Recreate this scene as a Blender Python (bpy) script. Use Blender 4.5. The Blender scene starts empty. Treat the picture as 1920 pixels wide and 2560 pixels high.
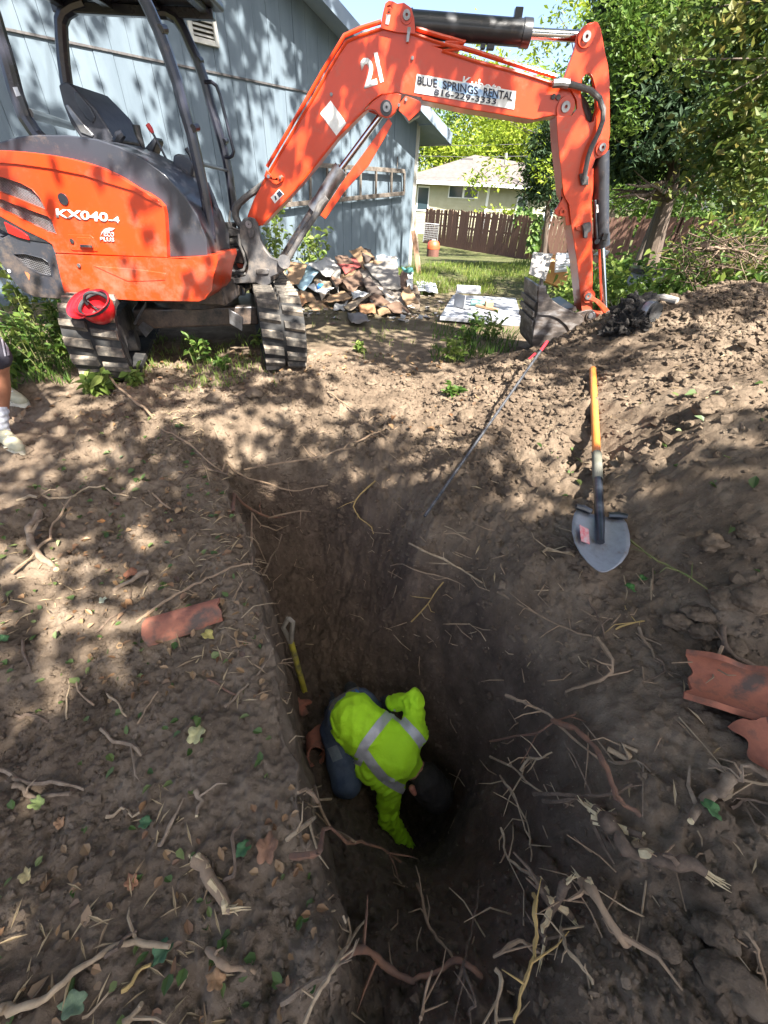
import bpy, math, random
import numpy as np
from mathutils import Vector, Matrix, geometry
from mathutils.bvhtree import BVHTree

S = bpy.context.scene
R = math.radians
# ------------------------------------------------------------------ camera
F, HY, ROLL, CH = 1020.0, 480.0, R(2.7), 1.25          # focal length in source pixels, horizon row, roll, camera height
PITCH = math.atan((1280 - HY) / F)
c_f = np.array([0, math.cos(PITCH), -math.sin(PITCH)])
_u0 = np.array([0, math.sin(PITCH), math.cos(PITCH)]); _r0 = np.array([1.0, 0, 0])
c_r = math.cos(ROLL) * _r0 + math.sin(ROLL) * _u0
c_u = -math.sin(ROLL) * _r0 + math.cos(ROLL) * _u0
CAM = np.array([0, 0, CH])
cd = bpy.data.cameras.new('camera'); cam = bpy.data.objects.new('camera', cd)
S.collection.objects.link(cam); S.camera = cam
cd.sensor_fit = 'VERTICAL'; cd.sensor_height = 36; cd.lens = 36 * F / 2560
cd.clip_start = 0.02; cd.clip_end = 2000
m = Matrix.Identity(4)
for i in range(3):
    m[i][0] = c_r[i]; m[i][1] = c_u[i]; m[i][2] = -c_f[i]; m[i][3] = CAM[i]
cam.matrix_world = m
# ------------------------------------------------------------------ sky, sun, exposure
SUN = np.array([0.40, -0.62, 0.92]); SUN /= np.linalg.norm(SUN)      # towards the sun
w = bpy.data.worlds.new('World'); S.world = w; w.use_nodes = True
nt = w.node_tree; bg = nt.nodes['Background']
sky = nt.nodes.new('ShaderNodeTexSky'); sky.sky_type = 'NISHITA'; sky.sun_disc = False
sky.sun_elevation = math.asin(SUN[2]); sky.sun_rotation = math.atan2(SUN[0], SUN[1])
sky.air_density = 0.75; sky.dust_density = 2.6; sky.ozone_density = 0.6
nt.links.new(sky.outputs[0], bg.inputs[0]); bg.inputs[1].default_value = 0.085
sl = bpy.data.lights.new('sun', 'SUN'); sl.energy = 5.0; sl.angle = R(0.53); sl.color = (1, 0.95, 0.87)
so = bpy.data.objects.new('sun', sl); S.collection.objects.link(so)
so.rotation_euler = Vector(SUN).to_track_quat('Z', 'Y').to_euler(); so.location = (4, -6, 12)
S.view_settings.view_transform = 'Standard'; S.view_settings.look = 'None'
S.view_settings.exposure = 2.3; S.view_settings.gamma = 1.0; S.view_settings.use_curve_mapping = False
S.cycles.max_bounces = 8; S.cycles.transparent_max_bounces = 8
S.cycles.use_denoising = True

# ------------------------------------------------------------------ pixels to places
def ray(x, y): return c_f + (x - 960) / F * c_r - (y - 1280) / F * c_u
def gz(x, y, z=0.0):
    d = ray(x, y); return CAM + d * (z - CH) / d[2]
def py(x, y, Y):
    d = ray(x, y); return CAM + d * Y / d[1]
def pd(x, y, depth): return CAM + ray(x, y) * depth
def onpl(x, y, p0, n):
    d = ray(x, y); n = np.asarray(n, float); return CAM + d * (np.dot(np.asarray(p0) - CAM, n) / np.dot(d, n))
def pix(p):
    v = np.asarray(p, float) - CAM; d = v @ c_f
    return np.array([960 + F * (v @ c_r) / d, 1280 - F * (v @ c_u) / d, d])
def zo(ox, oy, s): return lambda *pts: [(ox + a / s, oy + b / s) for a, b in pts]
z1 = zo(0, 0, 2.0738); z2 = zo(0, 500, 2.0738); z3 = zo(550, 0, 2.37); z4 = zo(1000, 0, 1.8033); z5 = zo(1280, 500, 5.1844)
zs = zo(560, 440, 5.53); zb = zo(0, 350, 4.74); z8 = zo(0, 0, 2.765)

# ------------------------------------------------------------------ objects
COL = S.collection
def wloc(o):
    v = Vector((0, 0, 0))
    while o is not None: v += o.location; o = o.parent
    return np.array(v)
def tag(o, label=None, cat=None, group=None, kind=None):
    if label: o['label'] = label
    if cat: o['category'] = cat
    if group: o['group'] = group
    if kind: o['kind'] = kind
    return o
def thing(name, loc, label, cat, group=None):
    o = bpy.data.objects.new(name, None); o.empty_display_size = 0.1; o.location = Vector(loc); COL.objects.link(o)
    return tag(o, label, cat, group)
def link(name, me, parent=None, mats=(), smooth=None, loc=None):
    o = bpy.data.objects.new(name, me); COL.objects.link(o)
    for mm in (mats if isinstance(mats, (list, tuple)) else [mats]): me.materials.append(mm)
    if parent is not None: o.parent = parent
    if loc is not None: o.location = Vector(loc)
    return o
def fastmesh(name, V, Fc, smooth=False, mat_idx=None):
    V = np.asarray(V, np.float32); Fc = np.asarray(Fc, np.int32); n, k = Fc.shape
    me = bpy.data.meshes.new(name)
    me.vertices.add(len(V)); me.vertices.foreach_set('co', V.ravel())
    me.loops.add(n * k); me.loops.foreach_set('vertex_index', Fc.ravel())
    me.polygons.add(n); me.polygons.foreach_set('loop_start', np.arange(0, n * k, k, dtype=np.int32))
    me.polygons.foreach_set('loop_total', np.full(n, k, np.int32))
    me.polygons.foreach_set('use_smooth', np.full(n, smooth))
    if mat_idx is not None: me.polygons.foreach_set('material_index', np.asarray(mat_idx, np.int32))
    me.update(calc_edges=True); return me
def pattr(me, name, vals):
    a = me.attributes.new(name, 'FLOAT', 'POINT'); a.data.foreach_set('value', np.asarray(vals, np.float32))
def vattr(me, name, vals):
    a = me.attributes.new(name, 'FLOAT_VECTOR', 'POINT'); a.data.foreach_set('vector', np.asarray(vals, np.float32).ravel())

def unit(v):
    v = np.asarray(v, float); return v / (np.linalg.norm(v) + 1e-12)
def frame(d):
    d = unit(d); a = np.array([0, 0, 1.0]) if abs(d[2]) < 0.9 else np.array([1.0, 0, 0])
    u = unit(np.cross(a, d)); return u, np.cross(d, u), d
class MB:
    def __init__(s): s.V = []; s.F = []; s.M = []; s.mi = 0
    def add(s, V, Fs):
        b = len(s.V); s.V += [tuple(map(float, v)) for v in V]
        for f in Fs: s.F.append(tuple(b + i for i in f)); s.M.append(s.mi)
        return s
    def box(s, c, size, ax=None):
        c = np.asarray(c, float); h = np.asarray(size, float) / 2
        A = np.eye(3) if ax is None else np.array([unit(a) for a in ax])
        V = [c + A[0] * h[0] * i + A[1] * h[1] * j + A[2] * h[2] * k for k in (-1, 1) for j in (-1, 1) for i in (-1, 1)]
        return s.add(V, [(0, 2, 3, 1), (4, 5, 7, 6), (0, 1, 5, 4), (2, 6, 7, 3), (0, 4, 6, 2), (1, 3, 7, 5)])
    def bar(s, p0, p1, wd, th, up=(0, 0, 1)):
        p0 = np.asarray(p0, float); p1 = np.asarray(p1, float); d = unit(p1 - p0)
        u = np.cross(d, up); u = unit(u) if np.linalg.norm(u) > 1e-4 else frame(d)[0]
        v = np.cross(u, d)
        return s.box((p0 + p1) / 2, (np.linalg.norm(p1 - p0), wd, th), (d, u, v))
    def tube(s, P, rad, n=8, cap=True, squash=None):
        P = [np.asarray(p, float) for p in P]
        rad = [rad] * len(P) if np.isscalar(rad) else list(rad)
        u, v, d = frame(P[1] - P[0]); V = []
        for i, p in enumerate(P):
            t = unit(P[min(i + 1, len(P) - 1)] - P[max(i - 1, 0)])
            u = unit(u - t * np.dot(u, t)); v = np.cross(t, u)
            for k in range(n):
                a = 2 * math.pi * k / n
                V.append(p + rad[i] * (u * math.cos(a) + v * math.sin(a)))
        Fs = [(i * n + k, i * n + (k + 1) % n, (i + 1) * n + (k + 1) % n, (i + 1) * n + k) for i in range(len(P) - 1) for k in range(n)]
        if cap: Fs += [tuple(range(n))[::-1], tuple((len(P) - 1) * n + k for k in range(n))]
        return s.add(V, Fs)
    def cyl(s, p0, p1, r0, r1=None, n=16): return s.tube([p0, p1], [r0, r0 if r1 is None else r1], n)
    def prism(s, out, off, holes=()):
        """a plate: an outline (3-D points) with holes, pushed through by the vector off"""
        off = np.asarray(off, float); loops = [[np.asarray(p, float) for p in l] for l in [out] + list(holes)]
        flat = [p for l in loops for p in l]; n = len(flat)
        tri = geometry.tessellate_polygon([[Vector(p) for p in l] for l in loops])
        # orientation: front faces look along -off
        nn = sum((np.cross(flat[b] - flat[a], flat[c] - flat[a]) for a, b, c in tri), np.zeros(3))
        if np.dot(nn, off) > 0: tri = [t[::-1] for t in tri]
        V = flat + [p + off for p in flat]; Fs = [tuple(t) for t in tri] + [tuple(i + n for i in t[::-1]) for t in tri]
        b = 0
        for l in loops:
            k = len(l)
            for i in range(k): Fs.append((b + i, b + (i + 1) % k, b + (i + 1) % k + n, b + i + n))
            b += k
        return s.add(V, Fs)
    def lathe(s, prof, c, axis, n=20, a0=0, a1=2 * math.pi, cap=False):
        u, v, d = frame(axis); c = np.asarray(c, float); closed = abs(a1 - a0 - 2 * math.pi) < 1e-6
        m_ = n if closed else n + 1; V = []
        for r_, h in prof:
            for k in range(m_):
                a = a0 + (a1 - a0) * k / n; V.append(c + d * h + r_ * (u * math.cos(a) + v * math.sin(a)))
        Fs = []
        for i in range(len(prof) - 1):
            for k in range(n):
                k2 = (k + 1) % m_; Fs.append((i * m_ + k, i * m_ + k2, (i + 1) * m_ + k2, (i + 1) * m_ + k))
        if cap and closed: Fs += [tuple(range(m_))[::-1], tuple((len(prof) - 1) * m_ + k for k in range(m_))]
        return s.add(V, Fs)
    def ico(s, c, rad, rng=None, jit=0.0, rot=None):
        V, Fs = ICO; c = np.asarray(c, float); rad = np.asarray(rad, float) * np.ones(3)
        W = V * rad
        if jit: W = W * (1 + jit * (rng.random((len(V), 1)) - 0.5) * 2)
        if rot is not None: W = W @ rot.T
        return s.add(W + c, Fs)
    def build(s, name, mats, parent=None, smooth=True, bevel=0, seg=2, ang=35, origin=None):
        o0 = wloc(parent) if parent is not None else (np.zeros(3) if origin is None else np.asarray(origin, float))
        me = bpy.data.meshes.new(name)
        me.from_pydata([tuple(np.array(v) - o0) for v in s.V], [], s.F); me.update()
        o = link(name, me, parent, mats, loc=None if parent is not None or origin is None else o0)
        if s.M and max(s.M): me.polygons.foreach_set('material_index', s.M)
        if smooth:
            me.polygons.foreach_set('use_smooth', [True] * len(s.F))
            me.set_sharp_from_angle(angle=R(ang))
        if bevel:
            b = o.modifiers.new('bevel', 'BEVEL'); b.width = bevel; b.segments = seg; b.limit_method = 'ANGLE'; b.angle_limit = R(40)
            b.harden_normals = True
        return o
_t = (1 + 5 ** .5) / 2
_iv = np.array([(-1, _t, 0), (1, _t, 0), (-1, -_t, 0), (1, -_t, 0), (0, -1, _t), (0, 1, _t), (0, -1, -_t), (0, 1, -_t), (_t, 0, -1), (_t, 0, 1), (-_t, 0, -1), (-_t, 0, 1)]) / math.sqrt(1 + _t * _t)
_if = [(0, 11, 5), (0, 5, 1), (0, 1, 7), (0, 7, 10), (0, 10, 11), (1, 5, 9), (5, 11, 4), (11, 10, 2), (10, 7, 6), (7, 1, 8), (3, 9, 4), (3, 4, 2), (3, 2, 6), (3, 6, 8), (3, 8, 9), (4, 9, 5), (2, 4, 11), (6, 2, 10), (8, 6, 7), (9, 8, 1)]
ICO = (_iv, _if)
def subdiv(V, Fs):
    V = [np.array(v) for v in V]; mid = {}; out = []
    def mp(a, b):
        k = (min(a, b), max(a, b))
        if k not in mid: mid[k] = len(V); V.append(unit(V[a] + V[b]))
        return mid[k]
    for a, b, c in Fs:
        x, y, z = mp(a, b), mp(b, c), mp(c, a); out += [(a, x, z), (b, y, x), (c, z, y), (x, y, z)]
    return np.array(V), out
ICO2 = subdiv(*ICO); ICO3 = subdiv(*ICO2); ICO4 = subdiv(*ICO3)

# ------------------------------------------------------------------ noise (numpy)
def _hash(ix, iy, iz, seed):
    h = (ix * 374761393 + iy * 668265263 + iz * 2147483647 * 3 + seed * 144269) & 0xFFFFFFFF
    h = ((h ^ (h >> 13)) * 1274126177) & 0xFFFFFFFF
    return ((h ^ (h >> 16)) & 0xFFFF) / 65535.0
def vnoise(P, seed=0):
    P = np.asarray(P, float); I = np.floor(P).astype(np.int64); f = P - I; f = f * f * (3 - 2 * f); o = 0
    for dx in (0, 1):
        for dy in (0, 1):
            for dz in (0, 1):
                wgt = (f[..., 0] if dx else 1 - f[..., 0]) * (f[..., 1] if dy else 1 - f[..., 1]) * (f[..., 2] if dz else 1 - f[..., 2])
                o = o + wgt * _hash(I[..., 0] + dx, I[..., 1] + dy, I[..., 2] + dz, seed)
    return o * 2 - 1
def fbm(P, scale, octv=3, seed=0, gain=0.5):
    o = 0; a = 1; P = np.asarray(P, float) / scale
    for k in range(octv): o = o + a * vnoise(P * 2 ** k + 17.3 * k, seed + k); a *= gain
    return o
def sstep(a, b, x):
    t = np.clip((x - a) / (b - a), 0, 1); return t * t * (3 - 2 * t)

# ------------------------------------------------------------------ materials
def mat(name, c1, c2=None, rough=0.6, metal=0.0, scale=8.0, det=4.0, bump=0.0, bscale=None, spec=0.5, c3=None, stretch=None, contrast=(0.35, 0.65), rvar=0.0, bdist=0.01, coat=0.0):
    M = bpy.data.materials.new(name); M.use_nodes = True; n = M.node_tree.nodes; l = M.node_tree.links
    b = n['Principled BSDF']; b.inputs['Roughness'].default_value = rough; b.inputs['Metallic'].default_value = metal
    b.inputs['Specular IOR Level'].default_value = spec; b.inputs['Base Color'].default_value = (*c1, 1)
    if coat: b.inputs['Coat Weight'].default_value = coat; b.inputs['Coat Roughness'].default_value = 0.12
    tc = n.new('ShaderNodeTexCoord'); mp = n.new('ShaderNodeMapping'); l.new(tc.outputs['Object'], mp.inputs[0])
    if stretch: mp.inputs['Scale'].default_value = stretch
    if c2:
        nz = n.new('ShaderNodeTexNoise'); nz.inputs['Scale'].default_value = scale; nz.inputs['Detail'].default_value = det; nz.inputs['Roughness'].default_value = 0.65
        l.new(mp.outputs[0], nz.inputs['Vector'])
        cr = n.new('ShaderNodeValToRGB'); cr.color_ramp.elements[0].position = contrast[0]; cr.color_ramp.elements[1].position = contrast[1]
        cr.color_ramp.elements[0].color = (*c1, 1); cr.color_ramp.elements[1].color = (*c2, 1)
        if c3: e = cr.color_ramp.elements.new((contrast[0] + contrast[1]) / 2); e.color = (*c3, 1)
        l.new(nz.outputs[0], cr.inputs[0]); l.new(cr.outputs[0], b.inputs['Base Color'])
        if rvar:
            mr = n.new('ShaderNodeMapRange'); mr.inputs[3].default_value = max(0.03, rough - rvar); mr.inputs[4].default_value = min(1, rough + rvar)
            l.new(nz.outputs[0], mr.inputs[0]); l.new(mr.outputs[0], b.inputs['Roughness'])
    if bump:
        nb = n.new('ShaderNodeTexNoise'); nb.inputs['Scale'].default_value = bscale or scale * 3; nb.inputs['Detail'].default_value = 6; nb.inputs['Roughness'].default_value = 0.7
        l.new(mp.outputs[0], nb.inputs['Vector'])
        bp = n.new('ShaderNodeBump'); bp.inputs['Strength'].default_value = bump; bp.inputs['Distance'].default_value = bdist
        l.new(nb.outputs[0], bp.inputs['Height']); l.new(bp.outputs[0], b.inputs['Normal'])
    return M
def leafmat(name, cols, rough=0.5, trans=0.35):
    M = bpy.data.materials.new(name); M.use_nodes = True; n = M.node_tree.nodes; l = M.node_tree.links
    b = n['Principled BSDF']; b.inputs['Roughness'].default_value = rough; b.inputs['Specular IOR Level'].default_value = 0.35
    at = n.new('ShaderNodeAttribute'); at.attribute_name = 'rnd'
    cr = n.new('ShaderNodeValToRGB'); e = cr.color_ramp.elements
    e[0].color = (*cols[0], 1); e[1].color = (*cols[-1], 1)
    for i, c in enumerate(cols[1:-1]): x = e.new((i + 1) / (len(cols) - 1)); x.color = (*c, 1)
    l.new(at.outputs['Fac'], cr.inputs[0]); l.new(cr.outputs[0], b.inputs['Base Color'])
    t = n.new('ShaderNodeBsdfTranslucent'); l.new(cr.outputs[0], t.inputs[0])
    mx = n.new('ShaderNodeMixShader'); mx.inputs[0].default_value = trans
    l.new(b.outputs[0], mx.inputs[1]); l.new(t.outputs[0], mx.inputs[2])
    l.new(mx.outputs[0], n['Material Output'].inputs[0]); return M

# ------------------------------------------------------------------ leaves
def leaves(P, N, T, size, rng, wid=0.5, fold=0.25):
    """one four-cornered folded leaf at each point P, facing N, pointing along T"""
    P = np.asarray(P, float); k = len(P); N = np.asarray(N, float); T = np.asarray(T, float)
    N = N / (np.linalg.norm(N, axis=1, keepdims=True) + 1e-9)
    T = T - N * (T * N).sum(1, keepdims=True); T = T / (np.linalg.norm(T, axis=1, keepdims=True) + 1e-9)
    B = np.cross(N, T); s_ = (np.ones(k) * size if np.isscalar(size) else np.asarray(size))[:, None]
    v0 = P; v1 = P + T * s_ * 0.45 + B * s_ * wid * 0.5 + N * s_ * fold * 0.3; v2 = P + T * s_; v3 = P + T * s_ * 0.45 - B * s_ * wid * 0.5 + N * s_ * fold * 0.3
    V = np.stack([v0, v1, v2, v3], 1).reshape(-1, 3); i = np.arange(k)[:, None] * 4
    Fc = np.concatenate([i + [0, 1, 2], i + [0, 2, 3]], 1).reshape(-1, 3)
    return V, Fc
def leaves6(P, N, T, size, rng, wid=0.5):
    """a pointed six-cornered leaf, folded along its rib and curled at the tip"""
    P = np.asarray(P, float); k = len(P); N = N / (np.linalg.norm(N, axis=1, keepdims=True) + 1e-9)
    T = T - N * (T * N).sum(1, keepdims=True); T = T / (np.linalg.norm(T, axis=1, keepdims=True) + 1e-9); B = np.cross(N, T); s_ = np.asarray(size)[:, None]; w_ = wid * (.7 + .6 * rng.random((k, 1))); cu = .35 * rng.normal(size=(k, 1)); fo = .12 + .25 * rng.random((k, 1)); sk = .25 * rng.normal(size=(k, 1))
    f = lambda t, b, h: P + T * s_ * t + B * s_ * (b * w_ * .5 + sk * t * t) + N * s_ * (h + cu * t * t)
    V = np.stack([f(0, 0, 0), f(.22, .75, fo), f(.58, .95, fo), f(1, .05, 0), f(.55, -.9, fo), f(.2, -.8, fo)], 1).reshape(-1, 3); i = np.arange(k)[:, None] * 6
    return V, np.concatenate([i + [0, 1, 2], i + [0, 2, 3], i + [0, 3, 4], i + [0, 4, 5]], 1).reshape(-1, 3)
def rnd3(rng, k):
    v = rng.normal(size=(k, 3)); return v / np.linalg.norm(v, axis=1, keepdims=True)
def leafobj(name, P, size, rng, mt, parent=None, upbias=0.6, wid=0.5, T=None, origin=None, N=None, smooth=False, rn=None, hexa=False):
    k = len(P)
    if N is None: N = rnd3(rng, k); N[:, 2] = np.abs(N[:, 2]) + upbias
    if T is None: T = rnd3(rng, k); T[:, 2] -= 0.3
    sz = size * (0.65 + 0.7 * rng.random(k))
    o0 = wloc(parent) if parent is not None else (np.zeros(3) if origin is None else np.asarray(origin))
    V, Fc = leaves6(np.asarray(P) - o0, N, T, sz, rng, wid) if hexa else leaves(np.asarray(P) - o0, N, T, sz, rng, wid)
    me = fastmesh(name, V, Fc, smooth); pattr(me, 'rnd', np.repeat(rng.random(k) if rn is None else rn, 6 if hexa else 4))
    return link(name, me, parent, mt, loc=None if parent is not None or origin is None else o0)
# ================================================================== ground with the trench and the spoil mound
_edge = np.array([gz(*e)[:2] for e in [(885, 2560, -.3), (862, 2372, -.3), (833, 2257, -.3), (787, 2025, -.28), (741, 1852, -.25), (700, 1620, -.2), (683, 1481, -.15), (620, 1300, -.1), (560, 1157, -.06), (520, 1060, -.03)]])
_ey = np.concatenate([[-60, -1.2], _edge[:, 1], [3.0, 3.6, 60]]); _ex = np.concatenate([[0.02, 0.02], _edge[:, 0], [-1.45, -1.6, -1.6]])
def edge_x(y):
    y = np.asarray(y, float); return np.interp(y, _ey, _ex)
_A = [(885, 2560, -.3), (833, 2257, -.3), (741, 1852, -.24), (700, 1620, -.19), (683, 1481, -.14), (620, 1300, -.08), (560, 1157, -.03), (520, 1060, 0.02),
      (0, 2560, -.3), (0, 2100, -.3), (0, 1700, -.26), (0, 1400, -.16), (40, 1150, -.06), (300, 1300, -.1), (300, 1600, -.22), (400, 1900, -.28), (500, 2300, -.32), (430, 1480, -.12),
      (330, 1130, -.02), (470, 1120, .03), (450, 1030, .04), (200, 1020, -.02)]
_B = [(720, 1090, -.06), (700, 1160, -.20), (740, 1260, -.42), (770, 1400, -.72), (790, 1540, -.98), (810, 1680, -1.14), (800, 1800, -1.18), (840, 1990, -1.12), (880, 1900, -1.16), (900, 1700, -1.12),
      (1045, 2125, -1.80), (1090, 2085, -1.85), (1110, 2030, -1.75), (1030, 2070, -1.72), (880, 2120, -1.0), (860, 2230, -.86), (1050, 2190, -1.1), (950, 2130, -1.1), (1180, 2120, -.95), (1165, 1990, -1.0),
      (900, 2350, -.62), (930, 2560, -.46), (1157, 2430, -.52), (1273, 2257, -.52), (1100, 2560, -.36), (1446, 2140, -.34), (1504, 2372, -.24), (1500, 2560, -.2), (1800, 2400, -.14), (1900, 2560, -.16), (1750, 2150, -.10), (1900, 2000, -.02),
      (1260, 1967, -.70), (1190, 1830, -.82), (1157, 1678, -.66), (1060, 1560, -.62), (1000, 1640, -.9), (980, 1480, -.6), (900, 1330, -.42), (1040, 1420, -.26), (1330, 1736, -.34), (1504, 1852, -.12), (1350, 1950, -.42),
      (950, 1250, -.20), (870, 1160, -.14), (1045, 1330, -.07), (1157, 1215, .07), (1273, 1446, -.04), (1273, 1157, .17), (1435, 1446, .05), (1502, 1425, .055), (1600, 1450, .10), (1678, 1562, .08), (1700, 1750, .0), (1900, 1700, .06), (1851, 1388, .33), (1851, 1041, .62), (1678, 1041, .5),
      (1482, 925, .39), (1157, 983, .13), (1345, 925, .33), (1250, 925, .19), (1900, 1200, .5), (1650, 1250, .3), (1490, 1180, .2)]
_FAR = [(-3, 3, 0), (-2, 3.2, 0), (-1.2, 3.2, .02), (-.5, 3.0, .03), (-.2, 2.75, .05), (.3, 2.8, .06), (-.1, 3.4, .02), (.6, 3.4, .05), (-2, 4.5, 0), (-.5, 4.5, 0), (.5, 4.5, 0), (1.3, 4.7, .02), (2.2, 5.2, .05), (3.4, 5.4, .05), (0, 6.5, 0), (-3.5, 6, 0), (-4, 1, -.1), (-4, -1, -.3), (0, -1.5, -.35), (3, -1.5, -.1), (3.2, .5, .1), (4.5, 1.5, .25), (3.6, 2.6, .6), (4.2, 3.6, .5), (5, 6, 0.05), (6.5, 3, .05), (7, 0, 0), (-7, 2, 0), (-7, -3, -.3), (7, -4, 0), (0, -5, -.3),
        (1.10, 3.25, .27), (1.54, 3.35, .56), (1.876, 3.35, .73), (2.43, 3.35, .80), (2.75, 3.3, .80), (1.35, 4.0, .12), (1.9, 4.2, .18), (2.6, 4.3, .3)]
def _rbf(pts):
    P = np.array(pts, float); d = np.linalg.norm(P[:, None, :2] - P[None, :, :2], axis=2)
    n = len(P); A = np.zeros((n + 3, n + 3)); A[:n, :n] = -d - 0.015 * np.eye(n) * 0
    A[:n, n] = 1; A[:n, n + 1:] = P[:, :2]; A[n, :n] = 1; A[n + 1:, :n] = P[:, :2].T
    b = np.zeros(n + 3); b[:n] = P[:, 2]; c = np.linalg.solve(A, b)
    def f(x, y):
        o = c[n] + c[n + 1] * x + c[n + 2] * y
        for i in range(n): o = o - c[i] * np.hypot(x - P[i, 0], y - P[i, 1])
        return o
    return f
_pa = [tuple(gz(x, y, z)) for x, y, z in _A]; _pb = [tuple(gz(x, y, z)) for x, y, z in _B]
_top = [p for p in _pa if p[1] > 2.3] + [p for p in _pb if p[1] > 2.3]
_fl = [p for p in _FAR if p[0] < edge_x(p[1]) or p[1] > 2.4]; _fr = [p for p in _FAR if p[0] > edge_x(p[1]) or p[1] > 2.4]
def _uniq(l):
    o = []
    for p in l:
        if all(math.hypot(p[0] - q[0], p[1] - q[1]) > 0.02 for q in o): o.append(p)
    return o
fA = _rbf(_uniq(_pa + _top + _fl)); fB = _rbf(_uniq(_pb + _top + _fr))
LAWN_Y = np.array([-400, 10.5, 16, 24, 32, 60, 600.]); LAWN_Z = np.array([0, 0, -.4, -1.18, -1.22, -1.6, -1.6])
def far_z(x, y): return np.interp(y, LAWN_Y, LAWN_Z)
def blur(Z, k):
    for _ in range(k):
        Z[1:-1, 1:-1] = (Z[1:-1, 1:-1] * 4 + Z[:-2, 1:-1] + Z[2:, 1:-1] + Z[1:-1, :-2] + Z[1:-1, 2:]) / 8
    return Z
# base sheets on a 4 cm lattice, lightly smoothed
gx = np.arange(-6.5, 6.51, 0.04); gy = np.arange(-4.5, 7.01, 0.04); GX, GY = np.meshgrid(gx, gy)
ZA = blur(fA(GX, GY), 6); ZB = blur(fB(GX, GY), 5)
def bil(Zg, x, y):
    i = np.clip((np.asarray(x) - gx[0]) / 0.04, 0, len(gx) - 1.001); j = np.clip((np.asarray(y) - gy[0]) / 0.04, 0, len(gy) - 1.001)
    i0 = i.astype(int); j0 = j.astype(int); a = i - i0; b = j - j0
    return Zg[j0, i0] * (1 - a) * (1 - b) + Zg[j0, i0 + 1] * a * (1 - b) + Zg[j0 + 1, i0] * (1 - a) * b + Zg[j0 + 1, i0 + 1] * a * b
def rough_amt(x, y):
    """how broken the soil is: strong on the mound and the banks, weak on the lawn"""
    near = (1 - sstep(3.3, 4.6, y)) + 0.8 * sstep(.7, 1.2, x) * (1 - sstep(4.2, 4.8, y))
    return np.clip(near, 0.0, 1) * (1 - sstep(3.6, 6, np.abs(x - .3)))
def worley(P, scale, seed):
    """distance to the nearest scattered point: gives crumbs and clods"""
    q = np.asarray(P, float)[..., :2] / scale; I = np.floor(q).astype(np.int64); best = np.full(q.shape[:-1], 9.0); Z0 = I[..., 0] * 0; val = np.zeros(q.shape[:-1])
    for dx in (-1, 0, 1):
        for dy in (-1, 0, 1):
            jx, jy = I[..., 0] + dx, I[..., 1] + dy; px_ = jx + _hash(jx, jy, Z0 + 1, seed); py2 = jy + _hash(jx, jy, Z0 + 2, seed)
            d = np.hypot(q[..., 0] - px_, q[..., 1] - py2); near = d < best; val = np.where(near, _hash(jx, jy, Z0 + 3, seed), val); best = np.minimum(best, d)
    return best, val
def ground(x, y, detail=True):
    x = np.asarray(x, float); y = np.asarray(y, float)
    wob = 0.022 * fbm(np.stack([y * 0 + 3.1, y, y * 0], -1), .22, 3, 5)
    s = x - edge_x(y) + .04 - wob * (1 - sstep(2.0, 2.4, y))
    a = bil(ZA, x, y); b = bil(ZB, x, y)
    t = sstep(-0.012, 0.075, s) if True else 0
    z = a * (1 - t) + b * t
    # crumbled lip along the cut
    z = z - 0.03 * np.exp(-((s + .03) / .04) ** 2) * (1 - sstep(2.1, 2.5, y))
    k = sstep(5.2, 6.6, np.maximum(np.abs(x) * 0.9, np.maximum(y, -y + 2.3)))
    z = z * (1 - k) + far_z(x, y) * k
    if detail:
        P = np.stack([x, y, z * .5], -1); r_ = rough_amt(x, y); inside = t * (1 - sstep(1.9, 2.4, y)) * sstep(-.25, -.5, z)
        n1 = fbm(P, .45, 3, 1); n2 = fbm(P, .11, 3, 2); n3 = 1 - np.abs(fbm(P, .055, 3, 3))
        msk = sstep(-.35, .5, fbm(P, .8, 2, 9))
        z = z + r_ * (0.03 * n1 * (1 - .5 * inside) + (0.015 + .024 * msk) * n2 * (1 + .1 * inside) + (.007 + .017 * msk) * (n3 - .5) * (1 + .4 * inside))
        z = z + (1 - r_) * 0.02 * fbm(P, .9, 3, 4) * sstep(-2, 3, y)
        wp_ = P + .02 * np.stack([n2, n1, n1], -1); d1, v1 = worley(wp_, .085, 61); d2_, v2 = worley(wp_, .036, 62); out_ = 1 + .35 * inside
        z = z + r_ * out_ * ((.3 + .7 * msk) * .020 * v1 ** 2 * np.clip(1.1 - d1 / .6, 0, .75) + .012 * v2 * np.clip(1.1 - d2_ / .6, 0, .8) + .009 * fbm(P, .024, 3, 71, .7) + .012 * msk * fbm(P, .05, 2, 72))
        # bucket tooth scrapes down the right bank
        sc = np.abs(np.sin((x * .9 + y * .43) * 26 + 1.2 * n1 + .5 * n2)); wall_ = sstep(.12, .4, s) * sstep(-.2, -.4, z)
        am_ = np.clip(.5 + .9 * fbm(P, .35, 2, 81), 0, 1.2) * (1 - sstep(1.1, 1.6, y)); z = z + am_ * .055 * inside * wall_ * (sc - .5) + am_ * .018 * inside * wall_ * np.sin((x * .9 + y * .43) * 95 + 3 * n1)
    return z
def gpt(x, y, up=0.0): return np.array([x, y, float(ground(np.array([x]), np.array([y]))[0]) + up])

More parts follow.
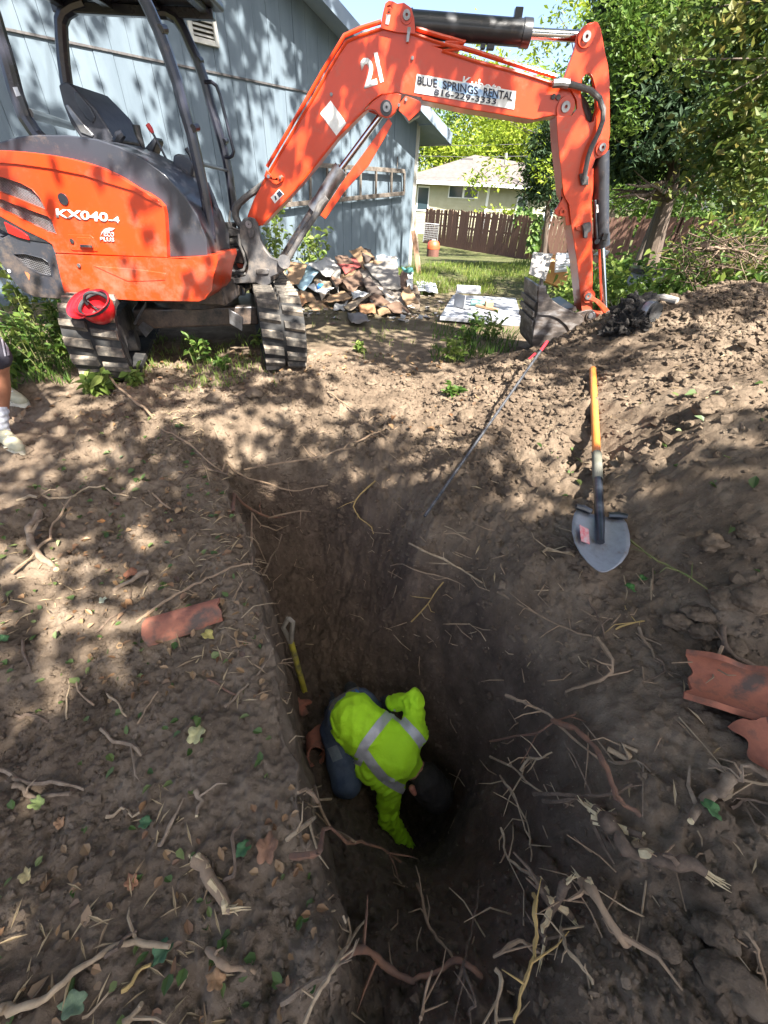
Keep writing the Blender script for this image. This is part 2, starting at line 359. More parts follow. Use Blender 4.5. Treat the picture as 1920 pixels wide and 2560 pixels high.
def _axis(lo, hi, fine0, fine1, st, extra=()):
    a = list(np.arange(fine0, fine1, st)); g = st; v = fine1
    while v < hi: a.append(v); g *= 1.14; v += g
    a.append(hi); g = st; v = fine0 - st
    while v > lo: a.append(v); g *= 1.14; v -= g
    a.append(lo); return np.array(sorted(set(a + list(extra))))
_us = _axis(-400, 400, -1.9, 3.3, .0125, list(np.arange(-.07, .06, .004)) + list(np.arange(-1.0, 1.5, .0125) + .006)); _vs = _axis(-60, 500, -.25, 4.2, .0125, np.arange(-.1, 1.9, .0125) + .006)
UU, VV = np.meshgrid(_us, _vs); XX = UU + edge_x(np.clip(VV, -1, 3.4)) * (1 - sstep(3.5, 9, np.abs(UU))); YY = VV
ZZ = ground(XX, YY)
# break the straight columns on the cut face
_s = UU; _in = ((_s > -.05) & (_s < .08) & (YY < 2.2) & (YY > -.3))
XX = XX + _in * .022 * fbm(np.stack([ZZ * 1.0, YY * .8, ZZ * 0], -1), .09, 3, 21)
nj, ni = XX.shape; idx = np.arange(nj * ni).reshape(nj, ni)
Fq = np.stack([idx[:-1, :-1], idx[:-1, 1:], idx[1:, 1:], idx[1:, :-1]], -1).reshape(-1, 4)
Gme = fastmesh('ground', np.stack([XX, YY, ZZ], -1).reshape(-1, 3), Fq, True)
GBV = BVHTree.FromPolygons(np.stack([XX, YY, ZZ], -1).reshape(-1, 3).tolist(), Fq.tolist())
def hit(px, py_, lift=0.0):
    """where the ray through a pixel meets the ground"""
    d = unit(ray(px, py_)); h = GBV.ray_cast(Vector(CAM), Vector(d))[0]
    return np.array(h) - d * lift
# soil colour: 0 lighter crumb, 1 darker down in the trench and in patches; lawn: 1 under turf
_soil_tone = np.clip(sstep(-.10, -.40, ZZ) * sstep(-.02, .06, _s) * (1 - sstep(2.2, 2.6, YY)) + .35 * fbm(np.stack([XX, YY, ZZ * 0], -1), .5, 3, 31) * rough_amt(XX, YY), 0, 1)
_lw = np.clip(sstep(4.2, 6.0, YY + .5 * fbm(np.stack([XX, YY, XX * 0], -1), .9, 3, 33)) + sstep(4.6, 6.5, np.abs(XX - .3)), 0, 1)
_lw = _lw * (1 - .75 * np.exp(-((XX - .5) / 1.8) ** 2) * (1 - sstep(6.5, 9.5, YY)))
pattr(Gme, 'soil_tone', _soil_tone.ravel()); pattr(Gme, 'lawn', _lw.ravel())
def soil_mat(name, use_attr=True):
    M = bpy.data.materials.new(name); M.use_nodes = True; n = M.node_tree.nodes; l = M.node_tree.links; b = n['Principled BSDF']
    b.inputs['Roughness'].default_value = .95; b.inputs['Specular IOR Level'].default_value = .15
    tc = n.new('ShaderNodeTexCoord')
    def noise(sc, det, ro=.6):
        z = n.new('ShaderNodeTexNoise'); z.inputs['Scale'].default_value = sc; z.inputs['Detail'].default_value = det; z.inputs['Roughness'].default_value = ro
        l.new(tc.outputs['Object'], z.inputs['Vector']); return z.outputs[0]
    def ramp(src, els):
        cr = n.new('ShaderNodeValToRGB'); e = cr.color_ramp.elements
        e[0].position, e[0].color = els[0][0], (*els[0][1], 1); e[1].position, e[1].color = els[-1][0], (*els[-1][1], 1)
        for p, c in els[1:-1]: x = e.new(p); x.color = (*c, 1)
        l.new(src, cr.inputs[0]); return cr.outputs[0]
    def mix(fac, a, c, bl='MIX'):
        x = n.new('ShaderNodeMix'); x.data_type = 'RGBA'; x.blend_type = bl
        if isinstance(fac, float): x.inputs[0].default_value = fac
        else: l.new(fac, x.inputs[0])
        l.new(a, x.inputs[6]); l.new(c, x.inputs[7]); return x.outputs[2]
    dry = ramp(noise(5, 9, .7), [(.26, (.068, .049, .034)), (.5, (.162, .120, .084)), (.76, (.285, .22, .158))])
    wet = ramp(noise(7, 9, .7), [(.28, (.055, .039, .028)), (.55, (.115, .082, .059)), (.76, (.18, .131, .096))])  # darker soil ramp, mixed in with depth below the trench lip
    col = dry
    if True:
        am = n.new('ShaderNodeAttribute'); am.attribute_name = 'soil_tone'; col = mix(am.outputs['Fac'], dry, wet)
        al = n.new('ShaderNodeAttribute'); al.attribute_name = 'lawn'
        tur = ramp(noise(3, 8, .7), [(.3, (.05, .055, .022)), (.5, (.075, .085, .03)), (.7, (.16, .13, .075))]); col = mix(al.outputs['Fac'], col, tur)
    # specks of straw, chalk and roots
    sp = ramp(noise(90, 3, .5), [(.68, (0, 0, 0)), (.74, (1, 1, 1))]); strw = n.new('ShaderNodeRGB'); strw.outputs[0].default_value = (.34, .28, .21, 1)
    fx = n.new('ShaderNodeMath'); fx.operation = 'MULTIPLY'; fx.inputs[1].default_value = .35
    l.new(sp, fx.inputs[0]); col = mix(fx.outputs[0], col, strw.outputs[0])
    l.new(col, b.inputs['Base Color'])
    bp = n.new('ShaderNodeBump'); bp.inputs['Strength'].default_value = .9; bp.inputs['Distance'].default_value = .02
    l.new(noise(38, 8, .75), bp.inputs['Height']); 
    b2 = n.new('ShaderNodeBump'); b2.inputs['Strength'].default_value = .6; b2.inputs['Distance'].default_value = .004
    l.new(noise(160, 5, .7), b2.inputs['Height']); l.new(bp.outputs[0], b2.inputs['Normal']); l.new(b2.outputs[0], b.inputs['Normal'])
    return M
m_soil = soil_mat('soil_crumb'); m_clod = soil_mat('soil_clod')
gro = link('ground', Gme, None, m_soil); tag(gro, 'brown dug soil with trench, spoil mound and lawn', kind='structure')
# ================================================================== blue house
HP = gz(1023, 666, 0.0); HA = R(44)
Hd = np.array([-math.sin(HA), -math.cos(HA), 0]); Hn = np.array([math.cos(HA), -math.sin(HA), 0])
def W(s, z, off=0.0): return HP + Hd * s + Hn * off + np.array([0, 0, z])
def onw(x, y, off=0.0):
    p = onpl(x, y, HP + Hn * off, Hn); return (p - HP) @ Hd, p[2]
m_side = mat('blue_grey_siding', (.098, .13, .158), (.13, .168, .198), .75, 0, 5, 6, .12, 30, stretch=(1, 1, .15), bdist=.004)
m_trimw = mat('weathered_trim', (.42, .44, .42), (.30, .27, .22), .8, 0, 12, 6, .2, 40, stretch=(1, 1, .2))
m_soffit = mat('soffit_paint', (.17, .22, .28), (.21, .26, .31), .8, 0, 3)
m_shing = mat('dark_shingle', (.06, .058, .06), (.12, .11, .105), .95, 0, 20, 5, .4, 60)
m_vent = mat('galvanised_vent', (.50, .49, .44), (.38, .36, .32), .6, .1, 10, 5)
hs = thing('house', HP, 'blue-grey house with vertical wood siding and gable vent behind the excavator', 'house')
RK = .40; ZT = 2.24                                                        # rake slope, wall height at the corner
def wtop(s): return ZT + RK * s
SEAM = 2.35; BW = .203
rg = np.random.default_rng(4)
for i in range(38):
    s0, s1 = i * BW + .0018, (i + 1) * BW - .0018
    for lo, hi0, hi1 in ((-.25, min(SEAM - .006, wtop(s0)), min(SEAM - .006, wtop(s1))), (SEAM + .012, wtop(s0), wtop(s1))):
        if hi0 <= lo + .02: continue
        oo = .002 * rg.normal() + (.0 if lo < 0 else .006); b = MB()
        b.prism([W(s0, lo, oo), W(s1, lo, oo), W(s1, hi1, oo), W(s0, hi0, oo)], -Hn * .02); b.build('siding_board', m_side, hs, False, .002, 1)
b = MB(); b.prism([W(0.001, -.3, -.012), W(7.8, -.3, -.012), W(7.8, wtop(7.8) - .01, -.012), W(.001, wtop(.001) - .01, -.012)], -Hn * 4.5); b.build('wall_core', mat('groove_backing_board', (.10, .13, .155), None, .9), hs, False)  # plain backing in the siding colour, seen between the boards
b = MB(); b.bar(W(.30, SEAM + .003, .012), W(7.7, SEAM + .003, .012), .02, .012, Hn); b.build('seam_flashing', m_shing, hs, False)
b = MB(); b.box(W(-.012, 1.0, -.02), (.09, .05, 2.55), (Hd, Hn, (0, 0, 1))); b.build('corner_trim', m_trimw, hs, False, .004)
# roof: rake overhang towards the viewer, eave overhang past the corner
def Rp(s, off, dz): return W(s, wtop(s) + dz, off)
sd = (-.52, 9.5)
b = MB(); b.prism([Rp(sd[0], .36, .02), Rp(sd[1], .36, .02), Rp(sd[1], .36, .14), Rp(sd[0], .36, .14)], -Hn * 5.2); rf = b.build('roof', m_shing, hs, False)
b = MB(); b.prism([Rp(sd[0] - .01, .365, -.04), Rp(sd[1], .365, -.04), Rp(sd[1], .365, .125), Rp(sd[0] - .01, .365, .125)], Hn * .025); b.build('rake_board', m_soffit, rf, False, .004)
b = MB(); b.prism([Rp(sd[0], .36, -.005), Rp(sd[1], .36, -.005), Rp(sd[1], .36, .015), Rp(sd[0], .36, .015)], -Hn * .345); b.build('soffit', m_soffit, rf, False)
b = MB(); b.prism([W(sd[0] - .03, wtop(sd[0]) - .05, .36), W(sd[0] - .005, wtop(sd[0]) - .05, .36), W(sd[0] - .005, wtop(sd[0]) + .125, .36), W(sd[0] - .03, wtop(sd[0]) + .125, .36)], -Hn * 5.2); b.build('fascia', m_trimw, rf, False)
b = MB(); b.prism([W(sd[0], ZT - .02, .33), W(.0, ZT - .02, .33), W(.0, ZT - .004, .33), W(sd[0], wtop(sd[0]) - .03, .33), ], -Hn * 5.0); b.build('eave_soffit', m_soffit, rf, False)
# louvred vent
va = [onw(*p) for p in z8((1262, -40), (1440, -40), (1490, 300), (1330, 270))]; s0 = (va[0][0] + va[3][0]) / 2; s1 = (va[1][0] + va[2][0]) / 2; zb0 = 2.60; zt0 = 3.35
s0, s1 = va[3][0] + .02, va[2][0]
vt = MB(); vt.box(W((s0 + s1) / 2, (zb0 + zt0) / 2, .012), (abs(s0 - s1), .02, zt0 - zb0), (Hd, Hn, (0, 0, 1))); vt = vt.build('gable_vent', mat('vent_screen', (.03, .025, .02), None, .9), hs, False)
for ss in (s0, s1): MB().box(W(ss, (zb0 + zt0) / 2, .03), (.05, .04, zt0 - zb0 + .05), (Hd, Hn, (0, 0, 1))).build('vent_frame', m_vent, vt, False, .004)
for zz_ in (zb0, zt0): MB().box(W((s0 + s1) / 2, zz_, .031), (abs(s0 - s1) - .05, .04, .05), (Hd, Hn, (0, 0, 1))).build('vent_frame', m_vent, vt, False, .004)
ns = 17
for k in range(ns):
    zc = zb0 + .05 + (zt0 - zb0 - .1) * k / (ns - 1); a = R(38)
    MB().box(W((s0 + s1) / 2, zc, .034), (abs(s0 - s1) - .06, .04, .006), (Hd, Hn * math.cos(a) - np.array([0, 0, math.sin(a)]), Hn * math.sin(a) + np.array([0, 0, math.cos(a)]))).build('louvre', m_vent, vt, False)
# old ladder hung along the wall
m_oldwood = mat('grey_weathered_wood', (.075, .06, .048), (.17, .145, .12), .9, 0, 14, 7, .4, 40, stretch=(1, 1, 1), bdist=.004)
ld = thing('ladder', W(1.2, 1.1, .08), 'old grey wooden ladder hanging sideways on the blue house wall', 'ladder')
zl = zo(550, 0, 2.37); zc1 = zo(960, 240, 4.81)
def wp(pt, off): s_, z_ = onw(*pt, off); return W(s_, z_, off)
lt = [zl((330, 960))[0], zl((590, 972))[0], zc1((0, 912))[0], zc1((245, 905))[0]]; lbm = [zl((330, 1220))[0], zl((600, 1208))[0], zl((720, 1198))[0], zc1((240, 1170))[0]]
for pts in (lt, lbm):
    b = MB(); P = [wp(p, .085) for p in pts]
    b.bar(P[0], P[-1], .035, .06, (0, 0, 1)); b.build('rail', m_oldwood, ld, False, .004)
for t in (.0, .12, .27, .40, .54, .66, .78, .90, 1.0):
    a = np.array(lt[0]) * (1 - t) + np.array(lt[-1]) * t; c = np.array(lbm[0]) * (1 - t) + np.array(lbm[-1]) * t
    MB().bar(wp(a, .085), wp(c, .085), .03, .04, Hn).build('rung', m_oldwood, ld, False, .004)
b = MB(); b.tube([wp(zc1((163, 730))[0], .02), wp(zc1((160, 890))[0], .04)], .008, 6); b.build('hanging_strap', m_oldwood, ld)
# leaning boards at the corner
m_stud = mat('brown_stud', (.19, .105, .06), (.34, .20, .12), .85, 0, 16, 6, .3, 40, stretch=(1, 1, .2))
m_stud2 = mat('pale_stud', (.40, .31, .22), (.55, .45, .34), .85, 0, 16, 6, .2, 40, stretch=(1, 1, .2))
for nm, a, c, mt_, wd_, lab in (('leaning_board', (350, 1620), (425, 2150), m_stud, .085, 'dark brown board leaning on the corner of the blue house'), ('leaning_board', (358, 1310), (432, 2120), m_stud2, .05, 'thin tan stick leaning on the corner of the blue house')):
    pb = gz(*zc1(c)[0], .0); pt = py(*zc1(a)[0], pb[1] + .25); b = MB(); b.bar(pb + (0, 0, -.02), pt, wd_, .04, (0, 1, 0)); o = b.build(nm, mt_, None, False, .004, origin=pb); tag(o, lab, 'board')

# ================================================================== fence
m_pick = mat('stained_cedar', (.105, .05, .034), (.18, .096, .066), .85, 0, 7, 6, .3, 40, stretch=(1, 1, .08), c3=(.13, .066, .045))
FA, FB, FC = py(1058, 600, 31.0), py(1325, 600, 24.0), py(1775, 600, 20.6); FD = FC + (FC - FB) * .35
fpts = [np.array([p[0], p[1], 0]) for p in (FA, FB, FC, FD)]
fc = thing('picket_fence', (FB[0], FB[1], far_z(0, FB[1])), 'weathered reddish-brown wooden picket fence across the back of the yard', 'fence')
b = MB(); h = 1.8; b.prism([(-.066, -.009, 0), (.066, -.009, 0), (.066, -.009, h - .04), (.04, -.009, h), (-.04, -.009, h), (-.066, -.009, h - .04)], (0, .018, 0))
pk = bpy.data.meshes.new('picket'); pk.from_pydata(b.V, [], b.F); pk.materials.append(m_pick)
rg = np.random.default_rng(11); frl = wloc(fc)
for a, c in zip(fpts[:-1], fpts[1:]):
    L = np.linalg.norm(c - a); d = (c - a) / L; n = int(L / .142)
    for i in range(n):
        p = a + d * (i + .5) * L / n; o = bpy.data.objects.new('picket', pk); COL.objects.link(o); o.parent = fc
        gap = rg.random() < .04
        z = float(far_z(p[0], p[1])) + .02 * rg.normal() - .03 - (.0)
        mm = Matrix.Translation(Vector(tuple(p + np.array([0, 0, z]) - frl))) @ Matrix.Rotation(math.atan2(d[1], d[0]), 4, 'Z') @ Matrix.Rotation(R(1.2) * rg.normal(), 4, 'Y') @ Matrix.Diagonal((1.04 if not gap else .85, 1, 1 + .012 * rg.normal(), 1))
        o.matrix_local = mm
    nrm = np.array([d[1], -d[0], 0]); nrm = nrm if nrm[1] > 0 else -nrm
    for hz in (.35, 1.0, 1.55):
        za = float(far_z(0, a[1])) + hz; zc_ = float(far_z(0, c[1])) + hz
        MB().bar(a + nrm * .035 + (0, 0, za), c + nrm * .035 + (0, 0, zc_), .04, .09).build('rail', m_pick, fc, False)
    for i in range(int(L / 2.4) + 1):
        p = a + d * min(i * 2.4 + .02, L); z = float(far_z(0, p[1])); MB().box(p + nrm * .10 + (0, 0, z + .85), (.09, .09, 1.75)).build('post', m_pick, fc, False)
# wire gate panel leaning on the fence, tank with orange cap
zf = zo(1020, 380, 4.1475)
gw = py(*zf((160, 930))[0], 29.0); gwz = far_z(0, 29.0)
m_galv = mat('galvanised_pipe', (.42, .43, .44), (.3, .3, .3), .5, .6, 20)
P = [py(*q, 29.0) for q in zf((155, 930), (180, 738), (320, 752), (305, 900))]
b = MB(); b.tube([P[0], P[1], P[2], P[3], P[3] + (P[0] - P[1]) * .15], .028, 6); o = b.build('gate_frame', m_galv, None, origin=P[0])
tag(o, 'bent grey pipe gate frame leaning against the left end of the fence', 'gate')
b = MB()
for k in range(1, 9): t = k / 9; b.tube([P[1] * (1 - t) + P[2] * t, P[0] * (1 - t) + P[3] * t], .008, 4, False)
for k in range(1, 9): t = k / 9; b.tube([P[1] * (1 - t) + P[0] * t, P[2] * (1 - t) + P[3] * t], .008, 4, False)
b.build('wire_mesh', m_galv, o)
tb = gz(*zf((250, 1118))[0], -.55); 
for zz_ in (-.7, -.8, -.9, -1.0):
    t2 = gz(*zf((250, 1118))[0], zz_)
    if abs(float(far_z(0, t2[1])) - zz_) < abs(float(far_z(0, tb[1])) - tb[2]): tb = t2
tp = py(*zf((250, 915))[0], tb[1])[2] - tb[2]; r0 = abs(py(*zf((318, 1000))[0], tb[1])[0] - py(*zf((192, 1000))[0], tb[1])[0]) / 2
tk = thing('old_tank', tb, 'squat rusty brown tank with a rounded orange cap standing on the lawn', 'tank')
MB().lathe([(r0 * .98, -.05), (r0, .02), (r0, tp * .60), (r0 * .96, tp * .62)], tb, (0, 0, 1), 24, cap=True).build('tank_body', mat('rusty_brown_steel', (.085, .035, .026), (.16, .07, .05), .75, .1, 5, 6, .2, 30, stretch=(1, 1, .3)), tk)
MB().lathe([(r0 * 1.03, tp * .57), (r0 * 1.04, tp * .72), (r0 * .97, tp * .84), (r0 * .75, tp * .95), (r0 * .3, tp * 1.0), (.001, tp * 1.005)], tb, (0, 0, 1), 24).build('tank_cap', mat('orange_enamel', (.72, .10, .03), (.6, .07, .03), .5, 0, 8), tk)
MB().box(tb + (0, 0, tp * 1.03), (.14, .03, .04)).build('cap_handle', m_galv, tk)

# ================================================================== neighbour's house
m_vinyl = mat('pale_vinyl_siding', (.33, .32, .21), (.38, .37, .26), .7, 0, 1.5, 3)
m_wtrim = mat('white_trim', (.72, .73, .72), None, .6)
m_glass = mat('dark_window_glass', (.03, .05, .06), None, .08, 0, spec=.8)
m_roof2 = mat('faded_brown_shingle', (.095, .08, .074), (.15, .125, .115), .95, 0, 3, 6, .3, 20)
NY = 40.0
nb_c = py(1213, 530, NY); nzb = -1.7; nze = py(1213, 462, NY)[2]
nx0 = py(960, 500, NY)[0]; cx = nb_c[0]
nh = thing('neighbour_house', (cx, NY, nzb), 'pale yellow single-storey house with faded brown hip roof beyond the fence', 'house')
rdir = unit(np.array([.72, .69, 0])); rend = np.array([cx, NY, 0]) + rdir * 15
def lap(a, c, z0, z1, name):
    d = unit(c - a); nrm = np.array([d[1], -d[0], 0]); nrm = nrm if nrm[1] < 0 else -nrm; b = MB(); k = int((z1 - z0) / .19)
    for i in range(k):
        za = z0 + i * .19; zc_ = min(za + .19, z1)
        b.add([a + nrm * .03 + (0, 0, za), c + nrm * .03 + (0, 0, za), c + nrm * .005 + (0, 0, zc_), a + nrm * .005 + (0, 0, zc_)], [(0, 1, 2, 3)]); b.add([a + nrm * .005 + (0, 0, za), c + nrm * .005 + (0, 0, za), c + nrm * .03 + (0, 0, za), a + nrm * .03 + (0, 0, za)], [(0, 1, 2, 3)])
    return b.build(name, m_vinyl, nh, False)
fa, fb_, fcn = np.array([nx0, NY, 0]), np.array([cx, NY, 0]), rend
wf = lap(fa, fb_, nzb, nze, 'front_wall'); ws = lap(fb_, fcn, nzb, nze, 'side_wall')
b = MB(); b.prism([fa + (0, .05, nzb), fb_ + (-.05, .05, nzb), fb_ + (-.05, .05, nze), fa + (0, .05, nze)], (0, .2, 0)); b.build('wall_core', m_vinyl, nh, False)
b = MB(); b.prism([fb_ + (-.02, .06, nzb), fcn + (-.02, .06, nzb), fcn + (-.02, .06, nze), fb_ + (-.02, .06, nze)], (-.2, .2, 0)); b.build('wall_core', m_vinyl, nh, False)
MB().box(fb_ + (0, -.03, (nzb + nze) / 2), (.18, .12, nze - nzb)).build('corner_board', m_wtrim, nh, False)
def nwin(q, name, Y=NY):
    x0, z1_ = py(*q[0], Y)[[0, 2]]; x1, z0_ = py(*q[1], Y)[[0, 2]]
    f_ = MB().box(((x0 + x1) / 2, Y - .06, (z0_ + z1_) / 2), (x1 - x0, .06, z1_ - z0_)).build(name, m_wtrim, nh, False)
    n = 2 if name == 'window' else 1
    for i in range(n):
        xa = x0 + (x1 - x0) * (i + .07) / n; xb = x0 + (x1 - x0) * (i + .93) / n
        MB().box(((xa + xb) / 2, Y - .095, (z0_ + z1_) / 2), (xb - xa, .02, (z1_ - z0_) * .86)).build('pane', m_glass, f_, False)
nwin(zf((425, 345), (722, 488)), 'window'); nwin(zf((102, 348), (205, 615)), 'door')
for u0, u1, z0_, z1_ in ((4.0, 5.6, .15, 1.35), (8.6, 10.2, -1.5, 1.15)):
    c0 = fb_ + rdir * (u0 + u1) / 2; nr = np.array([rdir[1], -rdir[0], 0])
    f_ = MB().box(c0 + nr * .06 + (0, 0, nzb + 1.7 + (z0_ + z1_) / 2), (u1 - u0, .06, z1_ - z0_), (rdir, nr, (0, 0, 1))).build('window', m_wtrim, nh, False)
    MB().box(c0 + nr * .095 + (0, 0, nzb + 1.7 + (z0_ + z1_) / 2), (u1 - u0 - .25, .03, z1_ - z0_ - .2), (rdir, nr, (0, 0, 1))).build('pane', m_glass, f_, False)
nrS = np.array([rdir[1], -rdir[0], 0])
e1 = np.array([py(985, 500, NY)[0], NY - .7, nze - .05]); e2 = fb_ + (0, 0, nze - .05) + np.array([0, -.7, 0]) + nrS * .55; e3 = fcn + (0, 0, nze - .05) + nrS * .7
apx = py(*zf((690, 45))[0], NY + 4.2); apl = apx.copy(); apr = np.array([e3[0] - 3, e3[1] + 5, apx[2]])
b = MB(); up3 = np.array([0, 0, .09]); V = [e1, e2, e3, apl, apx, apr]; b.add(V, [(0, 1, 4), (1, 2, 5, 4)]); b.add([v + up3 for v in V], [(0, 1, 4), (1, 2, 5, 4)]); b.add([e1, e2, e2 + up3, e1 + up3, e3, e3 + up3], [(0, 1, 2, 3), (1, 4, 5, 2)])
nr_ = b.build('roof', m_roof2, nh, False)
b = MB(); b.bar(e1 + (0, -.03, .02), e2 + (0, -.03, .02), .06, .2); b.bar(e2 + (0, -.03, .02), e3 + (0, -.03, .02), .06, .2); b.build('fascia', m_wtrim, nr_, False)
b = MB(); b.cyl(py(*zf((1012, 130))[0], NY + 5), py(*zf((1018, 10))[0], NY + 5), .12, n=10); b.build('vent_pipe', m_galv, nr_)
MB().box(py(*zf((610, 90))[0], NY + 3.4), (.9, .5, .3)).build('roof_vent', m_shing, nr_, False)
# overhead wires
for k, (ya, yb) in enumerate(((362, 358), (389, 389))):
    a = py(1000, ya, 46); c = py(1380, yb, 46); mid = (a + c) / 2 - np.array([0, 0, .1]); b = MB(); b.tube([a + (a - c) * .6, a, mid, c, c + (c - a) * .1], .02, 4, False); o = b.build('power_line', m_shing, None, origin=mid)
    tag(o, ['upper', 'lower'][k] + ' thin dark overhead wire crossing above the neighbour roof', 'wire')
# ================================================================== excavator
def pl(pts, Y): return [py(x, y, Y) for x, y in pts]
def paint(name, c, worn, rough=.32, fade=None):
    """machine paint: a clear colour with faded and dusty, scuffed areas"""
    M = mat(name, c, fade or tuple(x * .8 for x in c), rough, 0, 2.5, 5, .05, 40, rvar=.12, bdist=.002, coat=.25)
    n = M.node_tree.nodes; l = M.node_tree.links; b = n['Principled BSDF']; src = b.inputs['Base Color'].links[0].from_socket
    tc = n['Texture Coordinate']; z = n.new('ShaderNodeTexNoise'); z.inputs['Scale'].default_value = 14; z.inputs['Detail'].default_value = 8; z.inputs['Roughness'].default_value = .75
    l.new(tc.outputs['Object'], z.inputs['Vector'])
    r = n.new('ShaderNodeValToRGB'); r.color_ramp.elements[0].position = .56; r.color_ramp.elements[1].position = .74; r.color_ramp.elements[1].color = (.55, .55, .55, 1)
    l.new(z.outputs[0], r.inputs[0]); x = n.new('ShaderNodeMix'); x.data_type = 'RGBA'; l.new(r.outputs[0], x.inputs[0]); l.new(src, x.inputs[6]); x.inputs[7].default_value = (*worn, 1)
    # dried mud and dust splashed on the lower machine
    sep = n.new('ShaderNodeSeparateXYZ'); l.new(tc.outputs['Object'], sep.inputs[0]); hr = n.new('ShaderNodeMapRange'); hr.inputs[1].default_value = .25; hr.inputs[2].default_value = 1.25; hr.inputs[3].default_value = .16; hr.inputs[4].default_value = -.05; l.new(sep.outputs[2], hr.inputs[0])
    z2_ = n.new('ShaderNodeTexNoise'); z2_.inputs['Scale'].default_value = 5; z2_.inputs['Detail'].default_value = 10; z2_.inputs['Roughness'].default_value = .8; l.new(tc.outputs['Object'], z2_.inputs['Vector'])
    ad = n.new('ShaderNodeMath'); ad.operation = 'ADD'; l.new(z2_.outputs[0], ad.inputs[0]); l.new(hr.outputs[0], ad.inputs[1])
    r2 = n.new('ShaderNodeValToRGB'); r2.color_ramp.elements[0].position = .52; r2.color_ramp.elements[1].position = .76; r2.color_ramp.elements[1].color = (.6, .6, .6, 1); l.new(ad.outputs[0], r2.inputs[0])
    y = n.new('ShaderNodeMix'); y.data_type = 'RGBA'; l.new(r2.outputs[0], y.inputs[0]); l.new(x.outputs[2], y.inputs[6]); y.inputs[7].default_value = (.24, .17, .12, 1)
    l.new(y.outputs[2], b.inputs['Base Color']); return M
m_or = paint('orange_paint', (.60, .047, .006), (.40, .10, .05), .38, (.50, .040, .007))
m_hood = paint('charcoal_plastic', (.034, .037, .048), (.10, .095, .09), .42)
m_dark = paint('black_steel', (.018, .019, .024), (.10, .09, .08), .38)
m_post = paint('satin_black_post', (.022, .023, .035), (.07, .068, .07), .3)
m_cast = mat('dusty_cast_steel', (.05, .05, .055), (.22, .19, .165), .62, .25, 9, 7, .25, 40, c3=(.10, .095, .095), bdist=.004)
m_chrome = mat('chrome_rod', (.62, .62, .64), None, .14, 1.0)
m_steel = mat('bare_steel', (.36, .36, .38), (.20, .19, .18), .42, .8, 12, 6, .1, 60, bdist=.002)
m_rub = mat('dusty_rubber', (.012, .012, .013), (.05, .045, .04), .85, 0, 10, 6, .3, 60, c3=(.02, .02, .02), bdist=.004)
m_lug = mat('worn_rubber_lug', (.03, .028, .026), (.26, .215, .165), .9, 0, 9, 8, .4, 60, c3=(.085, .075, .063), bdist=.004, contrast=(.3, .6))
m_white = mat('white_vinyl', (.78, .78, .76), (.62, .61, .58), .4, 0, 20, 4)
m_silver = mat('silver_decal', (.55, .55, .56), (.42, .42, .44), .35, .3, 20)
m_ink = mat('navy_ink', (.018, .022, .045), None, .5)
m_blue = mat('pale_blue_print', (.16, .34, .62), (.5, .6, .72), .4, 0, 30)
m_red = mat('red_lens', (.55, .012, .012), (.35, .01, .01), .15, 0, 30, coat=.6)
m_hose = mat('rubber_hose', (.055, .055, .06), (.17, .155, .14), .65, 0, 16, 5, .2, 80, bdist=.003)
m_buck = mat('worn_bucket_steel', (.065, .058, .055), (.30, .28, .27), .5, .45, 7, 8, .3, 30, c3=(.14, .115, .10), stretch=(1, 1, 3), bdist=.004)
m_mud = mat('caked_mud', (.10, .076, .058), (.27, .21, .16), .95, 0, 9, 8, .6, 30)

XC = np.array([-1.79, 4.07, 0.0])
ex = thing('excavator', XC, 'orange compact excavator with black canopy, parked beside the trench, bucket on the mound', 'excavator')
def plate(name, pts, Y, th, mt, parent=ex, holes=(), bevel=0.0, seg=2, smooth=True):
    b = MB(); b.prism(pl(pts, Y), (0, th, 0), [pl(h, Y) for h in holes]); return b.build(name, mt, parent, smooth, bevel, seg)
def disc(pt, Y, r_, th, name, mt, parent, n=20, hole=0):
    c = py(*pt, Y); b = MB()
    b.lathe([(r_, 0), (r_ * .97, -th), (hole, -th)], c, (0, 1, 0), n); return b.build(name, mt, parent)
def textmesh(body, quad, Y, mt, parent, name, bold=.0, shear=0.0):
    """lettering fitted into a four-cornered field (tl, tr, br, bl) on the plane Y"""
    c = bpy.data.curves.new('letters', 'FONT'); c.body = body; c.offset = bold; c.extrude = 0; c.fill_mode = 'FRONT'; c.resolution_u = 3
    o = bpy.data.objects.new('letters', c); COL.objects.link(o); bpy.context.view_layer.update()
    me = bpy.data.meshes.new_from_object(o.evaluated_get(bpy.context.evaluated_depsgraph_get())); bpy.data.objects.remove(o)
    n = len(me.vertices); co = np.zeros(n * 3); me.vertices.foreach_get('co', co); co = co.reshape(-1, 3)
    lo = co.min(0); hi = co.max(0); u = (co[:, 0] - lo[0]) / (hi[0] - lo[0]); v = (co[:, 1] - lo[1]) / (hi[1] - lo[1])
    q = np.array(quad if callable(quad) is False else quad)
    q = np.array([py(a, b, Y) for a, b in q])
    P = (q[0] * (1 - u)[:, None] + q[1] * u[:, None]) * v[:, None] + (q[3] * (1 - u)[:, None] + q[2] * u[:, None]) * (1 - v)[:, None]
    me.vertices.foreach_set('co', (P - wloc(parent)).astype(np.float32).ravel()); me.update()
    # give it the thickness of a decal
    oo = link(name, me, parent, mt); s_ = oo.modifiers.new('sheet', 'SOLIDIFY'); s_.thickness = .002; s_.offset = 0
    return oo

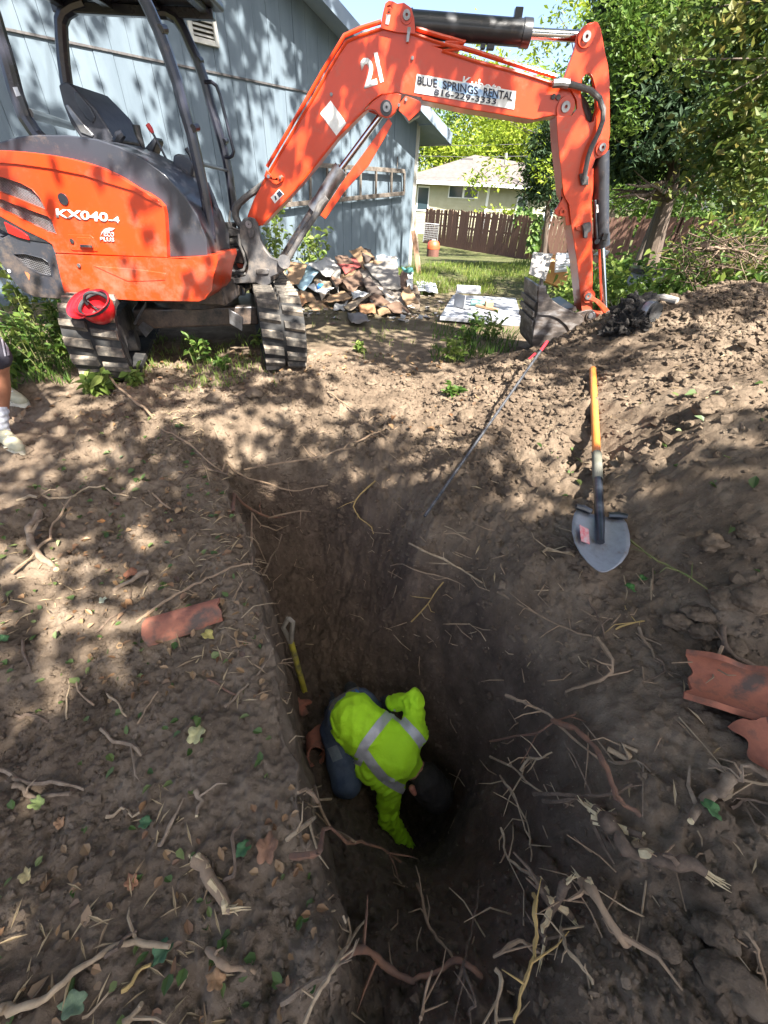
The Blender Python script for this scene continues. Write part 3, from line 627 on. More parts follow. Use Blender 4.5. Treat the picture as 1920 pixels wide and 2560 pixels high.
# ---- upper body
YB = 3.30
hood_top = z1((-300, 790), (-150, 750), (0, 735), (100, 706), (200, 698), (350, 700), (500, 720), (620, 760), (740, 820), (860, 910), (960, 1020), (1020, 1110), (1055, 1200)) + z2((1070, 200), (1076, 292), (880, 298), (290, 268)) + zb((600, 1200), (300, 1060), (0, 905), (-300, 800))
hood = plate('hood', hood_top, YB + .02, .48, m_hood, bevel=.09, seg=4)
plate('engine_cover', z1((-300, 820), (0, 770), (180, 735), (330, 745), (420, 800), (430, 1000), (430, 1230)) + zb((300, 1240), (0, 1100), (-300, 1000)), YB + .46, 1.05, m_hood, hood, bevel=.05, seg=3)
g1 = zb((-250, 395), (0, 432), (250, 510), (380, 582), (470, 680), (550, 832), (400, 780), (0, 612), (-250, 560))
g2 = zb((-250, 640), (0, 695), (250, 790), (560, 900), (610, 940), (675, 1118), (550, 1088), (300, 960), (0, 812), (-250, 725))
panel_out = zb((-300, 150), (-150, 130), (0, 122), (200, 131), (400, 150), (600, 178), (800, 215), (1000, 265), (1200, 330), (1400, 425), (1659, 590)) + z1((760, 998), (815, 1035), (845, 1070), (855, 1110), (863, 1244)) + z2((866, 298),) + zb((680, 1338), (652, 1330), (618, 1240), (540, 1187), (300, 1072), (0, 902), (-300, 780))
panel = plate('side_panel', panel_out, YB - .03, .07, m_or, holes=[g1, g2], bevel=.012, seg=3)
# crowned upper shoulder of the panel
sh = zb((-300, 152), (-150, 133), (0, 125), (200, 134), (400, 153), (600, 181), (800, 218), (1000, 268), (1200, 333), (1400, 428), (1655, 592)) + z1((758, 1000), (838, 1068), (760, 1030), (690, 990)) + zb((1200, 490), (1000, 420), (600, 340), (200, 285), (0, 272), (-300, 280))
b = MB(); A_ = pl(sh, YB - .031); nsh = len(sh)
plate('panel_shoulder', sh, YB - .040, .012, m_or, panel, bevel=.006)
def wire_field(name, poly, Y, parent, step, ang, mt):
    """crossed wires of a grille, clipped to its opening"""
    P = np.array([pix(p)[:2] for p in pl(poly, Y)]); b = MB()
    def clip(a, d):
        ts = []
        for i in range(len(P)):
            p, q = P[i], P[(i + 1) % len(P)]; e = q - p; den = d[0] * e[1] - d[1] * e[0]
            if abs(den) < 1e-6: continue
            t = ((p[0] - a[0]) * e[1] - (p[1] - a[1]) * e[0]) / den; s_ = ((p[0] - a[0]) * d[1] - (p[1] - a[1]) * d[0]) / den
            if 0 <= s_ < 1: ts.append(t)
        return sorted(ts)
    c = P.mean(0)
    for an in ang:
        d = np.array([math.cos(R(an)), math.sin(R(an))]); nrm = np.array([-d[1], d[0]])
        for k in range(-60, 61):
            ts = clip(c + nrm * k * step, d)
            for t0, t1 in zip(ts[::2], ts[1::2]):
                if t1 - t0 > 1:
                    a = c + nrm * k * step + d * t0; e = c + nrm * k * step + d * t1
                    b.tube([py(*a, Y), py(*e, Y)], .0016, 4, False)
    return b.build(name, mt, parent)
for g in (g1, g2):
    gp = plate('grille', [(x, y) for x, y in g], YB + .012, .01, m_dark, panel)
    wire_field('grille_wire', g, YB - .012, panel, 3.4, (22, -32), m_steel)
disc(zb((750, 700))[0], YB - .033, .032, .004, 'filler_cap', m_dark, panel)
hl = zb((800, 1120), (1060, 1125), (1110, 1160), (1155, 1320), (860, 1310), (835, 1290))
plate('handle_recess', hl, YB - .036, .006, m_or, panel, bevel=.003)
hd = plate('door_handle', zb((900, 1150), (1060, 1158), (1098, 1280), (940, 1272)), YB - .048, .012, m_or, panel, bevel=.004)
plate('latch_slot', zb((945, 1238), (1085, 1246), (1094, 1276), (950, 1268)), YB - .052, .004, m_dark, hd)
disc(zb((855, 1198))[0], YB - .037, .014, .006, 'key_lock', m_dark, panel)
textmesh('KX040', zb((660, 812), (1278, 864), (1280, 976), (665, 920)), YB - .0345, m_white, panel, 'model_lettering', .025)
textmesh('-4', zb((1284, 905), (1410, 912), (1414, 986), (1286, 975)), YB - .0345, m_white, panel, 'model_lettering', .025)
textmesh('eco', zb((1225, 1086), (1352, 1092), (1352, 1152), (1228, 1146)), YB - .0345, m_silver, panel, 'badge_lettering', .012)
textmesh('PLUS', zb((1186, 1148), (1352, 1160), (1356, 1210), (1184, 1200)), YB - .0345, m_silver, panel, 'badge_lettering', .02)
plate('badge_leaf', zb((1190, 1140), (1205, 1090), (1235, 1055), (1290, 1038), (1362, 1046), (1330, 1072), (1275, 1085), (1228, 1088), (1208, 1110)), YB - .035, .002, m_silver, panel)
skirt = plate('lower_skirt', z2((287, 280), (450, 288), (870, 302), (1000, 296), (1125, 285), (1130, 312), (1108, 390), (1098, 468), (1062, 515), (1030, 526), (700, 521), (345, 497), (330, 470)), YB - .045, .42, m_or, bevel=.028, seg=3)
plate('skirt_rib', zb((1100, 1490), (1400, 1515), (1700, 1540), (1960, 1580), (1960, 1660), (1700, 1672), (1500, 1672)), YB - .049, .008, m_or, skirt, bevel=.004)
disc(zb((940, 1485))[0], YB - .047, .012, .01, 'skirt_bolt', m_steel, skirt)
cw_g = zb((150, 1345), (300, 1350), (500, 1400), (570, 1450), (605, 1540), (610, 1612), (480, 1592), (300, 1500), (200, 1400))
cw = plate('counterweight', zb((-300, 1060), (-100, 1120), (0, 1175), (110, 1120), (340, 1190), (610, 1226), (655, 1336), (676, 1360), (735, 1680), (770, 1850), (690, 1882), (420, 1862), (280, 1800), (180, 1700), (90, 1580), (0, 1440), (-300, 1300)), YB - .02, 1.5, m_hood, holes=[cw_g], bevel=.02, seg=3)
plate('lower_grille', cw_g, YB + .012, .01, m_dark, cw); wire_field('lower_grille_wire', cw_g, YB - .002, cw, 4.2, (18, -60), m_steel)
plate('tail_light_housing', zb((-80, 860), (20, 912), (300, 1065), (590, 1195), (618, 1228), (340, 1188), (90, 1110), (-80, 1010)), YB - .026, .03, m_dark, cw, bevel=.004)
plate('tail_light', zb((40, 968), (250, 1080), (322, 1132), (346, 1190), (200, 1150), (92, 1104)), YB - .034, .03, m_red, cw, bevel=.004)
disc(zb((110, 1552))[0], YB - .021, .011, .004, 'reflector', m_white, cw)
plate('rust_scrape', zb((290, 1560), (330, 1575), (355, 1600), (345, 1665)), YB - .0215, .002, mat('rust_primer', (.5, .16, .05), (.3, .12, .06), .7, 0, 30), cw)
# chassis under the deck, swing pivot block
b = MB(); p0 = py(*z2((560, 515))[0], 3.6); p1 = py(*z2((1130, 470))[0], 3.6)
b.box(((p0[0] + p1[0]) / 2, 4.07, .56), (p1[0] - p0[0] + .1, 1.0, .16)); b.cyl((XC[0], XC[1], .40), (XC[0], XC[1], .52), .36, n=28)
b.build('chassis', m_dark, ex, bevel=.01)
b = MB(); q0 = py(*z2((1000, 250))[0], 4.1); q1 = py(*z2((1215, 420))[0], 4.1)
b.prism(pl(z2((1060, 190), (1140, 210), (1190, 250), (1260, 260), (1270, 330), (1200, 330), (1240, 420), (1110, 480), (1040, 480)), 3.88), (0, .42, 0))
b.build('front_frame', m_dark, ex, bevel=.012)
b = MB(); c = py(*zs((215, 1440))[0], 4.08); 
b.cyl(c + (0, 0, -.10), c + (0, 0, .42), .045, n=18)
for dz, rr in ((-.06, .085), (.0, .095), (.26, .085), (.33, .09)): b.cyl(c + (0, 0, dz), c + (0, 0, dz + .05), rr, n=20)
b.build('swing_pivot', m_cast, ex, bevel=.006)
b = MB(); b.cyl(py(*zs((-260, 1520))[0], 3.93), py(*zs((215, 1550))[0], 3.93), .026); b.cyl(py(*zs((215, 1490))[0], 3.93), py(*zs((215, 1630))[0], 3.93), .05)
b.build('swing_cylinder', m_chrome, ex)
plate('warning_plate', zs((90, 1195), (262, 1220), (262, 1275), (95, 1262)), 3.99, .01, m_or)
for nm, pts, rr, Y in (('hose', [(205, 800), (215, 950), (270, 1080), (300, 1200), (270, 1300), (150, 1320), (20, 1290)], .011, 3.86), ('hose', [(300, 1355), (90, 1345), (-60, 1330)], .012, 3.88), ('hose', [(85, 480), (70, 620), (110, 710), (240, 760)], .008, 3.88), ('hose', [(180, 900), (20, 900), (-160, 960)], .02, 4.0), ('hose', [(230, 1060), (60, 1060), (-100, 1120)], .022, 4.02)):
    P = pl(zs(*pts), Y); b = MB(); b.tube(P, rr, 8); b.build(nm, m_hose, ex)
# ---- swing bracket: two cheeks
sb_out = zs((215, 660), (270, 590), (340, 568), (410, 590), (450, 650), (470, 740), (500, 880), (570, 1020), (650, 1120), (740, 1165), (800, 1185), (865, 1200), (850, 1300), (740, 1360), (642, 1400), (640, 1490), (560, 1530), (430, 1480), (130, 1490), (125, 1420), (290, 1390), (330, 1280), (330, 1180), (290, 1050), (230, 930), (215, 780))
sw = plate('swing_bracket', sb_out, 3.86, .05, m_cast, bevel=.008)
b = MB(); b.prism(pl(sb_out, 4.24), (0, .05, 0)); P = pl(zs((300, 1250), (640, 1250), (640, 1480), (160, 1480)), 3.911); b.prism(P, (0, .325, 0)); b.build('bracket_web', m_dark, sw, bevel=.006)
plate('bracket_boss', zs((440, 1290), (460, 1275), (610, 1285), (625, 1310), (615, 1350), (460, 1360), (440, 1340)), 3.845, .02, m_cast, sw, bevel=.006)
plate('bracket_cap', zs((330, 700), (370, 690), (410, 700), (420, 770), (410, 840), (375, 862), (345, 850), (330, 790)), 3.847, .014, m_cast, sw, bevel=.004)
disc(zs((346, 668))[0], 3.852, .026, .012, 'foot_pin', m_steel, sw, hole=.006)
# ---- boom
YM = 3.97; BT = .21
boom_out = z3((160, 1285), (200, 1180), (290, 1010), (420, 790), (530, 600), (620, 442), (690, 320), (740, 238), (840, 195), (960, 155), (1060, 165), (1158, 192), (1270, 232), (1430, 280)) + z4((170, 212), (330, 262), (560, 322), (700, 368), (770, 405), (792, 450), (790, 490), (765, 520), (735, 528), (690, 522), (600, 541), (480, 521), (300, 492), (100, 452)) + z3((1190, 575), (1060, 548), (960, 560), (900, 600), (850, 655), (790, 715), (690, 815), (580, 960), (470, 1092), (350, 1225), (235, 1342))
boom = plate('boom', boom_out, YM, BT, m_or, bevel=.006)
def rib(pts, Y, wd, h, name, mt, par):
    P = pl(pts, Y); b = MB()
    for a, c in zip(P[:-1], P[1:]): b.bar(a, c, wd, h, (0, 0, 1))
    return b.build(name, mt, par, bevel=.003)
for nm, pts in (('flange', [z3((250, 1095), (300, 1005), (430, 785), (540, 600), (630, 440), (700, 322), (752, 245), (850, 205), (965, 168), (1060, 178), (1158, 205))][0]), ('flange', z3((1158, 205), (1270, 245), (1430, 292)) + z4((190, 230), (330, 275), (560, 335), (690, 378))), ('flange', z3((245, 1332), (480, 1082), (700, 805), (800, 705), (860, 648)))):
    P = pl(pts, YM - .002); b = MB(); b.tube(P, .009, 6); b.build(nm, m_or, boom)
lug = plate('cylinder_lug', z3((950, 165), (965, 80), (980, 20), (1000, 4), (1025, 8), (1050, 22), (1090, 16), (1130, 45), (1150, 100), (1158, 200), (1050, 190)), YM - .02, .035, m_or, boom, holes=[z3((990, 32), (1010, 28), (1022, 48), (1018, 56), (1000, 45), (988, 52)), z3((990, 70), (1004, 66), (1010, 78), (996, 82))], bevel=.004)
plate('cylinder_lug', z3((950, 165), (965, 80), (980, 20), (1000, 4), (1025, 8), (1050, 22), (1090, 16), (1130, 45), (1150, 100), (1158, 200), (1050, 190)), YM + BT - .015, .035, m_or, boom, bevel=.004)
disc(z3((1106, 92))[0], YM - .021, .04, .006, 'pin_boss', m_or, lug); disc(z3((1106, 90))[0], YM - .028, .024, .012, 'pin', m_steel, lug, hole=.008)
plate('hose_clip', z3((1112, 158), (1132, 160), (1118, 250), (1102, 248)), YM - .026, .01, m_steel, boom, bevel=.002); plate('hose_clip', z3((985, 85), (1010, 88), (1000, 145), (980, 142)), YM - .024, .004, m_silver, lug)
low = plate('boom_cylinder_lug', z3((850, 665), (905, 600), (960, 562), (1050, 550), (1075, 560), (1060, 625), (1040, 668), (1012, 694), (985, 700), (950, 688), (915, 652), (880, 648)), YM - .03, .04, m_or, boom, bevel=.005)
plate('boom_cylinder_lug', z3((800, 710), (905, 600), (960, 562), (1050, 550), (1075, 560), (1060, 625), (1040, 668), (1012, 694), (985, 700), (950, 688), (880, 660)), YM + BT - .01, .04, m_or, boom, bevel=.005)
disc(z3((985, 640))[0], YM - .031, .042, .006, 'pin_boss', m_dark, low); disc(z3((987, 636))[0], YM - .038, .026, .012, 'pin', m_steel, low, hole=.008)
fl = plate('work_light_guard', z3((1058, 618), (1100, 568), (1150, 585), (1185, 600), (1194, 625), (1186, 655), (1120, 716), (1100, 690), (1060, 655)), YM - .045, .012, m_or, boom, bevel=.004)
plate('work_light', z3((1075, 655), (1110, 690), (1190, 645), (1185, 680), (1120, 718)), YM - .02, .12, m_dark, fl)
for p in ((1060, 623), (1102, 590), (1140, 345), (660, 560)): disc(z3(p)[0], YM - .046 if p[1] > 580 and p[0] > 900 else YM, .010, .01, 'bolt', m_steel, boom, 10)
for p in ((690, 437), (712, 440)): disc(z4(p)[0], YM, .015, .014, 'bolt', m_cast, boom, 10)
disc(z4((745, 486))[0], YM - .001, .062, .012, 'pivot_boss', m_or, boom, 28); disc(z4((746, 482))[0], YM - .014, .03, .012, 'arm_pivot_pin', m_steel, boom, hole=.01)
plate('hose_bracket', z3((260, 1045), (275, 1005), (300, 1030), (315, 1060), (360, 1035), (378, 1050), (370, 1075), (335, 1095), (310, 1085)), YM - .02, .018, m_or, boom, bevel=.004)
disc(z3((288, 1045))[0], YM - .022, .012, .012, 'bolt', m_steel, boom, 10); disc(z3((358, 1050))[0], YM - .022, .010, .012, 'bolt', m_steel, boom, 10)
for dy, mt_ in ((.05, m_or), (.11, m_dark)):
    P = pl(z3((285, 1000), (415, 780), (525, 592), (615, 436), (690, 312), (742, 228), (850, 180), (960, 146)), YM + dy); b = MB(); b.tube([p + np.array([-.006, 0, .012]) for p in P], .012, 8); b.build('hydraulic_pipe', mt_, boom)
    P = pl(z3((1160, 186), (1280, 225), (1450, 272)) + z4((200, 208), (340, 248), (520, 305), (700, 358)), YM + dy); b = MB(); b.tube([p + np.array([0, 0, .014]) for p in P], .013, 8); b.build('hydraulic_pipe', mt_, boom)
sg = plate('rental_sign', z4((77, 333), (523, 411), (514, 493), (65, 418)), YM - .004, .003, m_white, boom)
plate('sign_print', z4((150, 366), (180, 360), (230, 382), (300, 372), (380, 410), (440, 412), (450, 446), (380, 440), (270, 420), (190, 400)), YM - .0055, .001, m_blue, sg)
for wd_, q_ in (('BLUE', ((80, 342), (168, 357), (168, 395), (78, 380))), ('SPRINGS', ((194, 362), (352, 389), (352, 427), (193, 400))), ('RENTAL', ((379, 394), (514, 417), (508, 454), (376, 431)))):
    textmesh(wd_, z4(*q_), YM - .0075, m_ink, sg, 'sign_lettering', .012)
textmesh('816-229-3333', z4((155, 399), (436, 444), (431, 472), (152, 428)), YM - .0075, m_ink, sg, 'sign_lettering', .012)
textmesh('Kubota', z4((286, 343), (462, 376), (456, 424), (278, 390)), YM - .0014, m_white, boom, 'maker_lettering', .01)
textmesh('2', z3((826, 352), (902, 330), (934, 500), (856, 526)), YM - .002, m_white, boom, 'number_lettering', .03)
plate('number_lettering', z3((911, 313), (933, 308), (970, 482), (950, 490)), YM - .003, .002, m_white, boom)
sq = plate('faded_label', z3((655, 595), (748, 728), (690, 805), (593, 672)), YM - .003, .002, m_white, boom)
plate('label_print', z3((640, 640), (660, 640), (668, 660), (656, 675), (662, 690), (648, 700), (640, 680), (650, 665)), YM - .005, .001, m_silver, sq)
wl = plate('warning_label', z3((350, 1120), (378, 1150), (325, 1206), (300, 1170)), YM - .003, .002, m_white, boom)
plate('label_print', z3((352, 1126), (374, 1150), (352, 1172), (334, 1146)), YM - .005, .001, m_ink, wl); plate('label_print', z3((322, 1162), (330, 1160), (338, 1180), (328, 1190)), YM - .005, .001, m_ink, wl)
# hoses from the deck to the boom
for k, (dy, off) in enumerate(((.03, 0), (.08, 14), (.13, 30))):
    P = pl(zs((620 + off, 50), (520 + off, 130), (430 + off, 200), (300 + off, 290), (190 + off, 390), (150 + off, 470), (150 + off, 560), (190 + off, 650), (240 + off, 720)), YM + dy); b = MB(); b.tube(P, .021 if k < 2 else .017, 10); b.build('hose', m_hose, ex)
# ---- boom cylinder
b = MB(); lo = py(*zs((805, 1165))[0], 4.05); up_ = py(*z3((712, 1005))[0], 4.05); pin = py(*z3((985, 640))[0], 4.05)
bc = MB().cyl(lo, lo + (up_ - lo) * 1.0, .036, n=18).build('boom_cylinder', m_dark, ex)
b = MB(); b.cyl(up_, pin, .021, n=14); b.build('piston_rod', m_chrome, bc)
b = MB(); sl0 = lo + (up_ - lo) * .60; b.cyl(sl0, up_ + unit(up_ - lo) * .01, .052, n=18); b.cyl(sl0 - unit(up_ - lo) * .02, sl0 + unit(up_ - lo) * .05, .058, n=18); b.build('cylinder_sleeve', m_steel, bc)
b = MB(); b.tube(pl(zs((1420, 300), (1330, 400), (1290, 500), (1200, 640), (1080, 820), (960, 1020), (840, 1240), (760, 1330)), 3.98), [.022, .026, .024, .022, .022, .022, .024, .02], 10); b.build('cylinder_hose', m_hose, bc)
b = MB(); b.cyl(py(*zs((830, 1185))[0], 3.83), py(*zs((830, 1185))[0], 4.31), .05, n=18); b.build('cylinder_pin', m_cast, bc)
plate('rod_guard', z3((1000, 700), (1020, 732), (990, 792), (880, 982), (740, 1132), (625, 1298), (594, 1275), (720, 1085), (860, 895)), 3.955, .012, m_or, bc, bevel=.003)
# ---- arm
arm_out = z4((876, 97), (890, 98), (903, 118), (910, 160), (920, 220), (938, 290), (945, 360), (947, 600), (936, 680), (905, 708), (882, 716), (866, 760), (864, 860)) + z5((1026, 30), (1030, 300), (1035, 800), (1036, 1300), (1036, 1440), (1000, 1500), (940, 1500), (905, 1440), (880, 1180), (850, 850), (800, 520), (768, 330), (738, 60)) + z4((738, 880), (725, 760), (712, 640), (705, 520), (745, 525), (775, 520), (798, 490), (795, 450), (770, 405), (728, 400), (735, 365), (762, 290), (788, 220), (800, 150), (830, 120))
slot = z4((822, 352), (835, 332), (855, 330), (870, 350), (885, 420), (887, 490), (872, 545), (855, 552), (840, 540), (822, 480), (815, 420))
YA = 3.955
arm = MB()
arm.prism(pl(arm_out, YA), (0, .03, 0), [pl(slot, YA)]); arm.prism(pl(arm_out, YA + .21), (0, .03, 0), [pl(slot, YA + .21)])
arm = arm.build('arm', m_or, ex, bevel=.004)
web_l = z4((712, 525),) + z4((718, 640), (730, 760), (742, 880)) + z5((742, 60), (772, 330), (804, 520), (854, 850), (884, 1180), (908, 1440))
web_r = z4((868, 760), (866, 860)) + z5((1022, 30), (1026, 300), (1031, 800), (1032, 1300), (1032, 1440))
def strip(pts, Y0, Y1, th, name, mt, par):
    """a plate bent along a line of pixels, spanning from Y0 to Y1"""
    A = pl(pts, Y0); b = MB()
    for a, c in zip(A[:-1], A[1:]):
        b.bar((a[0], (Y0 + Y1) / 2, a[2]), (c[0], (Y0 + Y1) / 2, c[2]), Y1 - Y0, th, np.cross(unit(c - a), (0, 1, 0)))
    return b.build(name, mt, par)
strip(web_l, YA + .03, YA + .21, .014, 'arm_web', m_or, arm); strip(web_r, YA + .03, YA + .21, .014, 'arm_web', m_or, arm)
strip(z4((884, 108), (900, 130), (908, 170), (918, 230), (934, 300), (940, 370), (942, 600), (932, 676)), YA + .03, YA + .21, .012, 'arm_web', m_or, arm)
for Y in (YA + .02, YA + .15):
    hk = plate('lifting_lug', z5((770, 330), (700, 330), (690, 215), (600, 212), (556, 180), (560, 130), (600, 80), (630, 20)) + z4((725, 860), (738, 830), (745, 870)), Y, .03, m_or, arm, bevel=.004)
    disc(z5((655, 155))[0], Y - .001, .026, .012, 'lug_ring', m_or, hk, hole=.010)
bz = disc(z4((838, 166))[0], YA - .001, .052, .012, 'pin_boss', m_or, arm, 24); disc(z4((840, 166))[0], YA - .014, .026, .012, 'pin', m_steel, arm, hole=.009)
disc(z4((910, 666))[0], YA - .001, .045, .012, 'pin_boss', m_or, arm, 24); disc(z4((912, 664))[0], YA - .014, .024, .012, 'pin', m_steel, arm, hole=.009)
lb = disc(z5((985, 1242))[0], YA - .001, .052, .02, 'pin_boss', m_or, arm, 24); disc(z5((985, 1245))[0], YA - .022, .028, .012, 'pin', m_cast, arm, hole=.009)
for p in ((690, 440), (712, 440)): pass
vb = plate('hose_bracket', z5((820, 345), (940, 300), (1020, 292), (1025, 400), (960, 430), (830, 390)), YA - .012, .012, m_or, arm, bevel=.003)
plate('valve_block', z5((915, 330), (950, 300), (1020, 285), (1028, 330), (1026, 405), (985, 430), (980, 495), (935, 495), (930, 400)), YA - .045, .033, m_cast, vb, bevel=.005)
hb = plate('hose_clamp', z4((812, 785), (832, 778), (852, 800), (850, 835), (820, 835)), YA - .03, .03, m_cast, arm, bevel=.004)
b = MB(); b.tube(pl(z4((700, 378), (740, 375), (800, 388), (860, 408), (900, 445), (916, 495), (914, 545), (895, 600), (865, 660), (848, 710), (838, 760), (830, 810)), YA - .045), .017, 10); b.build('hose', m_hose, arm)
b = MB(); b.tube(pl(z4((690, 376), (730, 374), (760, 380)), YA - .045), .024, 10); b.build('hose_fitting', m_steel, arm)
b = MB(); b.tube(pl(z4((790, 430), (825, 470), (840, 520), (850, 550)), YA + .1), .016, 8); b.tube(pl(z4((800, 420), (840, 470), (856, 520), (862, 550)), YA + .14), .014, 8); b.build('hose', m_hose, arm)
# arm cylinder above the boom
a0 = py(*z4((40, 108))[0], YM + .1); a1 = py(*z4((588, 152))[0], YM + .1); a2 = py(*z4((838, 166))[0], YM + .1)
ac = MB(); ac.cyl(py(*z3((1106, 92))[0], YM + .1), a0 + unit(a1 - a0) * .02, .05, n=20); ac.cyl(a0, a1, .064, n=24); ac.cyl(a1 - unit(a1 - a0) * .06, a1, .069, n=24)
ac.box(a1 - unit(a1 - a0) * .10 + np.array([0, 0, .08]), (.05, .05, .05)); ac.box(a1 - unit(a1 - a0) * .30 + np.array([0, 0, -.072]), (.03, .04, .03)); ac.box(a0 + unit(a1 - a0) * .55 + np.array([0, 0, -.072]), (.05, .04, .03))
ac = ac.build('arm_cylinder', m_dark, ex, bevel=.004)
MB().cyl(a1, a2, .029, n=16).build('piston_rod', m_chrome, ac); MB().cyl(a2 + (0, -.055, 0), a2 + (0, .055, 0), .05, n=18).build('rod_eye', m_or, ac)
# bucket cylinder
b0 = py(*z4((905, 690))[0], YA + .12); b1 = py(*z5((1158, 610))[0], YA + .12); b2 = py(*z5((1192, 1400))[0], YA + .12)
bcy = MB(); bcy.cyl(b0, b1, .058, n=20); bcy.cyl(b1 - unit(b1 - b0) * .09, b1, .064, n=20); bcy.box(b1 - unit(b1 - b0) * .08 + np.array([.0, -.06, 0]), (.04, .04, .05)); bcy.cyl(py(*z5((1100, 540))[0], YA + .04), py(*z5((1100, 540))[0], YA + .12), .02)
bcy.tube([py(*z5((1075, 0))[0], YA + .07), py(*z5((1085, 300))[0], YA + .07), py(*z5((1100, 560))[0], YA + .07)], .012, 8)
bcy = bcy.build('bucket_cylinder', m_dark, ex, bevel=.004); MB().cyl(b1, b2, .027, n=16).build('piston_rod', m_chrome, bcy)
plate('cylinder_label', z5((1092, 60), (1118, 62), (1122, 160), (1096, 165)), YA + .058, .003, m_white, bcy)
# links
for Y in (YA - .03, YA + .24):
    lk = plate('bucket_link', z5((985, 1185), (1040, 1220), (1060, 1255), (1140, 1300), (1210, 1370), (1262, 1430), (1290, 1470), (1290, 1500), (1250, 1520), (1210, 1500), (1150, 1400), (1080, 1330), (1010, 1300), (940, 1290), (925, 1240), (945, 1200)), Y, .035, m_or, ex, bevel=.005)
MB().cyl(py(*z5((1255, 1490))[0], YA - .06), py(*z5((1255, 1490))[0], YA + .32), .036, n=18).build('link_pin', m_cast, ex, bevel=.003)
plate('lower_link', z5((1075, 1590), (1060, 1500), (1100, 1460), (1200, 1490), (1250, 1490), (1230, 1530), (1150, 1560)), YA + .05, .16, m_or, ex, bevel=.006)
# ---- bucket
YK0, YK1 = 3.84, 4.34
side = z5((350, 1120), (440, 1110), (445, 1190), (520, 1295), (610, 1360), (700, 1410), (800, 1452), (900, 1490), (930, 1530), (930, 1590), (900, 1640), (820, 1690), (740, 1735), (600, 1800), (400, 1880), (300, 1915), (268, 1905), (262, 1820), (282, 1690), (318, 1490), (330, 1370))
bk = plate('bucket', side, YK0, .025, m_buck, bevel=.004)
plate('bucket_side', side, YK1 - .025, .025, m_buck, bk, bevel=.004)
shell = z5((345, 1110), (330, 1370), (316, 1490), (280, 1690), (262, 1820), (270, 1900), (310, 1912), (400, 1878), (600, 1798), (740, 1733), (900, 1640))
strip(shell, YK0 + .025, YK1 - .025, .02, 'bucket_shell', m_buck, bk)
plate('side_cutter', z5((352, 1118), (440, 1108), (446, 1190), (520, 1295), (610, 1360), (700, 1410), (800, 1452), (900, 1490), (932, 1535), (928, 1590), (900, 1640), (830, 1690), (760, 1720), (700, 1620), (610, 1545), (500, 1500), (330, 1488), (335, 1370)), YK0 - .014, .012, m_buck, bk, bevel=.004)
for i in range(4):
    Yt = YK0 + .045 + i * .13; b = MB()
    base = py(*z5((362, 1180))[0], Yt); tip = py(*z5((385, 1015))[0], Yt); back = py(*z5((338, 1390))[0], Yt)
    d = unit(tip - base); sd = np.array([0, .04, 0]); nn = unit(np.cross(d, (0, 1, 0)))
    V = [base - sd - nn * .022, base + sd - nn * .022, base + sd + nn * .022, base - sd + nn * .022, tip - sd * .7 - nn * .005, tip + sd * .7 - nn * .005, tip + sd * .7 + nn * .005, tip - sd * .7 + nn * .005]
    b.add(V, [(0, 3, 2, 1), (4, 5, 6, 7), (0, 1, 5, 4), (1, 2, 6, 5), (2, 3, 7, 6), (3, 0, 4, 7)])
    b.box((base + back) / 2 - nn * .014, (np.linalg.norm(base - back), .075, .02), (unit(base - back), (0, 1, 0), nn)); b.build('tooth', m_buck, bk, bevel=.004)
for f0, f1 in ((1330, 1400), (1450, 1520), (1570, 1650)):
    a = py(*z5((330 - (f0 - 1330) * .12, f0))[0], YK0); c = py(*z5((330 - (f1 - 1330) * .16, f1))[0], YK0)
    MB().box(((a[0] + c[0]) / 2 - .014, (YK0 + YK1) / 2, (a[2] + c[2]) / 2), (.012, YK1 - YK0 - .02, abs(a[2] - c[2])), ((1, 0, 0), (0, 1, 0), (0, 0, 1))).build('wear_strip', m_buck, bk, bevel=.002)
hg = MB()
for Y in (YA - .035, YA + .245): hg.prism(pl(z5((840, 1465), (960, 1430), (1040, 1420), (1090, 1470), (1095, 1530), (1060, 1590), (990, 1625), (930, 1650), (900, 1600), (930, 1550), (900, 1490)), Y), (0, .03, 0))
hg.cyl(py(*z5((1018, 1500))[0], YA - .05), py(*z5((1018, 1500))[0], YA + .29), .035, n=18); hg.prism(pl(z5((690, 1415), (830, 1380), (845, 1450), (760, 1440)), YK0 + .03), (0, YK1 - YK0 - .06, 0)); hg.build('bucket_hinge', m_dark, bk, bevel=.004)
disc(z5((1018, 1497))[0], YA - .036, .042, .012, 'hinge_boss', m_dark, bk); disc(z5((1018, 1497))[0], YA - .05, .02, .008, 'hinge_pin', m_steel, bk)
# ---- canopy frame
def post(pts, Y, r_, name, par=None, sq=1):
    P = [py(x, y, Yv) for (x, y), Yv in zip(pts, Y if isinstance(Y, (list, tuple)) else [Y] * len(pts))]
    # rounded bends
    Q = [P[0]]
    for a, c, e in zip(P[:-2], P[1:-1], P[2:]):
        for t in (.3, .5, .7): Q.append((a * (1 - t) + c * t) * (1 - t) + (c * (1 - t) + e * t) * t if False else (c + (a - c) * max(0, .5 - t) * .5 + (e - c) * max(0, t - .5) * .5))
    Q.append(P[-1]); b = MB(); b.tube(Q, r_, 10); return b.build(name, m_post, par or ex)
YN, YF = 3.48, 4.72
cn = post(z1((-90, -60), (-40, 60), (0, 195), (45, 340), (82, 480), (130, 610), (190, 700), (260, 760)), YN, .042, 'canopy_post')
post(z1((735, -30), (770, 40), (822, 155), (870, 285), (920, 430), (960, 580), (995, 700), (1030, 860), (1065, 1020), (1085, 1140), (1095, 1235)), YN, .034, 'canopy_post')
post(z1((440, 12), (380, 32), (335, 62), (316, 110), (320, 200), (330, 320), (345, 430), (360, 520)), YF, .046, 'canopy_post')
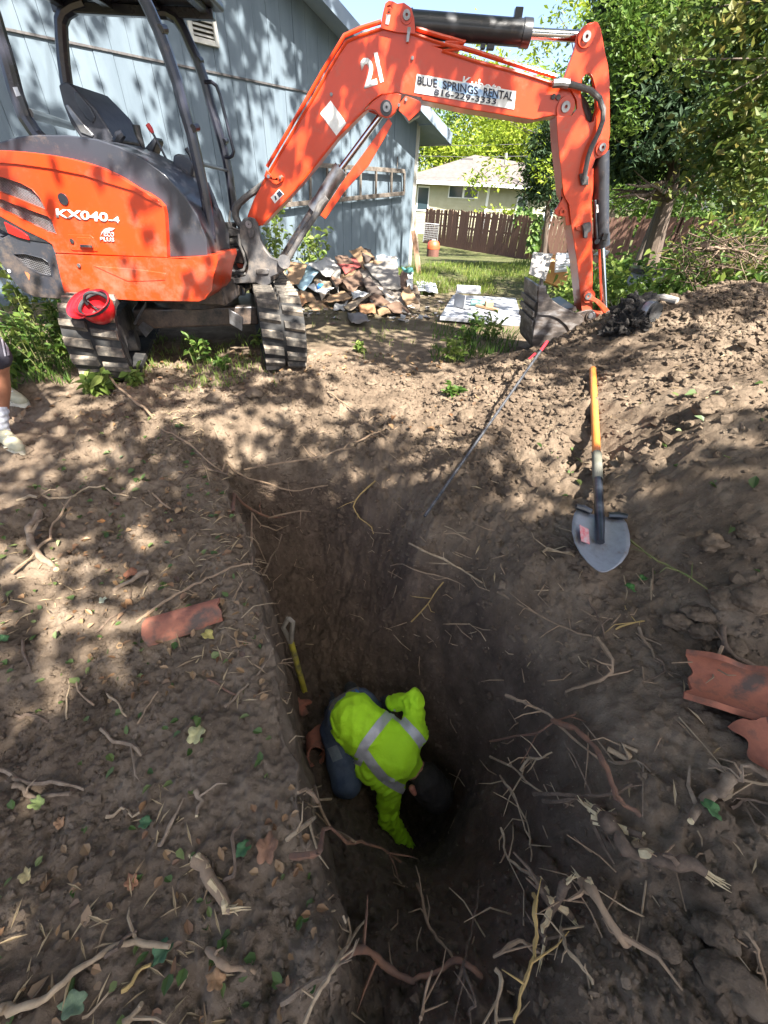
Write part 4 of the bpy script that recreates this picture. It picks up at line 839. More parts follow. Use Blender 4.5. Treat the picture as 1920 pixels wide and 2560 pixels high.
post(z1((800, 60), (870, 70), (915, 95), (950, 150), (985, 230), (1018, 300), (1060, 420), (1092, 540), (1122, 640), (1150, 740), (1172, 830), (1190, 920), (1205, 1040), (1212, 1100)), YF, .038, 'canopy_post')
b = MB(); q = z1((430, -10), (560, 12), (700, 45), (800, 60), (900, 95), (905, 78), (890, 60), (820, 20), (700, -30), (430, -60)); b.prism(pl(q, YF), (0, .05, 0)); b.build('canopy_beam', m_post, ex, bevel=.01)
rl = [py(*z1((-90, -60))[0], YN), py(*z1((735, -30))[0], YN), py(*z1((930, 110))[0], YF), py(*z1((316, 60))[0], YF)]
zt = max(p[2] for p in rl) + .02
b = MB(); xs0 = min(p[0] for p in rl) - .05; xs1 = max(p[0] for p in rl) + .0
b.box(((xs0 + xs1) / 2, (YN + YF) / 2, zt + .06), (xs1 - xs0 + .1, YF - YN + .25, .05))
roof = b.build('canopy_roof', m_hood, ex, bevel=.02, seg=3)
for t in (.06, .36, .66, .95):
    MB().box((xs0 + (xs1 - xs0) * t, (YN + YF) / 2, zt + .015), (.06, YF - YN + .1, .036)).build('roof_rib', m_post, roof, bevel=.006)
for Y in (YN, YF): MB().box(((xs0 + xs1) / 2, Y, zt + .0), (xs1 - xs0, .06, .06)).build('roof_rail', m_post, roof, bevel=.008)
post(z1((145, 585), (255, 618), (375, 655)), [YN, 4.1, YF], .028, 'cross_bar'); post(z1((1045, 850), (1180, 885)), [YN, YF], .012, 'cross_bar')
post(z1((1060, 425), (1095, 424), (1122, 445), (1140, 490), (1180, 650), (1212, 785), (1205, 808), (1190, 816), (1165, 815)), YF - .03, .013, 'grab_rail')
post(z1((1068, 950), (1098, 1020), (1120, 1080), (1132, 1160)), 3.7, .02, 'front_brace')
plate('post_sticker', z1((65, 452), (88, 450), (106, 495), (84, 500)), YN - .046, .003, m_silver, cn)
for p, Y in (((825, 158), YN), ((995, 668), YN), ((1022, 318), YF), ((1155, 735), YF)):
    c = py(*z1(p)[0], Y); MB().cyl(c + (.02, -.03, 0), c + (.03, .02, .01), .02, n=10).build('post_bolt', m_dark, ex)
# floor, seat, levers
MB().box((py(*z1((800, 900))[0], 4.1)[0] - .1, 4.08, .84), (1.15, 1.25, .06)).build('floor_plate', m_dark, ex, bevel=.01)
b = MB(); b.prism(pl(z1((300, 440), (330, 422), (365, 435), (430, 500), (500, 570), (545, 640), (595, 725), (560, 760), (420, 720), (365, 640), (325, 540)), 3.88), (0, .46, 0))
st = b.build('seat', mat('seat_vinyl', (.035, .036, .045), (.06, .06, .07), .45, 0, 20, 4, .1, 80), ex, bevel=.05, seg=4)
plate('seat_trim', z1((335, 545), (350, 540), (430, 640), (485, 700), (478, 712), (420, 690)), 3.872, .02, m_steel, st, bevel=.006)
MB().box(py(*z1((520, 790))[0], 4.1), (.5, .46, .14)).build('seat_cushion', st.data.materials[0], st, bevel=.04, seg=3)
plate('seat_back_pad', z1((380, 470), (400, 475), (470, 560), (495, 610), (480, 640), (440, 610), (395, 540)), 3.868, .02, m_hood, st, bevel=.015)
con = MB().prism(pl(z1((895, 805), (920, 796), (990, 832), (1008, 860), (990, 930), (955, 1002), (920, 985), (885, 960)), 3.75), (0, .22, 0)).build('control_console', m_hood, ex, bevel=.03, seg=3)
b = MB(); b.prism(pl(z1((735, 780), (800, 705), (815, 730), (790, 800), (850, 850), (880, 910), (840, 940), (780, 860)), 3.9), (0, .12, 0)); b.build('armrest', m_dark, ex, bevel=.015, seg=3)
b = MB(); b.tube(pl(z1((705, 648), (715, 690), (735, 745), (745, 770)), 3.92), [.026, .024, .018, .012], 10); b.build('joystick', m_dark, ex)
b = MB(); b.tube(pl(z1((792, 690), (830, 760), (885, 870)), 3.8), .008, 8); lv = b.build('lever', m_dark, ex); b = MB(); b.tube(pl(z1((765, 645), (780, 668), (793, 690)), 3.8), [.016, .018, .011], 8); b.build('lever_grip', mat('red_grip', (.5, .03, .03), None, .4), lv)
b = MB(); b.tube(pl(z1((640, 690), (620, 705), (605, 735)), 3.75), [.022, .03, .03], 8); b.build('joystick', m_dark, ex)
b = MB(); b.tube(pl(z1((965, 770), (985, 800), (995, 830)), 3.7), [.014, .014, .01], 8); b.build('lever', m_dark, ex)
# ---- undercarriage
TD = unit(np.array([-.326, .945, 0])); TW = np.array([TD[1], -TD[0], 0])     # along the track, across to the right
TL, TR, TWD = 2.02, .265, .34
MB().box((XC[0], XC[1], .33), (1.0, .6, .16), (TW, TD, (0, 0, 1))).build('track_frame', m_dark, ex, bevel=.02)
straight = TL - 2 * TR; per = 2 * straight + 2 * math.pi * TR
def tpath(s, rr):
    s %= per; h = straight / 2
    if s < straight: return np.array([-h + s, -rr]), 0.0 - math.pi / 2
    s -= straight
    if s < math.pi * TR: a = -math.pi / 2 + s / TR; return np.array([h + rr * math.cos(a), rr * math.sin(a)]), a
    s -= math.pi * TR
    if s < straight: return np.array([h - s, rr]), math.pi / 2
    s -= straight; a = math.pi / 2 + s / TR; return np.array([-h + rr * math.cos(a), rr * math.sin(a)]), a
lugb = MB(); lugb.add([(x * .078, y, z) for x, y, z in [(-1, -.022, 0), (1, -.050, 0), (1, .014, 0), (-1, .042, 0), (-.96, -.014, .036), (.96, -.040, .036), (.96, .004, .036), (-.96, .032, .036)]], [(0, 3, 2, 1), (4, 5, 6, 7), (0, 1, 5, 4), (1, 2, 6, 5), (2, 3, 7, 6), (3, 0, 4, 7)])
lug_me = bpy.data.meshes.new('track_lug'); lug_me.from_pydata(lugb.V, [], lugb.F); lug_me.materials.append(m_lug)
NL = 40
for off in (-.655, .655):
    tc = XC + TW * off + np.array([0, 0, TR + .032]); b = MB(); n = 80; V = []
    for i in range(n):
        p, a = tpath(per * i / n, TR); q, _ = tpath(per * i / n, TR - .035)
        for (pp, wv) in ((p, -1), (p, 1), (q, 1), (q, -1)): V.append(tc + TD * pp[0] + np.array([0, 0, pp[1]]) + TW * wv * TWD / 2)
    Fs = []
    for i in range(n):
        j = (i + 1) % n
        for k in range(4): Fs.append((i * 4 + k, i * 4 + (k + 1) % 4, j * 4 + (k + 1) % 4, j * 4 + k))
    b.add(V, Fs); trk = b.build('track', m_rub, ex)
    fb = MB()
    for e in (-1, 1):
        cc = tc + TD * e * straight / 2; fb.cyl(cc - TW * .10, cc + TW * .10, TR - .04, n=24); fb.cyl(cc - TW * .13, cc + TW * .13, .10, n=18)
    fb.box(tc, (straight, .16, .2), (TD, TW, (0, 0, 1)))
    for k in range(4): cc = tc + TD * (-.5 + k * .33) * straight + np.array([0, 0, -TR + .12]); fb.cyl(cc - TW * .12, cc + TW * .12, .085, n=16)
    fb.build('roller_frame', m_cast, trk, bevel=.004)
    for i in range(NL):
        for sd in (-1, 1):
            s_ = per * (i + (.5 if sd > 0 else 0)) / NL; p, a = tpath(s_, TR - .004)
            nrm = TD * math.cos(a) + np.array([0, 0, math.sin(a)]); alg = -TD * math.sin(a) + np.array([0, 0, math.cos(a)])
            o = bpy.data.objects.new('track_lug', lug_me); COL.objects.link(o); o.parent = trk
            mw = Matrix.Identity(4); x_ = TW * sd; y_ = np.cross(nrm, x_); pos = tc + TD * p[0] + np.array([0, 0, p[1]]) + TW * sd * .088 - XC
            for r_ in range(3): mw[r_][0] = x_[r_]; mw[r_][1] = y_[r_]; mw[r_][2] = nrm[r_]; mw[r_][3] = pos[r_]
            o.matrix_local = mw
for pts, Y in ((z2((1185, 565), (1260, 610), (1255, 680), (1190, 640)), 3.75), (z2((690, 640), (755, 525), (755, 550), (700, 650)), 3.55), (z2((715, 660), (740, 630), (795, 665), (755, 712)), 3.5)):
    plate('guard_plate', pts, Y, .012, m_steel, ex, bevel=.002)
# ================================================================== trees and plants
m_bark = mat('grey_brown_bark', (.075, .058, .045), (.19, .155, .125), .95, 0, 9, 8, .8, 20, stretch=(1, 1, .25), bdist=.02)
m_bark2 = mat('dark_cedar_bark', (.05, .036, .028), (.13, .095, .07), .95, 0, 9, 8, .8, 20, stretch=(1, 1, .2), bdist=.02)
m_stem = mat('green_stem', (.10, .13, .035), (.16, .15, .05), .7, 0, 20)
m_lf_yel = leafmat('yellow_green_leaf', [(.13, .20, .02), (.24, .32, .03), (.36, .40, .05)], trans=.45)
m_lf_mid = leafmat('mid_green_leaf', [(.05, .10, .018), (.09, .16, .028), (.17, .22, .04)], trans=.4)
m_lf_ced = leafmat('cedar_spray', [(.014, .034, .014), (.026, .055, .02), (.055, .09, .03)], rough=.7, trans=.2)
m_lf_vin = leafmat('vine_leaf', [(.035, .07, .014), (.065, .11, .02), (.12, .15, .03), (.24, .19, .055)], trans=.4)
m_lf_weed = leafmat('weed_leaf', [(.045, .10, .018), (.085, .16, .03), (.16, .23, .05)], trans=.4)
m_lf_pale = leafmat('pale_weed_leaf', [(.12, .19, .04), (.20, .28, .06), (.30, .34, .10)], trans=.4)
m_grass = leafmat('grass_blade', [(.10, .16, .025), (.17, .25, .04), (.32, .33, .09)], trans=.35)
def limb_tubes(b, base, ends, r0, rng, bend=.12):
    for e in ends:
        e = np.asarray(e, float); L = np.linalg.norm(e - base); mid = (base + e) / 2 + rng.normal(size=3) * L * bend; q = base * .25 + mid * .5 + e * .25
        b.tube([base, (base + mid) / 2 + rng.normal(size=3) * L * .03, q, (mid + e) / 2, e], [r0, r0 * .8, r0 * .6, r0 * .4, r0 * .15], 6)
def tree(name, label, path, rad, crown, n, leaf, mt, seed, cat='tree', group=None, bark=None, clump=None, wid=.5, nl=10, upbias=.6, shell=.5):
    """path: trunk points; crown: list of (centre, radii); n leaves spread in clumps through the crown"""
    rng = np.random.default_rng(seed); path = [np.asarray(p, float) for p in path]
    t = thing(name, path[0], label, cat, group); b = MB(); b.tube(path, rad, 10)
    C = []; vols = np.array([np.prod(r_) for _, r_ in crown]) ** .8; vols /= vols.sum(); per_cl = 60
    for (c, r_), f in zip(crown, vols):
        k = max(3, int(n * f / per_cl)); d = rnd3(rng, k); rr = (shell + (1 - shell) * rng.random(k)) ** 1.0 * rng.random(k) ** .25
        C.append(np.asarray(c) + d * rr[:, None] * np.asarray(r_))
    C = np.concatenate(C)
    pick = C[rng.permutation(len(C))[:nl]]
    for e in pick: limb_tubes(b, path[-1] if rng.random() < .5 else path[max(1, len(path) - 2)], [e], rad[-1] * .6, rng)
    b.build('trunk', bark or m_bark, t)
    cl = clump or leaf * 3.2; per = int(n / len(C)); P = (C[:, None] + rng.normal(size=(len(C), per, 3)) * cl * np.array([.55, .55, .38])).reshape(-1, 3)
    base = np.repeat(rng.random(len(C)), per); rn = np.clip(.55 * base + .45 * rng.random(len(P)), 0, 1)
    leafobj('crown', P, leaf, rng, mt, t, upbias, wid, rn=rn); return t
def PX(x, y, Y): return py(x, y, Y)
# --- far trees beyond the neighbour's house
def fartree(x, y, Y, rx, rz, mt, lab, seed, n=7000, leaf=.42, low=.0):
    c = PX(x, y, Y); g = np.array([c[0], Y, -1.8]); rng = np.random.default_rng(seed)
    crown = [(c, (rx, rx, rz))] + [(c + rng.normal(size=3) * np.array([rx, rx, rz]) * .55, (rx * .5, rx * .5, rz * .45)) for _ in range(5)]
    tree('background_tree', lab, [g, g + (0.3, 0, (c[2] - g[2]) * .5), (c[0], c[1], c[2])], [.35, .28, .15], crown, n, leaf, mt, seed, group='trees beyond the back fence', shell=.35)
fartree(1090, 330, 58, 5.5, 5.0, m_lf_mid, 'soft green tree just right of the blue house eave, beyond the fence', 21)
fartree(1130, 395, 52, 3.4, 2.6, m_lf_yel, 'bright yellow-green tree above the left end of the neighbour roof', 22, 4500)
fartree(1260, 330, 60, 5.0, 4.2, m_lf_yel, 'yellow-green tree rising right behind the neighbour roof ridge', 23)
fartree(1370, 400, 56, 5.0, 4.5, m_lf_yel, 'yellow-green tree beside the excavator arm, behind the neighbour house', 24)
fartree(1330, 290, 66, 7.0, 5.0, m_lf_mid, 'tall loose green tree below the arm cylinder against the sky', 25, 8000, .42)
fartree(1560, 420, 48, 6.0, 5.0, m_lf_mid, 'green tree just right of the excavator arm beyond the fence', 26)
fartree(1760, 380, 52, 8, 8, m_lf_mid, 'broad green tree behind the dark cedar', 27, 8000)
fartree(1960, 250, 50, 8, 10, m_lf_mid, 'tall green tree at the right edge behind the thicket', 28, 8000)
fartree(1720, 150, 60, 7, 8, m_lf_mid, 'tall tree behind the upper cedar branches', 29, 8000)
fartree(1650, 500, 34, 3.2, 2.2, m_lf_mid, 'low green tree filling the gap above the fence right of the arm', 32, 3500, .3)
fartree(1830, 500, 30, 3.2, 2.4, m_lf_mid, 'low green tree above the far right end of the fence', 33, 3500, .3)
fartree(1480, 470, 36, 2.6, 2.4, m_lf_mid, 'low green tree showing between the arm and the bucket cylinder', 34, 3000, .3)
fartree(820, 330, 75, 9, 6, m_lf_mid, 'green tree hidden mostly behind the blue house', 30, 5000)
# --- thin locust hanging over the neighbour roof
lc = [(PX(1290, 240, 21), (2.2, 1.5, 1.3)), (PX(1230, 330, 20), (1.3, 1, .9)), (PX(1180, 120, 23), (1.6, 1.2, 1.0)), (PX(1340, 430, 19), (.9, .8, .6)), (PX(1220, 445, 20), (.8, .6, .3)), (PX(1420, 90, 22), (1.5, 1.2, 1.6)), (PX(1400, 300, 21), (1.2, 1, 1.2))]
g = PX(1445, 560, 22.5); g[2] = float(far_z(0, 22.5)) - .1
tree('locust_tree', 'airy light green locust tree drooping in front of the neighbour roof', [g, g + (-.1, 0, 1.6), g + (-.5, 0, 3.6), g + (-1.2, 0, 5.2)], [.14, .12, .10, .06], lc, 3600, .20, m_lf_yel, 31, clump=.5, wid=.42, nl=16)
# --- cedar
zt_ = zo(1480, 450, 3.77); YC = 10.5
cb = PX(*zt_((560, 790))[0], YC); cb[2] = float(ground(np.array([cb[0]]), np.array([YC]))[0]) - .1
path = [cb] + [PX(*p, YC) for p in zt_((610, 520), (700, 200), (745, 60), (775, -120), (800, -400), (790, -800), (760, -1300))]
crown = [(PX(x, y, YC + dy), (r_, r_ * .9, h_)) for x, y, dy, r_, h_ in ((1700, 330, 0, 1.5, .7), (1640, 300, -.4, 1.1, .8), (1580, 330, .3, .8, .9), (1800, 330, .4, 1.2, .6), (1690, 200, 0, 1.4, .8), (1600, 190, 0, 1.0, .8), (1790, 190, 0, 1.2, .8), (1680, 90, .2, 1.3, .8), (1590, 80, .3, 1.0, .7), (1760, 60, 0, 1.1, .8), (1560, 240, .5, .6, .7), (1540, 130, .6, .6, .8), (1650, -30, 0, 1.3, .9), (1760, -60, 0, 1.2, .9), (1620, 420, .2, .8, .25), (1560, 400, .3, .55, .2), (1740, 440, .4, .7, .25))]
cdt = tree('cedar_tree', 'dark green cedar with a leaning trunk on the right side of the yard', path, [.20, .165, .14, .12, .10, .08, .06, .03], crown, 46000, .15, m_lf_ced, 41, bark=m_bark2, clump=.24, wid=.36, nl=0, upbias=.2, shell=.25)
b = MB(); rng = np.random.default_rng(5)
for st, en in (((690, 190), (430, 140)), ((700, 170), (560, 60)), ((735, 100), (950, 60)), ((745, 40), (330, 40)), ((750, 20), (1000, -40)), ((690, 210), (820, 130)), ((770, -150), (420, -250)), ((770, -150), (1100, -220)), ((780, -300), (500, -420)), ((700, 180), (250, 160)), ((715, 150), (180, 90)), ((790, -500), (1050, -600)), ((790, -600), (540, -720))):
    a = PX(*zt_(st)[0], YC); e = PX(*zt_(en)[0], YC + rng.uniform(-.8, .3)); limb_tubes(b, a, [e], .055, rng, .07)
    for _ in range(3):
        t = rng.uniform(.3, .9); limb_tubes(b, a * (1 - t) + e * t, [a * (1 - t) + e * t + rng.normal(size=3) * (.5, .4, .25)], .02, rng, .1)
b.build('limbs', m_bark2, cdt)
tree('thicket_tree', 'broad tree added in the far right corner to shade the fence', [gpt(13.4, 18.0, -.6), gpt(13.4, 18.0, 1.2), gpt(13.2, 18.0, 2.8)], [.2, .17, .1], [(gpt(12.6, 18.0, 4.6), (2.6, 2.2, 1.5)), (gpt(10.6, 18.6, 4.4), (1.9, 1.6, 1.2)), (gpt(15, 17.4, 4.4), (2, 2, 1.5))], 6000, .24, m_lf_mid, 53, clump=.6, nl=14)  # tree put in so its crown shades the right part of the fence
# small cedar by the fence, left of the arm
g = PX(1372, 600, 19.5); g[2] = float(far_z(0, 19.5)) - .1
tree('young_cedar', 'small dark cedar just left of the excavator arm by the fence', [g, PX(1372, 500, 19.5), PX(1375, 380, 19.5)], [.11, .09, .05], [(PX(1365, 430, 19.5), (.9, .8, .9)), (PX(1345, 480, 19.4), (.6, .6, .5)), (PX(1380, 350, 19.6), (.8, .8, .9)), (PX(1400, 500, 19.6), (.6, .6, .6)), (PX(1330, 420, 19.5), (.5, .5, .5))], 6500, .19, m_lf_ced, 42, bark=m_bark2, clump=.3, wid=.3, nl=8)
# --- thicket on the right: near leafy branches
tb_ = gpt(6.6, 5.6, -.05)
tree('thicket_tree', 'yellow-green leafy tree overhanging the spoil mound at the right edge', [tb_, tb_ + (-.2, .1, 1.2), tb_ + (-.5, .1, 2.4), tb_ + (-.9, 0, 3.6)], [.13, .11, .09, .06],
     [(PX(1880, 300, 6.2), (.9, .8, .7)), (PX(1830, 420, 6.0), (.7, .7, .4)), (PX(1790, 380, 6.4), (.5, .6, .35)), (PX(1900, 180, 6.4), (.9, .8, .6)), (PX(1850, 60, 6.8), (1.1, .9, .6)), (PX(1905, 440, 5.8), (.6, .6, .5)), (PX(1780, 20, 7.2), (.7, .7, .4)), (PX(1930, 20, 6.5), (1.0, .8, .9)), (PX(1960, 330, 5.8), (.8, .8, 1.0))], 6200, .095, m_lf_vin, 51, clump=.26, wid=.55, nl=22, upbias=.3)
tree('thicket_tree', 'tall tree with small pale leaves beside the top of the excavator arm', [gpt(5.6, 11.2, -.05), gpt(5.7, 11.2, 1.8), PX(1690, 150, 11.2), PX(1640, 20, 10.8)], [.09, .07, .04, .02], [(PX(1570, 60, 9), (.7, .6, .5)), (PX(1560, 160, 9), (.45, .5, .6)), (PX(1640, 20, 9), (.8, .6, .4)), (PX(1570, 280, 9), (.3, .4, .5)), (PX(1680, 130, 8.8), (.6, .5, .4))], 2600, .10, m_lf_mid, 52, clump=.28, wid=.5, nl=16)
def shrub(name, label, c, r_, n, leaf, mt, seed, stems=7, cat='shrub', group=None, wid=.55, upbias=.5):
    rng = np.random.default_rng(seed); base = gpt(c[0], c[1], -.03); t = thing(name, base, label, cat, group)
    C = rnd3(rng, max(5, n // 30)) * (rng.random((max(5, n // 30), 1)) ** .4) * np.asarray(r_) ; C[:, 2] = np.abs(C[:, 2]) * 1.0; C = C + base + (0, 0, r_[2] * .15)
    b = MB()
    for e in C[:stems]: limb_tubes(b, base + rng.normal(size=3) * (.12, .12, 0), [e], .012, rng)
    b.build('stems', m_bark, t); per = n // len(C)
    P = (C[:, None] + rng.normal(size=(len(C), per, 3)) * .13).reshape(-1, 3); gzv = ground(P[:, 0], P[:, 1], False); P = P[P[:, 2] > gzv + .01]
    leafobj('foliage', P, leaf, rng, mt, t, upbias, wid, hexa=True); return t
sh_ = [('low green shrub right behind the bucket cylinder', 1560, 690, 5.4, (.55, .5, .5), 900, m_lf_mid), ('pale leafy shrub behind the black root clump', 1640, 680, 6.0, (.6, .5, .4), 900, m_lf_mid), ('bushy weeds at the foot of the cedar trunk', 1570, 650, 8.0, (.8, .6, .4), 900, m_lf_mid), ('yellow-green shrub right of the cedar trunk', 1740, 640, 7.6, (.8, .7, .5), 1100, m_lf_vin), ('tangled shrub under the grey brush pile', 1800, 660, 5.6, (.8, .6, .6), 1900, m_lf_mid), ('low leafy shrub spilling over the mound crest at the right edge', 1870, 700, 5.0, (.6, .5, .4), 1500, m_lf_mid), ('green shrub mixed with the front of the brush pile', 1740, 690, 5.2, (.6, .4, .4), 1300, m_lf_mid), ('ivy-like shrub at the right edge above the mound', 1900, 600, 5.6, (.7, .7, .8), 1300, m_lf_vin), ('tall bright shrub behind the brush pile', 1850, 540, 8.5, (1.0, .9, .9), 1500, m_lf_vin), ('dark shrub in the far right corner', 1920, 520, 7.5, (1.0, .9, 1.2), 1500, m_lf_mid), ('shrub against the fence right of the arm', 1640, 620, 12, (.9, .6, .35), 500, m_lf_mid), ('leafy weeds left of the arm foot beyond the bucket', 1480, 730, 6.2, (.6, .5, .35), 800, m_lf_pale)]
for k, (lab, x, y, Y, r_, n, mt) in enumerate(sh_):
    c = PX(x, y, Y); shrub('shrub', lab, c, r_, n, .075 if Y < 7 else .1, mt, 60 + k, group='shrubs behind the spoil mound')
# fence vine
rng = np.random.default_rng(8); P = []
for _ in range(420):
    u, v = rng.random(), rng.random(); x = 1120 + 220 * u; y = 600 + 420 * v
    if not (abs(x - 1220 - 40 * (v - .5)) < 95 * (1 - .55 * v)): continue
    p = PX(*zf((x, y))[0], 25.2); P.append(p)
t = thing('fence_vine', gpt(PX(1310, 640, 25.2)[0], 25.2), 'dark green vine climbing the middle of the picket fence', 'vine'); P = np.array(P); fdir = unit(fpts[1] - fpts[0])
for i in range(len(P)):
    s_ = np.dot(P[i] - fpts[0], fdir); q = fpts[0] + fdir * s_; P[i, 1] = q[1] - .12 if P[i, 0] < fpts[1][0] else 23.75
leafobj('foliage', P, .26, rng, m_lf_weed, t, .1, .8, N=np.tile([0, -1, .4], (len(P), 1)) + rng.normal(size=(len(P), 3)) * .4)
b = MB(); b.tube([P[0] * (1, 1, 0) + (0, 0, -1.1), P[0] * (1, 1, 0) + (.1, 0, 0), P[0] * (1, 1, 0) + (.0, 0, .5)], .02, 6); b.build('stem', m_stem, t)
t = thing('fence_vine', gpt(PX(1200, 600, 27)[0], 27), 'thin yellow-green creeper trailing over the fence top left of the vine', 'vine')
P = np.array([PX(*zf((x, y))[0], 27.0) for x, y in np.stack([rng.uniform(640, 1080, 140), rng.uniform(560, 720, 140) + 0 * rng.random(140)], 1) if y < 600 + .1 * (x - 500)])
for i in range(len(P)): P[i] = PX(*pix(P[i])[:2], float(fpts[0][1] + (fpts[1][1] - fpts[0][1]) * np.clip((P[i, 0] * .9 - fpts[0][0]) / (fpts[1][0] - fpts[0][0]), 0, 1)) - .1)
leafobj('foliage', P, .2, rng, m_lf_yel, t, .3, .7); b = MB(); b.tube([P[0], P[len(P) // 2], P[-1]], .015, 5); b.build('stem', m_stem, t)
# --- low plants
def plant(label, base, h, nst, leaf, mt, seed, name='weed', spread=.35, group=None, per=9, wid=.55, cat='weed'):
    rng = np.random.default_rng(seed); base = np.asarray(base, float); t = thing(name, base, label, cat, group); b = MB(); P = []; T = []
    for k in range(nst):
        a = rng.uniform(0, 2 * math.pi); lean = rng.random() * spread; hh = h * rng.uniform(.55, 1.05)
        d = np.array([math.cos(a) * lean, math.sin(a) * lean, 1]); r0 = base + np.array([math.cos(a), math.sin(a), 0]) * .05 * rng.random() * (1 + h)
        pts = [r0 + np.array([0, 0, -.02]), r0 + d * hh * .5, r0 + d * hh + np.array([d[0], d[1], -.1]) * hh * .25]
        b.tube(pts, [.004, .003, .0015], 4, False)
        for i in range(per):
            u = rng.uniform(.2, 1.0); p = pts[0] * (1 - u) ** 2 + 2 * u * (1 - u) * pts[1] + u * u * pts[2]; an = rng.uniform(0, 2 * math.pi)
            P.append(p); T.append((math.cos(an), math.sin(an), .15))
    b.build('stems', m_stem, t); P = np.array(P); leafobj('foliage', P, leaf, rng, mt, t, 1.0, wid, T=np.array(T) + rng.normal(size=(len(P), 3)) * .25, hexa=True); return t
wl_ = [('leafy weed clump in front of the excavator undercarriage, between the tracks', 500, 905, .24, 9, .055, m_lf_weed), ('small weed by the inner side of the right excavator track', 655, 870, .2, 7, .05, m_lf_pale), ('broad-leaved weed growing by the near end of the left track', 250, 985, .16, 7, .09, m_lf_pale), ('weed with pale leaves in front of the left track', 330, 965, .12, 7, .06, m_lf_pale), ('low weed right of the undercarriage in dry grass', 560, 925, .12, 8, .045, m_lf_weed),
       ('weed patch left of the mound foot, taller one in sunlight', 1160, 870, .24, 10, .05, m_lf_weed), ('bright weed clump beside the bucket', 1220, 850, .26, 10, .05, m_lf_pale), ('low weed in front of the bucket weeds', 1130, 905, .2, 10, .055, m_lf_pale), ('weed beside the white board corner', 1190, 830, .3, 10, .05, m_lf_weed), ('small weed on the bare ground between track and bucket', 900, 880, .1, 6, .05, m_lf_pale), ('lone small weed below the bare patch', 1130, 990, .08, 6, .05, m_lf_weed)]
for k, (lab, x, y, h, n, lf, mt) in enumerate(wl_): plant(lab, hit(x, y), h, n, lf, mt, 100 + k, group='weeds round the dig')
lw = [(30, 760), (70, 800), (130, 760), (60, 850), (150, 830), (20, 880), (110, 880), (180, 780), (160, 900), (40, 930), (200, 850), (90, 730), (150, 720), (230, 740), (15, 700), (60, 690), (190, 900), (120, 940), (240, 900), (30, 980)]
wher = ['under the counterweight', 'beside the counterweight', 'left of the left track', 'by the bystander', 'in the shade at the left edge']
for k, (x, y) in enumerate(lw): plant('leafy green weed in the thick patch left of the left excavator track', hit(x, y), .24 + .1 * (k % 3), 10, .055, [m_lf_weed, m_lf_mid, m_lf_mid][k % 3], 140 + k, group='weeds in the thick patch left of the excavator', per=11)
# vines against the house wall
for k, (lab, x, y, h) in enumerate((('tall leafy vine between the boom cylinder and the blue wall', 700, 720, 1.25), ('leafy vine against the blue wall behind the trash heap', 800, 700, .95), ('slender vine right behind the boom foot', 660, 700, 1.3), ('green shoots just left of the trash heap top', 760, 705, .8))):
    p = gz(x, y, 0.0); s_ = (p - HP) @ Hn
    p = py(x, 600, 7.4 if k != 1 else 7.8); p = np.array([p[0], p[1], 0.0]); plant(lab, p, h, 8, .085, m_lf_pale, 180 + k, name='wall_vine', spread=.22, per=16, group='vines at the blue wall', cat='vine')
plant('green leaves poking in at the left edge behind the canopy post', gpt(-3.6, 4.3), 1.3, 8, .09, m_lf_pale, 190, name='tall_weed', spread=.15, per=14)
# --- grass on the lawn
rng = np.random.default_rng(77)
def grass(name, pts, h, label, mt=m_grass, wid=.07):
    P = np.asarray(pts, float); k = len(P); T = np.stack([rng.normal(size=k) * .4, rng.normal(size=k) * .4, np.ones(k)], 1); N = rnd3(rng, k); N[:, 2] *= .2
    o = leafobj(name, P, h, rng, mt, None, wid=wid, T=T, N=N); tag(o, label, 'grass', kind='stuff'); return o
k = 60000; yy = 6.2 + (27 - 6.2) * rng.random(k) ** 1.5; xx = yy * rng.uniform(-.02, .62, k); keep = (fbm(np.stack([xx, yy, xx * 0], -1), 1.1, 3, 33) + (yy - 8.2) * .35 > -.1) & ((xx - HP[0]) * Hn[0] + (yy - HP[1]) * Hn[1] > .1)
xx, yy = xx[keep], yy[keep]; zz_ = ground(xx, yy); 
i1 = yy < 13
grass('lawn_grass', np.stack([xx, yy, zz_], 1)[i1], .085, 'sunlit green lawn grass behind the white board'); grass('lawn_grass', np.stack([xx, yy, zz_], 1)[~i1], .13, 'green lawn grass in front of the picket fence', wid=.14)
def patch(x0, x1, y0, y1, n, h, label, mt, seed, dens=.0):
    r2 = np.random.default_rng(seed); a = gz(x0, y1)[0]; P = []
    X = r2.uniform(x0, x1, n); Y = r2.uniform(y0, y1, n); d = np.stack([ray(x, y) for x, y in zip(X, Y)]); t = -CH / d[:, 2]; W_ = CAM + d * t[:, None]
    kp = fbm(W_ * (1, 1, 0), .35, 2, seed) > dens; W_ = W_[kp]; W_[:, 2] = ground(W_[:, 0], W_[:, 1]); return grass('rough_grass', W_, h, label, mt, .09)
patch(0, 330, 690, 960, 3200, .09, 'rough grass and weeds left of the excavator', m_lf_weed, 3, -.3)
patch(330, 690, 850, 985, 1100, .06, 'dry pale grass between the excavator tracks', m_lf_pale, 4, -.2)
patch(1080, 1290, 810, 915, 700, .09, 'grass tufts beside the bucket', m_lf_weed, 5, -.1); patch(780, 1300, 690, 900, 1500, .06, 'sparse grass on the trampled ground', m_lf_pale, 6, .25)
patch(1050, 1500, 640, 740, 1800, .08, 'grass edge round the white board', m_lf_weed, 7, .0)
